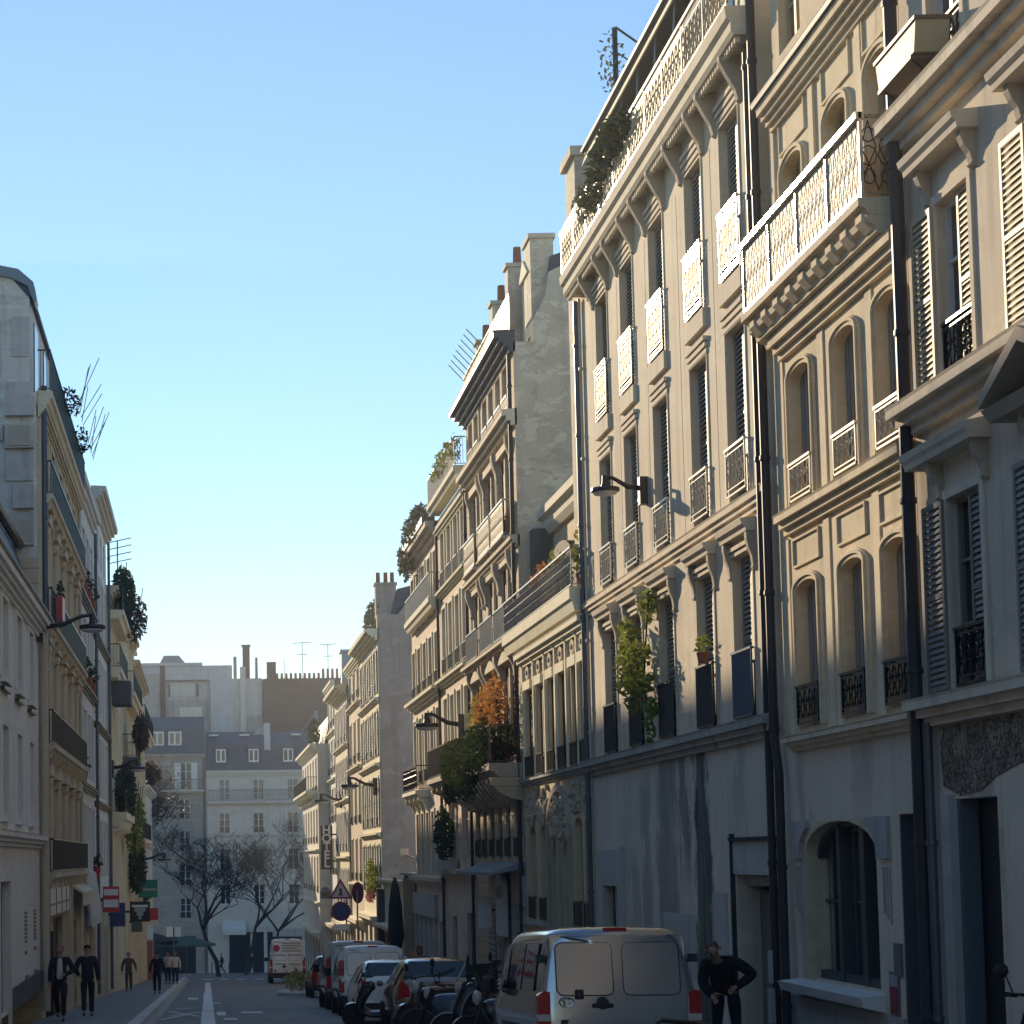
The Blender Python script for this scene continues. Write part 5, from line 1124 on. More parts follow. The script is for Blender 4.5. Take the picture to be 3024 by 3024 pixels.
# ------------------------------------------------------------------ sixth and seventh
b = Bld('narrow_building', 'narrow pink plaster building with a planted top balcony past the gabled building', FRR, 61.45, 69.0, 13.0, 'pink_plaster')
for v0, v1 in ((10.5, 12.5), (7.6, 9.8), (4.5, 6.8)): b.row([61.9, 63.7, 65.5, 67.3], 1.0, v0, v1, 'cas', .1, fm='shutter_white', sur='cream_trim', gm='glass_tan', rail='bars', rh=.5, rmat='iron_black')
b.row([62.2, 65.6], 1.9, 1.5, 3.4, 'cas', .1, sur='buff_trim')
b.cornice(10.2, 10.42, .2, 'cream_trim', 'ledge'); b.cornice(7.2, 7.45, .25, 'cream_trim', 'ledge'); b.cornice(.9, 1.2, .3, 'buff_trim', 'ledge'); b.cornice(12.3, 12.6, .2, 'cream_trim', 'ledge')
b.balcony(61.5, 69.0, 13.4, .4, .9, 'cream_trim', 'iron_grey', 'bars', .3); b.balcony(61.5, 67.4, 4.1, .75, .95, 'bracket_stone', 'iron_black', 'bars', .3, 1.6)
fr2 = FRR.off(-1.0); m = MB(fr2); m.prof(61.5, 69, [(0, 13), (0, 15.0), (-2, 16), (-2, 13)]); at = b.part('attic', m, 'slate')
m = MB(fr2); m.box(62, 63, 13.2, 15, 0, .1).box(65, 66, 13.2, 15, 0, .1); b.part('attic_window', m, 'frame_white', at)
m = MB(FRR); m.box(64.5, 65.2, 14.5, 16.2, -2.4, -1.6).box(61.6, 62.1, 14.5, 16.6, -1.4, -.9); b.part('chimney', m, 'gable_plaster', at)
b.op(62.5, 63.6, b.z0 + .02, -.1, .1); b.op(66.2, 67.4, b.z0 + .02, -.3, .1); m = b.mb(); m.box(62.5, 63.6, b.z0, -.1, -.16, -.12).box(66.2, 67.4, b.z0, -.3, -.16, -.12); b.part('door', m, 'door_dark')
b.walls(); b.pipe(68.9, gz(69) + .2, 12.9, 'pipe_dark', .05, .1)
t = thing('balcony_hedge', 'green plants over the rail of the topmost right hand balcony', 'plant', (7.4, 64.5, 13)); m = MB(FRR); m.leaves((64.5, 14.1, .35), (3.0, .4, .2), 240, .1); m.leaves((61.8, 14.0, .25), (.3, .5, .2), 70, .08); obj('foliage', m.mesh('foliage', 'leaf_green', t.location), t)
t = thing('box_shrub', 'dark green bush growing in the bay window trough of the narrow building', 'shrub', (7.7, 66.2, 1.2)); m = MB(FRR); m.leaves((66.3, 2.3, .35), (1.2, .9, .3), 420, .1); obj('foliage', m.mesh('foliage', 'leaf_dark', t.location), t); m = MB(FRR); m.box(65.2, 67.4, 1.2, 1.5, .05, .5); obj('trough', m.mesh('trough', 'concrete', t.location), t)
b = Bld('balconied_building', 'pink plaster building with a hanging hedge and a deep upper balcony', FRR, 69.05, 78.6, 12.9, 'pink_plaster')
for v0, v1 in ((10.0, 12.1), (7.5, 9.3), (4.3, 6.7)): b.row([69.6, 71.5, 73.4, 75.3, 77.2], 1.0, v0, v1, 'cas', .1, fm='frame_brown', sur='cream_trim', gm='glass_tan', rail='bars', rh=.45)
b.row([70.2, 71.9, 73.6, 75.3, 77.0], .8, 1.0, 3.2, 'cas', .1, fm='frame_dark', sur='buff_trim')
b.cornice(12.5, 12.95, .45, 'buff_trim'); b.cornice(7.1, 7.4, .35, 'cream_trim', 'ledge'); b.cornice(.6, .9, .3, 'buff_trim', 'ledge')
b.balcony(69.2, 77.6, 10.4, .38, .85, 'cream_trim', 'iron_grey', 'bars', .35); b.balcony(73.5, 78.5, 4.0, .5, .9, 'cream_trim', 'iron_black', 'scroll', .25, 1.6)
b.op(70, 71.2, b.z0 + .02, -.6, .1); m = b.mb(); m.box(70, 71.2, b.z0, -.6, -.16, -.12); b.part('door', m, 'sign_blue')
m = b.mb(); [m.box(u, u + .35, b.z0, -.5, 0, .12) for u in (71.8, 73.4, 75.0, 76.6, 78.2)]; b.part('shop_pillar', m, 'concrete')
m = b.mb(); m.box(71.4, 78.6, -.5, .3, 0, .16); b.part('shop_fascia', m, 'concrete')
b.walls(); fr2 = FRR.off(-1.2); m = MB(fr2); m.prof(69.1, 78.5, [(0, 12.9), (0, 14.2), (-2.5, 15.4), (-2.5, 12.9)]); b.part('attic', m, 'slate')
t = thing('hanging_hedge', 'dark hedge spilling over the cornice of the balconied building', 'hedge', (7.5, 73, 13)); m = MB(FRR); m.leaves((73.2, 13.4, .35), (3.6, .6, .35), 600, .12); m.leaves((76.4, 12.7, .4), (1.4, .8, .3), 260, .12); obj('foliage', m.mesh('foliage', 'leaf_grey', t.location), t); m = MB(FRR); m.box(69.6, 77.2, 12.96, 13.2, .05, .5); obj('trough', m.mesh('trough', 'zinc_dark', t.location), t)
wall_lamp(FRR, 63.2, 5.6, 1.15, 'street lamp on a curved arm above the dark end of the ivy balcony', 1.5)
# gap: wall and small lit annexe
b = Bld('yard_wall', 'dark brown boarded yard wall beyond the balconied building', FRR, 78.65, 83.5, .9, 'plinth', 'wall', 1.0); m = b.mb(); m.box(78.7, 83.4, b.z0, .8, 0, .06); b.part('boarding', m, 'sign_brown'); m = b.mb(); m.box(78.6, 83.5, .9, 1.0, -.6, .15); b.part('coping', m, 'concrete'); m = b.mb(); m.box(79.0, 80.6, b.z0, -2.0, .06, .1); b.part('yellow_door', m, 'yellow_paint'); b.walls()
b = Bld('corner_annexe', 'small sunlit one storey annexe before the tall grey gable', FRR, 83.6, 93.8, .6, 'light_yellow', 'house', 6)
b.row([85.4, 88.2], 1.2, -1.0, .1, 'cas', .15, sur='cream_trim'); b.cornice(-1.6, -1.3, .5, 'cream_trim', 'canopy'); b.cornice(.4, .65, .25, 'cream_trim')
m = b.mb(); m.box(91.2, 92.6, b.z0, -1.3, 0, .06); b.part('red_door', m, 'red_paint'); m = b.mb(); m.box(92.8, 93.7, b.z0, .2, 0, .3); b.part('dark_pier', m, 'frame_dark'); b.walls()
# ------------------------------------------------------------------ sunlit far row
def far(name, label, u0, u1, z1, mat, rows, cols, wd, trim, cn=.5, off=0, gable=None, strs=(), fm='frame_white', shut=None, ground=None):
    b = Bld(name, label, FRR.off(off), u0, u1, z1, mat, depth=9)
    n = cols; pit = (u1 - u0) / n
    for v0, v1 in rows: b.row([u0 + pit * (i + .5) - wd / 2 for i in range(n)], wd, v0, v1, 'cas', .09, fm=fm, sur=trim, sur_t=.1, sur_p=.035, rail='bars', rh=.4, leaf=.42 if shut else None, smat=shut)
    for v in strs: b.cornice(v - .2, v, .22, trim, 'ledge')
    b.cornice(z1 - .5, z1, cn, trim, steps=4)
    g = gz((u0 + u1) / 2)
    for i in range(n): u = u0 + pit * (i + .15); b.op(u, u + pit * .7, b.z0 + .02, g + 3.0, .08)
    m = b.mb(); [m.box(u0 + pit * (i + .15), u0 + pit * (i + .85), b.z0, g + 3.0, -.15, -.11) for i in range(n)]; b.part('shop_window', m, ground or 'glass_blue')
    m = b.mb(); [m.box(u0 + pit * (i + .5) - .04, u0 + pit * (i + .5) + .04, b.z0, g + 3.0, -.11, -.06) for i in range(n)]; b.part('shop_frame', m, 'frame_white')
    b.cornice(g + 3.1, g + 3.55, .45, trim, 'canopy'); b.walls(gable); return b
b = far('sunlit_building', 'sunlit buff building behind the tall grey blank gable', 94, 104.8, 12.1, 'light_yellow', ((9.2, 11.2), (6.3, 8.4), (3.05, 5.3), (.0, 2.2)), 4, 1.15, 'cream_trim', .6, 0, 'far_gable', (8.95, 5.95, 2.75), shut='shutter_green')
m = MB(FRE(94)); m.ext([(8.0, 12.1), (8.0, 12.75), (8.95, 12.75), (11, 15.4), (11, 12.1)], -.5, 0); b.part('parapet_gable', m, 'far_gable')
m = MB(FRE(94.6)); m.box(8.0, 8.95, 12.7, 14.2, -.6, 0).box(7.95, 9.0, 14.2, 14.32, -.7, .05); ch = b.part('chimney', m, 'far_gable'); m = MB(FRE(94.6)); [m.lathe((x, 14.32, -.3), [(.1, 0), (.09, .5)], 8) for x in (8.15, 8.5, 8.8)]; b.part('chimney_pot', m, 'terracotta', ch)
fr2 = FRR.off(-.5); m = MB(fr2); m.prof(94.5, 104.6, [(0, 12.1), (-.5, 14.0), (-3, 14.6), (-3, 12.1)]); b.part('mansard', m, 'slate')
t = thing('roof_creeper', 'grey green creeper on the mansard above the tall grey gable', 'plant', (8.0, 98, 12.6)); m = MB(FRR); m.leaves((98, 13.0, -.2), (3.6, .9, .4), 420, .16); obj('foliage', m.mesh('foliage', 'leaf_grey', t.location), t)
t = thing('window_plants', 'green climber with pink flowers above the sunlit shopfront', 'plant', (7.7, 96.5, -.3)); m = MB(FRR); m.leaves((96.5, .6, .25), (1.3, 1.0, .25), 260, .12); obj('foliage', m.mesh('foliage', 'leaf_green', t.location), t); m = MB(FRR); m.leaves((96.3, -.2, .35), (1.3, .35, .2), 90, .1); obj('blossom', m.mesh('blossom', 'flower_pink', t.location), t)
b = far('sunlit_building', 'narrow sunlit peach building second from the grey gable', 104.85, 113.5, 12.0, 'pink_plaster', ((9.9, 11.4), (6.6, 8.8), (3.4, 5.6), (.4, 2.6)), 3, 1.2, 'cream_trim', .3, .0, None, (9.7, 6.4, .3))
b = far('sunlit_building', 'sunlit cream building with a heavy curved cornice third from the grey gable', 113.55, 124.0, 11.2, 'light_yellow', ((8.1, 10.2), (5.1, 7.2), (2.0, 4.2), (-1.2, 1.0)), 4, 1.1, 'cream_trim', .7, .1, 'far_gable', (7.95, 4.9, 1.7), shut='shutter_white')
m = MB(FRR); m.prof(113.6, 124, [(-.4, 11.2), (-.9, 13.6), (-3, 14.4), (-3, 11.2)]); mf = b.part('mansard', m, 'slate')
m = MB(FRR); m.box(121.5, 122.6, 12, 13.8, -.8, -.2).box(121.3, 122.8, 13.8, 13.95, -.9, -.1); b.part('dormer', m, 'frame_white', mf)
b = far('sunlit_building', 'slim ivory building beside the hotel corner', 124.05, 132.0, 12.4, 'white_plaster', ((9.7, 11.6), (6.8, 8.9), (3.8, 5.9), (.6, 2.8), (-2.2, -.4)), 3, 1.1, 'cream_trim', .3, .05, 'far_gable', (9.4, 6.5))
b = far('hotel_building', 'pale corner hotel standing forward of the row at the crossing', 132.05, 153, 9.0, 'ivory_plaster', ((5.9, 8.1), (2.6, 4.8), (-.6, 1.7)), 6, 1.1, 'cream_trim', .5, .75, 'ivory_plaster', (5.4, 2.2, -1.2))
m = MB(FRE(132.05)); [m.box(7.25, 8.0, v, v + .18, 0, .12) for v in (5.1, 2.1, -1.3)]; [m.box(7.25, 8.0, -1.6 - k * .6, -1.58 - k * .6, 0, .03) for k in range(8)]; b.part('string_course', m, 'cream_trim')
b.balcony(133, 152, 6.0, .75, .9, 'cream_trim', 'iron_black', 'bars', .3, 3)
m = MB(FRR.off(.3)); m.prof(132.1, 152.9, [(0, 9), (-.5, 11.0), (-3, 11.6), (-3, 9)]); b.part('mansard', m, 'slate')
m = MB(FRR.off(.6)); m.leaves((137, 9.8, .1), (3, 1.1, .4), 300, .16); t = thing('roof_plants', 'dark plants on the roof terrace of the corner hotel', 'plant', (7.3, 137, 9)); obj('foliage', m.mesh('foliage', 'leaf_dark', t.location), t)
# hotel sign
t = thing('hotel_sign', 'tall dark vertical sign reading HOTEL in white letters', 'sign', (7.25, 124.5, 2.2))
E_ = FRE(124.5); m = MB(E_); m.box(6.94, 7.66, .95, 3.6, -.25, 0); obj('sign_box', m.mesh('sign_box', 'sign_black', t.location), t)
m = MB(E_); m.box(7.62, 8.0, 1.4, 1.5, -.15, -.1).box(7.62, 8.0, 3.0, 3.1, -.15, -.1); obj('bracket', m.mesh('bracket', 'iron_black', t.location), t)
def text(s, size, loc, rot, mat, parent, ext=.01, name='lettering', align='CENTER'):
    c = bpy.data.curves.new(name, 'FONT'); c.body = s; c.size = size; c.extrude = ext; c.offset = .02; c.align_x = align; c.align_y = 'CENTER'; c.materials.append(MATS[mat])
    o = bpy.data.objects.new(name, c); C.objects.link(o); o.location = Vector(loc) - (parent.location if parent else Vector()); o.rotation_euler = rot
    bpy.context.view_layer.update(); me = bpy.data.meshes.new_from_object(o.evaluated_get(bpy.context.evaluated_depsgraph_get())); bpy.data.objects.remove(o)
    o = obj(name, me, parent, Vector(loc) - (parent.location if parent else Vector())); o.rotation_euler = rot; return o
for i, ch in enumerate('HOTEL'):
    o = text(ch, .7, (7.3, 124.46, 3.3 - i * .5), (R(90), 0, 0), 'sign_white', t, .03)
wall_lamp(FRR, 95.4, 4.9, 1.3, 'far street lamp on a long arm beside the edge of the tall grey gable', 1.6)
wall_lamp(FRR, 119, 4.9, 1.3, 'farthest street lamp on the sunlit row above the hotel sign', 1.6)
m = MB(FRR); t = thing('security_camera', 'white camera on a bracket at the edge of the balconied building', 'camera', (7.8, 79.2, 1.8)); m.box(78.9, 79.5, 1.7, 1.95, .25, .5); obj('housing', m.mesh('housing', 'white_paint', t.location), t); m = MB(FRR); m.tube([(79.2, 1.7, .35), (79.2, 1.6, 0)], .04, 5); obj('bracket', m.mesh('bracket', 'iron_grey', t.location), t)
# ------------------------------------------------------------------ left side
b = Bld('white_house', 'low white rendered house with a slate mansard nearest on the left', FRL, -30, 49.55, 7.1, 'white_plaster')
cl = [46.4 - 3.1 * i for i in range(4)]
b.row(cl, 1.15, 5.25, 6.85, 'cas', .1, sur='white_plaster', sur_t=.2, sur_p=.05, sill='white_plaster'); b.row(cl, 1.15, 2.5, 4.3, 'cas', .1, sur='white_plaster', sur_t=.16, sill='white_plaster')
b.cornice(1.9, 2.2, .22, 'white_plaster', 'ledge'); b.cornice(6.95, 7.35, .32, 'white_plaster', steps=4)
m = b.mb()
for u in cl: m.box(u - .15, u + 1.3, 4.98, 5.05, 0, .1)
b.part('window_bar', m, 'iron_black')
b.op(39.4, 41.4, b.z0 + .02, 1.2, .1); m = b.mb(); m.box(39.4, 41.4, b.z0, 1.2, -.16, -.12); b.part('door', m, 'frame_brown'); sm = b.mb(); b.surround(sm, 39.4, 41.4, -1.7, 1.2, 0, .2, .06); b.part('door_surround', sm, 'white_plaster')
m = b.mb(); m.box(41.8, 49.5, b.z0, -1.0, 0, .05).box(-29, 39, b.z0, -.9, 0, .05); b.part('plinth', m, 'plinth')
m = b.mb()
for u in (45.2, 47.6):
    for k in range(8): m.box(u, u + .5, -.2 + k * .09, -.15 + k * .09, 0, .02)
    m.box(u + .1, u + .6, -1.0, -.92, 0, .04).box(u, u + .4, -.45, -.38, 0, .03)
b.part('vent_grille', m, 'louvre_grey')
b.walls()
m = b.mb(); m.prof(-30, 49.5, [(.05, 7.36), (-.55, 9.2), (-.7, 9.2), (-.7, 7.0)]); mf = b.part('mansard', m, 'slate')
m = b.mb(); m.tube([(-30, 9.3, -.45), (49.5, 9.3, -.45)], .12, 8); b.part('roof_coping', m, 'zinc_dark', mf)
m = b.mb(); m.tube([(-30, 7.42, .3), (49.5, 7.42, .3)], .08, 8); b.part('gutter', m, 'zinc_dark')
m = b.mb(); m.prof(-30, 49.5, [(-.7, 9.2), (-3.2, 12.6), (-6, 12.8), (-6, 9)]); b.part('upper_roof', m, 'zinc', mf)
b.pipe(49.42, gz(49) + .3, 7.3, 'pipe_cream', .1, .14)
# ornate honey stone building
b = Bld('ornate_building', 'honey stone building with iron balconies and a bare patched gable on the left', FRL, 49.65, 64.4, 13.1, 'honey_stone')
cu = [50.5, 53.4, 56.3, 59.2, 62.1]
for i, (v0, v1) in enumerate(((10.75, 12.4), (7.55, 9.9), (4.6, 6.95), (1.45, 3.6))):
    b.row(cu, 1.15, v0, v1, 'cas', .12, fm='shutter_cream', gm='glass_tan', sur='honey_trim', sur_t=.18, sur_p=.07)
for v, st in ((10.6, 'bars'), (7.45, 'bars'), (4.45, 'bars'), (1.3, 'bars')): b.balcony(49.8, 64.3, v, .36, .85, 'honey_trim', 'iron_black', st, .22, 1.6)
sm = b.mb(); random.seed(41)
for v in (9.98, 7.0, 3.7):
    for u in cu: sm.ext([(u - .3, v), (u + 1.45, v), (u + .58, v + .32)], 0, .22); sm.lathe((u + .58, v - .1, .05), [(.2, 0), (.14, .12), (.03, .16)], 8, 'w')
for u in (49.75, 52.2, 55.1, 58.0, 60.9, 63.8): sm.box(u, u + .3, 1.3, 13.2, 0, .08)
b.part('window_hood', sm, 'honey_trim')
b.cornice(12.5, 12.8, .22, 'honey_trim', steps=4)
b.balcony(49.7, 64.3, 13.15, .36, 1.05, 'honey_trim', 'iron_black', 'bars', .34)
fr2 = FRL.off(-.2); m = MB(fr2); m.box(49.66, 64.4, 13.1, 15.5, -7, 0); b.part('attic', m, 'white_plaster'); m = MB(fr2); m.prof(49.66, 64.4, [(.1, 15.5), (.1, 15.62), (-.1, 16.0), (-.5, 16.2), (-8, 16.6), (-8, 15.5)]); mf = b.part('mansard', m, 'slate')
for u in (51, 54, 57, 60): m = MB(fr2); m.box(u, u + 1.1, 13.3, 15.2, -.3, .03); b.part('attic_window', m, 'glass_dark', mf)
E_ = FRE(49.64); m = MB(E_)
prof = [(-12, 9), (-4.03, 9), (-4.03, 13.1), (-4.18, 13.12), (-4.18, 15.45), (-4.6, 15.95), (-5.2, 16.1), (-12, 16.3)]
m.ext(prof, -.4, 0); b.part('party_wall', m, 'old_gable')
m = MB(E_)
for x0, x1, z0, z1, p in ((-4.75, -4.2, 13.0, 13.35, .1), (-4.8, -4.1, 11.7, 12.3, .16), (-4.78, -4.12, 10.9, 11.6, .08), (-4.8, -4.1, 12.5, 13.0, .2), (-4.62, -4.24, 14.0, 15.0, .04), (-4.6, -4.1, 10.2, 10.8, .2), (-4.75, -4.1, 9.3, 10.1, .14), (-5.0, -4.85, 11.9, 12.3, .1)): m.box(x0, x1, z0, z1, 0, p)
b.part('chimney_breast', m, 'stucco_patch')
m = MB(E_); m.box(-4.7, -4.2, 11.75, 12.25, .16, .2).box(-5.0, -4.86, 11.95, 12.2, .1, .12).box(-4.72, -4.16, 9.4, 9.9, .14, .16); b.part('dark_square', m, 'bracket_stone')  # raised darker squares on the chimney breasts
m = MB(E_); m.ext([(-4.05, 15.3), (-4.22, 15.75), (-4.6, 15.95), (-5.2, 16.1), (-12, 16.3), (-12, 16.5), (-5.1, 16.32), (-4.45, 16.18), (-4.08, 15.85), (-4.0, 15.4)], -.5, .1); b.part('zinc_verge', m, 'zinc')
b.op(51, 53, b.z0 + .02, -.2, .1); b.op(53.6, 57, b.z0 + .02, .1, .1); b.op(59, 63, b.z0 + .02, -.2, .1)
m = b.mb(); m.box(51, 53, b.z0, -.2, -.16, -.12).box(59, 63, b.z0, -.2, -.16, -.12); b.part('shop_window', m, 'glass_blue'); m = b.mb(); m.box(53.6, 57, b.z0, .1, -.16, -.12); b.part('door', m, 'door_dark')
m = b.mb(); m.box(52.8, 53.0, b.z0, -.2, -.2, .06); b.part('maroon_jamb', m, 'door_maroon')
m = b.mb(); m.box(57.2, 57.6, b.z0, 1.0, 0, .2).box(58.4, 58.8, b.z0, 1.0, 0, .2).box(63.4, 64.3, b.z0, 1.0, 0, .15); b.part('shop_pillar', m, 'honey_trim')
m = b.mb(); m.prof(59, 64.3, [(0, 1.0), (.5, .7), (.5, .3), (.46, .3), (.46, .66), (0, .9)]); b.part('valance', m, 'light_yellow')
b.walls()
b.pipe(49.85, gz(49) + .3, 13.3, 'pipe_blue', .08, .14); b.pipe(64.3, gz(64) + .3, 13.2, 'pipe_cream', .06, .12)
t = thing('shop_sign', 'pale shop sign panel divided by thin bars low on the honey stone building', 'sign', (-3.9, 53.5, .3)); m = MB(FRL); m.box(50.2, 57, .25, 1.08, .02, .2); obj('panel', m.mesh('panel', 'sign_white', t.location), t); m = MB(FRL); [m.box(u, u + .06, .25, 1.08, .2, .215) for u in (52, 54, 55.8)]; m.box(50.2, 57, .5, .55, .2, .214); obj('bar', m.mesh('bar', 'pipe_blue', t.location), t)
for u, z, lab in ((55.5, 13.3, 'spiky dark plants over the top railing of the honey stone building'), (60.5, 13.3, 'drooping flowering plants farther along the top railing of the honey stone building')):
    t = thing('balcony_plant', lab, 'plant', FRL.p(u, z, .6)); m = MB(FRL); m.leaves((u, z + .85, .45), (1.5, .3, .25), 110, .08); obj('foliage', m.mesh('foliage', 'leaf_brown' if u < 60 else 'leaf_dark', t.location), t)
    m = MB(FRL); [m.tube([(u + d, z + .5, .7), (u + d + random.uniform(-.2, .2), z + random.uniform(1.2, 1.9), .9 + random.uniform(-.1, .4))], .012, 3) for d in (-1.2, -.7, -.2, .3, .8, 1.3)]; obj('stem', m.mesh('stem', 'bark', t.location), t)
t = thing('red_pot', 'red flower pot on a third floor balcony of the honey stone building', 'plant', FRL.p(51.2, 7.5, .3)); m = MB(FRL); m.box(50.8, 51.7, 7.6, 8.2, .36, .5); obj('trough', m.mesh('trough', 'sign_red', t.location), t); m = MB(FRL); m.leaves((51.2, 8.4, .42), (.4, .25, .1), 50, .07); obj('foliage', m.mesh('foliage', 'leaf_dark', t.location), t)
wall_lamp(FRL, 48.9, 7.15, 1.35, 'street lamp on a curved arm on the left by the red flower pot', 1.25)
# two white buildings
b = Bld('white_building', 'white building with brick coloured ledges next to the honey stone one', FRL, 64.5, 74.2, 14.0, 'white_plaster')
for v0, v1 in ((10.6, 12.7), (7.6, 9.7), (4.4, 6.6), (1.2, 3.4)): b.row([65.2, 67.5, 69.8, 72.1], 1.2, v0, v1, 'cas', .1, sur='white_plaster', sur_t=.1)
for v in (10.35, 7.4, 4.1): b.cornice(v - .22, v, .2, 'frame_brown', 'ledge')
b.cornice(13.5, 14, .3, 'white_plaster'); fr2 = FRL.off(-.9); m = MB(fr2); m.prof(64.5, 74.2, [(0, 14), (-.6, 16.4), (-5, 17), (-5, 14)]); b.part('mansard', m, 'slate')
m = MB(FRL.off(-3)); m.box(64.6, 71.8, 8, 20.8, -6, 0).box(71.8, 74.2, 8, 19.0, -6, 0); b.part('shade_block', m, 'white_plaster')  # unseen blocks added behind the roof to cast shadow across the street
b.op(65.5, 68, b.z0 + .02, -.6, .1); b.op(69.5, 73, b.z0 + .02, -.8, .1); m = b.mb(); m.box(65.5, 68, b.z0, -.6, -.16, -.12).box(69.5, 73, b.z0, -.8, -.16, -.12); b.part('shop_window', m, 'glass_blue')
m = b.mb(); [m.box(u, u + .18, b.z0, -.6, -.3, .06) for u in (68.3, 69.1, 70.4, 71.3, 72.2, 73.3)]; b.part('shop_frame', m, 'honey_trim')
m = b.mb(); m.prof(64.8, 71, [(0, 1.3), (.2, 1.2), (.4, -.2), (.4, -.5), (.37, -.5), (.37, -.2), (0, .9)]); b.part('shop_canopy', m, 'awning_white'); b.walls()
b.pipe(74.1, gz(74) + .3, 13.5, 'pipe_blue', .06, .12)
random.seed(51)
for i, (u, v) in enumerate(((66.5, 10.36), (69.0, 10.36), (71.5, 10.36), (66.2, 7.41), (68.8, 7.41), (71.0, 7.41), (65.4, 4.11), (72.8, 1.0))):
    t = thing('flower_pot', ['terracotta pot on the topmost ledge of the white building, nearest', 'terracotta pot on the topmost ledge of the white building, middle of three', 'terracotta pot on the topmost ledge of the white building, farthest', 'leafy pot on the second ledge down of the white building, nearest', 'leafy pot on the second ledge down of the white building, middle of three', 'leafy pot on the second ledge down of the white building, farthest', 'single pot on the lowest ledge beside the honey stone building', 'red pot low on the white building above its shop canopy'][i], 'plant', FRL.p(u, v, .12), 'flower pots on the white ledges')
    m = MB(FRL); m.lathe((u, v, .12), [(.1, 0), (.16, .35)], 8); obj('pot', m.mesh('pot', 'terracotta' if i < 7 else 'sign_red', t.location), t); m = MB(FRL); m.leaves((u, v + .55, .16), (.28, .28, .2), 50, .09); obj('foliage', m.mesh('foliage', 'leaf_brown' if i < 3 else 'leaf_dark', t.location), t)
b = Bld('white_building', 'plainer white building with a jutting cornice before the planted balconies', FRL, 74.3, 84.4, 15.2, 'white_plaster')
for v0, v1 in ((10.2, 12.4), (7.0, 9.2), (4.0, 6.2), (1.0, 3.1)): b.row([74.9, 77.3, 79.7, 82.1], 1.2, v0, v1, 'cas', .1, fm='shutter_white', sur='white_plaster', sur_t=.1)
b.row([74.9, 77.3, 79.7, 82.1], 1.2, 13.0, 14.3, 'cas', .1)
for v in (9.9, 6.65, 3.75): b.cornice(v - .2, v, .2, 'frame_brown', 'ledge')
b.cornice(14.7, 15.3, .5, 'ivory_plaster', steps=4); fr2 = FRL.off(-1.2); m = MB(fr2); m.prof(74.3, 84.4, [(0, 15.2), (-1, 16.6), (-5, 16.8), (-5, 15)]); b.part('mansard', m, 'slate')
m = MB(FRL.off(-3)); m.box(74.3, 84.4, 8, 19.0, -6, 0); b.part('shade_block', m, 'white_plaster')  # hidden mass added only to shade the facades opposite
b.op(75, 78, b.z0 + .02, -.8, .1); b.op(79.5, 83.5, b.z0 + .02, -1.0, .1); m = b.mb(); m.box(75, 78, b.z0, -.8, -.16, -.12).box(79.5, 83.5, b.z0, -1, -.16, -.12); b.part('shop_window', m, 'glass_dark')
m = b.mb(); [m.box(u, u + .2, b.z0, .2, -.2, .06) for u in (75.2, 76.4, 77.8, 79, 80.6, 82.2, 83.8)]; b.part('shop_frame', m, 'honey_trim'); b.walls(); b.pipe(84.3, gz(84) + .3, 14.8, 'pipe_blue', .06, .12)
# planted balconies
def lb(name, label, u0, u1, z1, rows, cols, mat='honey_trim', shade_top=None):
    b = Bld(name, label, FRL, u0, u1, z1, mat); pit = (u1 - u0) / cols
    for v0, v1 in rows: b.row([u0 + pit * (i + .5) - .6 for i in range(cols)], 1.2, v0, v1, 'cas', .15, fm='shutter_cream', sur='light_yellow', sur_t=.16, sur_p=.1)
    b.cornice(z1 - .5, z1, .5, 'honey_trim', steps=4); g = gz(u0); pl = b.mb()
    for i in range(cols + 1): pl.box(u0 + pit * i - .12 * (i > 0), u0 + pit * i + .12, b.z0, z1 - .6, 0, .14)
    b.part('pilaster', pl, 'light_yellow')
    for i in range(cols): b.op(u0 + pit * (i + .2), u0 + pit * (i + .8), b.z0 + .02, g + 3.0, .1)
    m = b.mb(); [m.box(u0 + pit * (i + .2), u0 + pit * (i + .8), b.z0, g + 3, -.16, -.12) for i in range(cols)]; b.part('shop_window', m, 'glass_dark')
    fr2 = FRL.off(-1.0); m = MB(fr2); m.prof(u0, u1, [(0, z1), (-.8, z1 + 1.6), (-5, z1 + 2), (-5, z1)]); b.part('mansard', m, 'slate'); b.walls()
    if shade_top: m = MB(FRL.off(-3)); m.box(u0, min(u1, 127), 8, shade_top, -6, 0); b.part('shade_block', m, 'white_plaster')  # out-of-sight block added for its shadow on the right side
    return b
b = lb('terraced_building', 'honey coloured building with planted stone balconies beyond the white ones', 84.5, 96, 13.0, ((9.6, 11.6), (6.2, 8.4), (3.9, 5.9), (.4, 2.8)), 4, shade_top=19.2)
b.balcony(84.7, 94, 12.0, .72, .95, 'light_yellow', 'post_green', 'bars', .35); b.balcony(84.7, 93, 9.6, .6, 1.0, 'light_yellow', 'iron_black', 'bars', .4); b.balcony(84.8, 95, 3.6, .75, .9, 'light_yellow', 'iron_black', 'bars', .6, 2.2)
m = b.mb(); m.box(86.5, 88.3, 8.2, 9.2, .1, .9); b.part('bay', m, 'plinth')
b = lb('terraced_building', 'second honey coloured building with dark bays and a projecting eave', 96.1, 112, 13.4, ((10.0, 12.0), (6.8, 9.0), (3.6, 5.8), (.2, 2.6)), 5, shade_top=17.4)
b.balcony(98, 111, 9.7, .7, 1.0, 'light_yellow', 'iron_black', 'bars', .4); b.balcony(98, 111, 3.3, .6, 1.0, 'light_yellow', 'iron_black', 'bars', .4); b.balcony(97, 104, 6.5, .8, 1.1, 'plinth', 'iron_black', 'bars', .3)
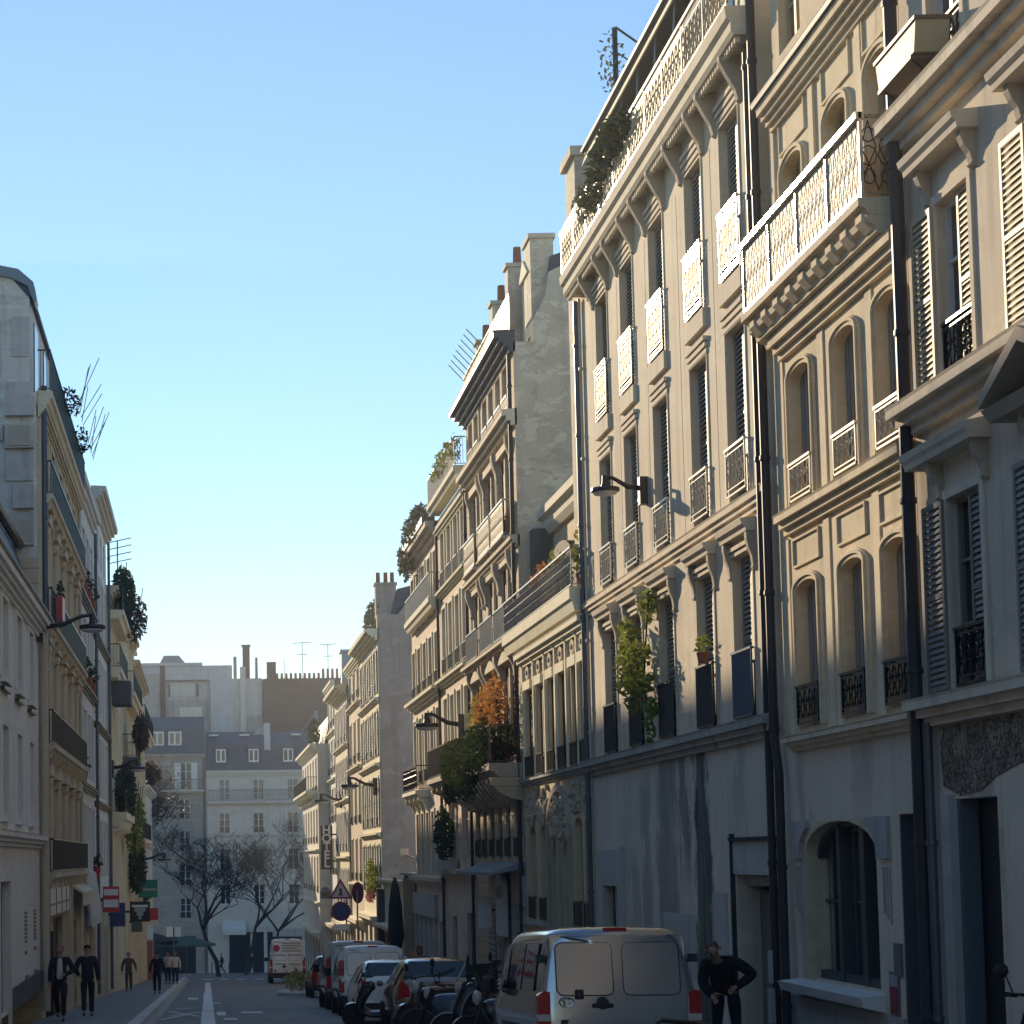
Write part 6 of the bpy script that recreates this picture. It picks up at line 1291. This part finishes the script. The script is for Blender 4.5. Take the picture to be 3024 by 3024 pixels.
b = lb('terraced_building', 'farthest honey coloured building with a heavy balcony before the white corner', 112.1, 132.8, 12.6, ((9.4, 11.4), (6.2, 8.3), (3.0, 5.2), (-.4, 2.0)), 6, shade_top=17.4)
b.balcony(113, 131, 9.2, .8, 1.0, 'light_yellow', 'iron_black', 'bars', .5); b.balcony(113, 131, 2.8, .6, 1.0, 'light_yellow', 'iron_black', 'bars', .4); b.balcony(113, 131, -.8, .6, 1.0, 'honey_trim', 'iron_black', 'bars', .5)
m = b.mb(); m.box(128, 130, 12.6, 14.6, -2, -.4).box(127.8, 130.2, 14.6, 14.8, -2.2, -.2); b.part('chimney', m, 'ivory_plaster')
b = Bld('white_corner_house', 'low white corner house with a roof terrace at the crossing', FRL, 132.9, 154, 6.5, 'white_plaster', 'house')
for v0, v1 in ((3.2, 5.2), (0, 2.2), (-3, -1)): b.row([134 + 3.2 * i for i in range(6)], 1.1, v0, v1, 'cas', .1)
b.cornice(6.1, 6.5, .4, 'white_plaster'); b.cornice(2.4, 2.6, .2, 'white_plaster', 'ledge'); m = MB(FRL.off(-1)); m.box(133, 140, 6.5, 8.8, -4, 0).box(132.9, 140.2, 8.8, 9.0, -4.2, .3); b.part('roof_room', m, 'white_plaster'); b.op(134, 138, b.z0 + .02, -4.4, .1); m = b.mb(); m.box(134, 138, b.z0, -4.4, -.16, -.12); b.part('shop_window', m, 'glass_dark'); m = b.mb(); m.box(133, 136, b.z0, -3.6, .0, .5); b.part('pink_shopfront', m, 'pink_paint'); b.walls()
m = b.mb()
random.seed(61)
for u, z, r, lab, cl, w in ((88, 13.2, (3.2, 1.0, .5), 'bushy green terrace garden on the topmost left balcony', 'leaf_dark', .6), (92.5, 12.6, (1.6, 1.1, .6), 'dark red and green creeper trailing off the end of the top left terrace', 'leaf_brown', .9), (89.5, 4.6, (3.6, 1.2, .45), 'dense dark plants filling the low left stone balcony', 'leaf_dark', .55), (96, 3.4, (2.2, 1.6, .5), 'dark green climber hanging past the low left stone balcony', 'leaf_green', .7), (104, 1.2, (3, 1.3, .5), 'dark creeper lower down on the second honey coloured building', 'leaf_dark', .5), (100, 7.8, (2.2, .9, .4), 'round dark bush on a middle balcony of the second honey coloured building', 'leaf_brown', .9), (136, 7.3, (3, .8, .8), 'dark plants on the white corner house terrace', 'leaf_brown', .3)):
    t = thing('terrace_plant', lab, 'plant', FRL.p(u, z - r[1], w)); m = MB(FRL); m.leaves((u, z, w), r, int(240 * r[0]), .14); obj('foliage', m.mesh('foliage', cl, t.location), t)
    m = MB(FRL); [m.tube([(u + d, z - r[1], w), (u + d + random.uniform(-.3, .3), z + random.uniform(.2, r[1] * 1.5), w + random.uniform(-.1, .4))], .02, 3) for d in (-1.4, -.8, -.2, .5, 1.1)]; obj('stem', m.mesh('stem', 'bark', t.location), t)
t = thing('tv_antenna', 'bare branching antenna above the topmost left terrace garden', 'antenna', (-3.6, 86.5, 12)); m = MB(FRL); m.tube([(86.5, 12, .4), (86.5, 15.2, .4)], .03, 4); [m.tube([(86.5, 14.2 + .3 * k, .0), (86.5, 14.4 + .3 * k, 1.0)], .02, 4) for k in range(4)]; obj('mast', m.mesh('mast', 'iron_grey', t.location), t)
wall_lamp(FRL, 85.5, 5.4, 1.2, 'street lamp on the left at the edge of the planted balconies', 1.5)
wall_lamp(FRL, 124, 1.6, 1.5, 'farthest left street lamp beside the brown leaved tree', 1.6)
# signs on the left
def board(name, label, u, z0, z1, w0, w1, mats, th=.18, fr=FRL):
    t = thing(name, label, 'sign', fr.p(u, z0, (w0 + w1) / 2)); m = MB(fr); m.box(u, u + th, z0, z1, w0, w1); obj('panel', m.mesh('panel', mats[0], t.location), t)
    m = MB(fr); m.box(u + .05, u + th - .05, (z0 + z1) / 2 - .05, (z0 + z1) / 2 + .05, 0, w0); obj('bracket', m.mesh('bracket', 'iron_black', t.location), t)
    for i, (a, c, p, q, mt) in enumerate(mats[1:]):
        m = MB(fr); m.box(u - .012, u, z0 + (z1 - z0) * a, z0 + (z1 - z0) * c, w0 + (w1 - w0) * p, w0 + (w1 - w0) * q); obj('stripe', m.mesh('stripe', mt, t.location), t)
    return t
board('projecting_sign', 'red projecting sign with two white bands', 77.5, -.35, .62, .1, .72, ['sign_red', (.66, .9, .06, .94, 'sign_white'), (.2, .5, .06, .94, 'sign_white')])
board('projecting_sign', 'plain dark blue projecting sign below the red one', 83, -1.05, -.1, .1, .72, ['sign_blue'])
board('projecting_sign', 'dark projecting sign with a pale downward triangle', 87.5, -1.0, -.15, .75, 1.6, ['sign_black', (.72, .84, .1, .9, 'sign_white'), (.5, .7, .22, .78, 'poster_pale'), (.3, .5, .34, .66, 'poster_pale'), (.12, .3, .43, .57, 'poster_pale')])
board('projecting_sign', 'green projecting sign with one pale line', 112, -.42, .55, .3, 1.35, ['sign_green', (.4, .5, .06, .94, 'poster_pale')])
board('projecting_sign', 'small grey green box sign lower on the left row', 104, -2.0, -1.0, .2, .75, ['shutter_green'])
board('projecting_sign', 'small round red and white sign farthest on the left', 121, -2.2, -1.2, .5, 1.15, ['sign_red', (.0, .3, .0, 1, 'sign_white')])
# ------------------------------------------------------------------ far end of the street
YE = 185.0
b = Bld('end_building', 'grey stone building with two paired dormers closing the street on the left', FRE(YE), -16, .05, 11.0, 'end_grey', depth=8)
for v0, v1 in ((5.3, 7.1), (2.45, 4.25), (-.7, 1.2), (-3.6, -1.8)): b.row([-14, -10, -6.2, -2.35], 1.0, v0, v1, 'cas', .1, gm='glass_blue', rail='bars', rh=.45, sur='end_grey')
b.row([-14, -10, -6.2, -2.2], 1.0, 7.9, 10.4, 'cas', .1, gm='glass_blue', leaf=.5, smat='white_paint')
b.balcony(-15.8, -.1, 7.9, .7, .95, 'end_white', 'iron_black', 'bars', .25); b.cornice(10.7, 11.15, .4, 'end_grey'); b.cornice(1.6, 1.9, .2, 'end_grey', 'ledge')
m = b.mb(); m.prof(-16, 0, [(.05, 11.15), (-.5, 13.6), (-2.6, 14.7), (-8, 14.9), (-8, 11)]); mf = b.part('mansard', m, 'slate')
for u in (-4.85, -3.25): m = b.mb(); m.box(u, u + 1.2, 11.95, 13.2, -1.2, .02); dm = b.part('dormer', m, 'frame_white', mf); m = b.mb(); m.box(u + .14, u + .5, 12.1, 13.05, .02, .035).box(u + .68, u + 1.05, 12.1, 13.05, .02, .035)
m = b.mb(); [m.box(u + q, u + q + .36, 12.1, 13.05, .021, .035) for u in (-4.85, -3.25) for q in (.14, .68)]; b.part('dormer_pane', m, 'glass_tan', mf)
m = b.mb(); m.box(-2.2, -.2, 13.6, 15.6, -3.5, -2.6); b.part('chimney', m, 'end_white', mf)
b.op(-13, -8, b.z0 + .02, -5.2, .1); b.op(-5, -1, b.z0 + .02, -5.2, .1); m = b.mb(); m.box(-13, -8, b.z0, -5.2, -.16, -.12).box(-5, -1, b.z0, -5.2, -.16, -.12); b.part('shop_window', m, 'glass_dark'); b.walls()
b.pipe(-.1, gz(185) + .2, 10.8, 'pipe_blue', .08, .12)
b = Bld('end_building', 'white building with three dormers in a blue grey roof closing the street', FRE(YE), .1, 18, 9.4, 'end_white', depth=8)
cu = [1.25, 4.3, 7.4, 10.5, 13.6]
b.row(cu, 1.0, 6.95, 8.8, 'cas', .1, gm='glass_curtain'); b.row(cu, .95, 4.0, 5.8, 'cas', .1, gm='glass_blue', rail='bars', rh=.45, sur='end_white', sur_t=.25, sur_p=.06); b.row(cu, .95, .7, 2.6, 'cas', .1, gm='glass_blue', rail='bars', rh=.4, sur='end_white', sur_t=.25); b.row(cu, .95, -2.4, -.6, 'cas', .1, gm='glass_dark')
m = b.mb(); [m.box(u - .6, u + 1.6, 3.1, 3.3, 0, .2) for u in cu]; [m.box(.15, .9, 3.9 + k * .32, 4.12 + k * .32, 0, .05) for k in range(9)]; b.part('quoin', m, 'end_white')
b.balcony(.2, 17.8, 6.85, .6, 1.0, 'end_white', 'iron_black', 'bars', .3); b.cornice(3.6, 3.85, .25, 'end_white', 'ledge'); b.cornice(9.1, 9.6, .4, 'end_white')
m = b.mb(); m.prof(.1, 18, [(.05, 9.6), (-.6, 12.0), (-3.2, 13.3), (-8, 13.5), (-8, 9)]); mf = b.part('mansard', m, 'slate')
for u in (1.0, 3.95, 7.05, 10.2):
    m = b.mb(); m.box(u, u + .95, 10.35, 11.6, -1.2, .0); m.ext([(u - .25, 11.6), (u + 1.2, 11.6), (u + .48, 12.15)], -1.4, .15); b.part('dormer', m, 'zinc_dark', mf)
    m = b.mb(); m.box(u + .02, u + .93, 10.35, 11.55, .0, .03); dw = b.part('dormer_window', m, 'white_paint', mf)
    m = b.mb(); m.box(u + .12, u + .4, 10.5, 11.42, .03, .04).box(u + .55, u + .82, 10.5, 11.42, .03, .04); b.part('dormer_pane', m, 'glass_dark', mf)
m = b.mb(); m.box(5.4, 5.95, 10.6, 13.9, -3, -.45).ext([(4.0, 12.6), (5.4, 13.8), (5.4, 12.6)], -3, -2.6); b.part('chimney', m, 'block_grey', mf)
m = b.mb(); [m.box(u, u + .9, 12.85, 13.0, -2.6, -1.9) for u in (.4, 3.2, 7.9)]; b.part('skylight', m, 'white_paint', mf)
m = b.mb()
for i in range(40): u = .2 + i * .45; m.add([(u, 9.62, .07), (u + .03, 9.62, .07), (u + .03, 12.01, -.57), (u, 12.01, -.57)], [(0, 1, 2, 3)]); m.add([(u, 12.02, -.57), (u + .03, 12.02, -.57), (u + .03, 13.32, -3.17), (u, 13.32, -3.17)], [(0, 1, 2, 3)])
b.part('roof_seam', m, 'zinc_dark', mf)
b.op(2.0, 8.5, b.z0 + .02, -4.9, .1); b.op(9.3, 13, b.z0 + .02, -5, .1); m = b.mb(); m.box(2, 8.5, b.z0, -4.9, -.16, -.12).box(9.3, 13, b.z0, -5, -.16, -.12); b.part('shop_window', m, 'glass_dark'); m = b.mb(); m.box(5.9, 9.3, -5.3, -4.6, 0, .3); b.part('shop_fascia', m, 'concrete'); m = b.mb(); m.box(.5, 1.6, b.z0, -4.6, 0, .1).box(5.1, 5.4, b.z0, -4.4, 0, .15).box(3.9, 4.1, b.z0, -5, 0, .1); b.part('shop_pillar', m, 'end_white'); b.walls()
m = FRE(YE); mm = MB(m); mm.prof(1.4, 3.5, [(0, -3.9), (.9, -4.7), (.9, -5.1), (0, -4.3)]); single('shop_awning', mm, 'awning_white', 'pinkish white awning behind the bare trees at the end of the street', 'awning', (2.4, 184.5, -4.5))
# blocks behind the end buildings
def block(name, label, y, x0, x1, z0, z1, mat, D=8):
    b = Bld(name, label, FRE(y), x0, x1, z1, mat, depth=D); return b
b = block('brick_block', 'dark brick party wall with chimney pots standing behind the white end building', 200, 5.8, 16, 0, 19.2, 'brick_far'); b.walls()
m = b.mb(); [m.lathe((6.3 + i * .45, 19.2, -.4), [(.14, 0), (.11, .55 if i < 12 else .95)], 6) for i in range(21)]; b.part('chimney_pot', m, 'terracotta'); m = b.mb(); m.box(6.2, 7.1, 19.2, 20.9, -1.5, -.6); b.part('chimney', m, 'brick_far')
m = b.mb(); m.ext([(10.6, 14), (11.2, 14), (11.0, 16), (10.75, 16)], 0, .6); m.tube([(9.2, 13.6, 1), (10.7, 15.6, .5)], .06, 5); b.part('flue', m, 'zinc')
b = block('pale_block', 'pale grey blank tower block with a brown side behind the roofs', 200.5, .65, 5.75, 0, 19.3, 'block_grey'); b.walls()
m = b.mb(); m.box(2.9, 3.55, 0, 19.25, 0, .05).box(4.1, 5.7, 15.7, 19.2, 0, .04); b.part('tan_panel', m, 'stucco_patch'); m = b.mb(); m.box(3.56, 4.1, 8, 20.4, 0, .5); b.part('chimney', m, 'end_white'); m = b.mb(); m.box(3.85, 4.55, 19.3, 22.6, -1, -.3).box(3.75, 4.65, 22.5, 22.65, -1.1, -.2); b.part('tall_chimney', m, 'brick_far'); m = b.mb(); m.lathe((3.1, 19.3, -.5), [(.16, 0), (.16, 2.2)], 8); m.lathe((5.2, 19.3, -.5), [(.14, 0), (.12, 2.1)], 8); b.part('flue', m, 'zinc'); m = b.mb(); m.box(4.2, 5.6, 13.5, 15.6, 0, .1); b.part('broken_render', m, 'old_wall')
b = block('modern_block', 'long pale modern block with a domed roof light far behind on the left', 215, -16, 3.0, 0, 22.0, 'block_grey'); b.walls()
m = b.mb(); m.ext([(-4.8, 22.0), (-4.2, 23.2), (-2.6, 23.2), (-1.6, 22.0)], -3, -1); b.part('roof_light', m, 'zinc'); m = b.mb(); m.box(-16, -.1, 22.0, 22.3, -6, .3).box(.0, 3.0, 21.6, 21.9, -6, .1); b.part('parapet', m, 'block_grey')
m = b.mb(); m.box(-7, 2.8, 19.4, 19.5, 0, .25); b.part('string_course', m, 'zinc')
b = block('weathered_block', 'weathered low block with a strip of pale shutters below the modern block', 202, -14, .6, 0, 17.4, 'old_wall'); b.walls()
m = b.mb(); m.box(-6.6, -4.0, 14, 20.0, -1.5, .06); b.part('stained_wall', m, 'old_wall'); m = b.mb(); m.box(-3.9, .6, 17.41, 19.2, -2, -.1); b.part('upper_storey', m, 'stucco_patch'); m = b.mb(); m.box(-3.3, -.8, 17.7, 19.0, -.1, 0).box(-.1, .5, 17.7, 19.0, -.1, 0); b.part('shutter', m, 'end_white'); m = b.mb(); m.box(-3.5, -3.3, 17.7, 19, -.1, .03).box(-.8, -.5, 17.7, 19, -.1, .03).box(-3.9, .6, 19.2, 19.35, -2, .2); b.part('dark_frame', m, 'plinth'); m = b.mb(); m.box(-4.3, -3.8, 14, 20.8, -.8, .2); b.part('chimney', m, 'brick_far')
for x, h, lab in ((9.7, 3.6, 'tall thin antenna over the brick wall, left of the pair'), (12.2, 3.4, 'tall thin antenna over the brick wall, right of the pair'), (7.9, 2.0, 'short bare mast on the brick wall')):
    t = thing('roof_antenna', lab, 'antenna', (x, 200.6, 19.2), 'antennas over the brick wall'); m = MB(); m.tube([(x, 19.2, 200.6), (x, 19.2 + h, 200.6)], .035, 5); obj('mast', m.mesh('mast', 'zinc', t.location), t)
    if h > 3: m = MB(); m.tube([(x - .9, 19.1 + h, 200.6), (x + .9, 19.2 + h, 200.6)], .03, 4); [m.tube([(x - .7 + .35 * k, 19.15 + h, 200.2), (x - .7 + .35 * k, 19.15 + h, 201)], .02, 3) for k in range(5)]; m.tube([(x - .5, 18 + h, 200.6), (x + .5, 18 + h, 200.6)], .03, 4); obj('crossbar', m.mesh('crossbar', 'zinc', t.location), t)
# ------------------------------------------------------------------ trees at the crossing
def tree(label, x, y, h, spread, bark, seed, leafc=None, depth=6, trunk_h=3.2):
    rnd = random.Random(seed); t = thing('bare_tree', label, 'tree', (x, y, gz(y)), 'street trees at the crossing'); T = MB(); K = MB(); tips = []
    def grow(p, d, L, r, k):
        r = max(r, .015)
        pts = [p]; q = p
        for _ in range(3):
            d = (d + Vector((rnd.gauss(0, .13), rnd.gauss(0, .13), rnd.gauss(.03, .08)))).normalized(); q = q + d * L / 3; pts.append(q)
        (T if k == 0 else K).tube([(a.x, a.z, a.y) for a in pts], [r * (1 - .12 * i) for i in range(4)], 6 if k < 2 else 3)
        if k >= depth: tips.append(q); return
        n = 4 if k == 0 else rnd.choice((2, 3, 3))
        for i in range(n):
            a = rnd.uniform(0, 2 * PI); up = rnd.uniform(.35, .95) if k == 0 else rnd.uniform(-.15, .7)
            e = (d * .75 + Vector((math.cos(a), math.sin(a), up * .7)) * spread).normalized()
            grow(q if i < 2 or k == 0 else pts[rnd.choice((1, 2))], e, L * rnd.uniform(.62, .85), r * .6, k + 1)
    grow(Vector((x, y, gz(y))), Vector((0, 0, 1)), trunk_h, h * .022, 0)
    obj('trunk', T.mesh('trunk', bark, t.location), t); obj('crown', K.mesh('crown', bark, t.location), t)
    if leafc:
        m = MB(); 
        for q in tips: m.leaves((q.x, q.z, q.y), (.35, .35, .35), 3, .13)
        obj('foliage', m.mesh('foliage', leafc, t.location), t)
tree('broad bare dark tree in front of the grey end building', .9, 163, 9, .85, 'bark', 5, None, 8, 3.9)
tree('smaller bare tree behind the white delivery van', 5.6, 166, 7, .8, 'bark', 9, None, 7, 3.6)
tree('brownish tree with a few dead leaves past the white corner house', -4.6, 158, 10, .7, 'bark', 14, 'leaf_brown', 7, 5.0)
tree('faint bare tree nearer the white building, between the other two', 3.2, 174, 8, .75, 'bark', 23, None, 7, 4.2)
# street furniture at the crossing
t = thing('street_post', 'tall dark green lamp post at the hotel corner', 'street lamp', (7.6, 148, gz(148))); m = MB(); z = gz(148); m.lathe((7.6, z, 148), [(.3, 0), (.25, .9), (.16, 1.1), (.13, 6), (.1, 9.5)], 10); obj('post', m.mesh('post', 'post_green', t.location), t); m = MB(); m.lathe((7.6, z + 8.2, 148), [(.2, 0), (.35, .5), (.35, .9), (.1, 1.2)], 10); obj('lantern', m.mesh('lantern', 'post_green', t.location), t)
def umbrella(label, x, y, mat, r, h, closed=False):
    t = thing('cafe_parasol', label, 'parasol', (x, y, gz(y)), 'parasols of the street cafes'); z = gz(y) + .1; m = MB(); m.tube([(x, z, y), (x, z + h, y)], .04, 6); obj('pole', m.mesh('pole', 'iron_black', t.location), t)
    m = MB(); m.lathe((x, z + h, y), [(.2, -2.7), (.32, -2.2), (.26, -1.0), (.14, -.2), (.05, .1)] if closed else [(r, -.75), (r, -.6), (.05, .05)], 12); obj('canopy', m.mesh('canopy', mat, t.location), t)
    m = MB(); m.lathe((x, gz(y), y), [(.35, 0.1), (.35, .22)], 10); obj('base', m.mesh('base', 'concrete', t.location), t)
umbrella('closed dark parasol standing tall beside the sunlit annexe', 7.35, 80.5, 'canvas_dark', .4, 4.4, True)
umbrella('wide open dark green cafe parasol past the white corner house', -1.6, 161, 'canvas_green', 2.3, 3.1)
umbrella('open dark parasol to the left of the green one', -4.4, 160, 'canvas_dark', 2.2, 3.4)
t = thing('lit_display', 'small bright white street display panel under the parasols', 'display', (-2.5, 156, gz(156))); z = gz(156); m = MB(); m.tube([(-2.5, z, 156), (-2.5, z + 3.2, 156)], .05, 6); obj('post', m.mesh('post', 'iron_black', t.location), t); m = MB(); m.box(-3.05, -1.95, z + 3.1, z + 3.85, 156, 156.1); obj('case', m.mesh('case', 'sign_white', t.location), t); m = MB(); m.box(-2.54, -2.46, z + 3.1, z + 3.85, 155.98, 156); obj('divider', m.mesh('divider', 'iron_black', t.location), t)
m = MB(); m.box(-.045, .045, 0, .95, -.045, .045); m.lathe((0, .95, 0), [(.06, 0), (.06, .06), (.02, .1)], 8); bm_ = m.mesh('bollard', 'post_green')
for i, x in enumerate((-1.0, .4, 1.9, 3.4, 4.9)):
    o = obj('bollard', bm_, None, (x, 179, gz(179) + .12)); tag(o, 'short dark bollard along the far side of the crossing', 'bollard', 'bollards across the crossing')
# traffic signs
t = thing('traffic_sign', 'warning triangle and round parking sign on one post by the hotel', 'traffic sign', (5.95, 88, gz(88) + .12)); z = gz(88) + .12; fr = FRE(88)
m = MB(); m.tube([(5.95, z, 88), (5.95, z + 4.0, 88)], .035, 8); obj('post', m.mesh('post', 'iron_grey', t.location), t)
cx, cz = 5.72, 1.2 - .9
m = MB(fr); T3 = [(cx - .5, cz - .42), (cx + .5, cz - .42), (cx, cz + .45)]; m.ext(T3, .05, .08); obj('red_border', m.mesh('red_border', 'sign_purple', t.location), t)  # red darkened to purple, shade put into the paint
m = MB(fr); T3 = [(cx - .36, cz - .34), (cx + .36, cz - .34), (cx, cz + .29)]; m.ext(T3, .08, .085); ot = obj('white_field', m.mesh('white_field', 'poster_pale', t.location), t); m = MB(fr); m.box(cx - .05, cx + .05, cz - .2, cz + .02, .085, .09); m.ext([(cx - .12, cz - .28), (cx - .05, cz - .2), (cx + .05, cz - .2), (cx + .12, cz - .28)], .085, .09); obj('pictogram', m.mesh('pictogram', 'sign_black', t.location), t)  # white field greyed in its paint for the shade on the sign
m = MB(fr); m.lathe((cx, cz - .95, .05), [(.42, 0), (.42, .03)], 20, 'w'); obj('round_rim', m.mesh('round_rim', 'sign_purple', t.location), t); m = MB(fr); m.lathe((cx, cz - .95, .08), [(.33, 0), (.33, .005)], 20, 'w'); obj('round_field', m.mesh('round_field', 'sign_blue', t.location), t)
m = MB(fr); m.box(cx - .32, cx + .32, cz - 1.75, cz - 1.5, .05, .07); obj('plate', m.mesh('plate', 'sign_white', t.location), t)
t = thing('traffic_sign', 'round sign turned edge on with its grey back, right of the warning triangle', 'traffic sign', (6.35, 87, gz(87) + .12)); z = gz(87) + .12; m = MB(); m.tube([(6.35, z, 87), (6.35, z + 4.2, 87)], .035, 8); obj('post', m.mesh('post', 'iron_grey', t.location), t)
m = MB(FRR.off(1.6)); m.lathe((87, .15, 0), [(.45, 0), (.45, .03)], 20, 'w'); m2 = m; o = obj('disc', m.mesh('disc', 'sign_purple', t.location), t); o.rotation_euler = (0, 0, R(28)); 
t = thing('street_plate', 'dark blue street name plate on the hotel wall', 'sign', (7.6, 132, -.9)); m = MB(FRE(132.05)); m.box(7.3, 7.95, -.95, -.55, .02, .04); m.lathe((7.62, -.55, .03), [(.33, -.01), (.33, .01)], 16, 'w'); obj('plate', m.mesh('plate', 'sign_blue', t.location), t)
# ------------------------------------------------------------------ light, sky, camera
w = bpy.data.worlds.new('World'); S.world = w; w.use_nodes = True; nt = w.node_tree
bg = nt.nodes['Background']; sky = nt.nodes.new('ShaderNodeTexSky'); sky.sky_type = 'NISHITA'; sky.sun_disc = False
SUN = Vector((-.72, 2.36, .71)).normalized(); el = math.asin(SUN.z); az = math.atan2(SUN.x, SUN.y)
sky.sun_elevation = el; sky.sun_rotation = az; sky.air_density = 1.25; sky.dust_density = 0.0; sky.ozone_density = 4.0
nt.links.new(sky.outputs[0], bg.inputs['Color']); bg.inputs['Strength'].default_value = .088
sd = bpy.data.lights.new('sun', 'SUN'); sd.energy = 3.3; sd.angle = R(.53); sd.color = (1, .79, .53)
so = bpy.data.objects.new('sun', sd); C.objects.link(so); so.rotation_euler = SUN.to_track_quat('Z', 'Y').to_euler(); so.location = (0, 60, 60)
hz = MB(); hz.box(-70, 70, -14, 30, -80, 300); hm = bpy.data.materials.new('haze'); hm.use_nodes = True; hn = hm.node_tree; hn.nodes.remove(hn.nodes['Principled BSDF'])
pv = hn.nodes.new('ShaderNodeVolumePrincipled'); pv.inputs['Color'].default_value = (.93, .95, 1, 1); pv.inputs['Density'].default_value = .0008; pv.inputs['Anisotropy'].default_value = .35; hn.links.new(pv.outputs[0], hn.nodes['Material Output'].inputs['Volume']); MATS['haze'] = hm
ho = obj('haze', hz.mesh('haze', 'haze')); ho['kind'] = 'stuff'
FOC = 6056.0; pa, pb = 400.0, 2087.0
Yc = Vector((608 - pa, -(2540 - pb), FOC)).normalized(); Zc = Vector((-400 - pa, 78500 + pb, FOC)); Zc = (Zc - Yc * Zc.dot(Yc)).normalized()
if Zc.y < 0: Zc = -Zc
Xc = Yc.cross(Zc); Xc = Xc if Xc.x > 0 else -Xc
# columns of the camera matrix: image right, image up, backwards, written in world axes
right = Vector((Xc.x, Yc.x, Zc.x)); up = Vector((Xc.y, Yc.y, Zc.y)); fwd = Vector((Xc.z, Yc.z, Zc.z))
cd = bpy.data.cameras.new('camera'); co = bpy.data.objects.new('camera', cd); C.objects.link(co)
M = Matrix.Identity(4)
for i in range(3): M[i][0] = right[i]; M[i][1] = up[i]; M[i][2] = -fwd[i]
M[0][3], M[1][3], M[2][3] = 0, 0, 1.58
co.matrix_world = M
cd.sensor_width = 36; cd.sensor_fit = 'HORIZONTAL'; cd.lens = 36 * FOC / 3024; cd.shift_x = (1512 - pa) / 3024; cd.shift_y = (pb - 1512) / 3024
cd.clip_start = .1; cd.clip_end = 2000
S.camera = co
S.render.engine = 'CYCLES'; S.render.resolution_x = S.render.resolution_y = 1024
S.view_settings.view_transform = 'Standard'; S.view_settings.look = 'None'; S.view_settings.exposure = 1.1; S.view_settings.gamma = 1
S.cycles.max_bounces = 8; S.cycles.diffuse_bounces = 6; S.cycles.glossy_bounces = 3; S.cycles.transmission_bounces = 2; S.cycles.transparent_max_bounces = 4
S.cycles.volume_bounces = 0; S.cycles.volume_step_rate = 4; S.cycles.volume_max_steps = 32; S.cycles.use_denoising = True; S.cycles.sample_clamp_indirect = 6
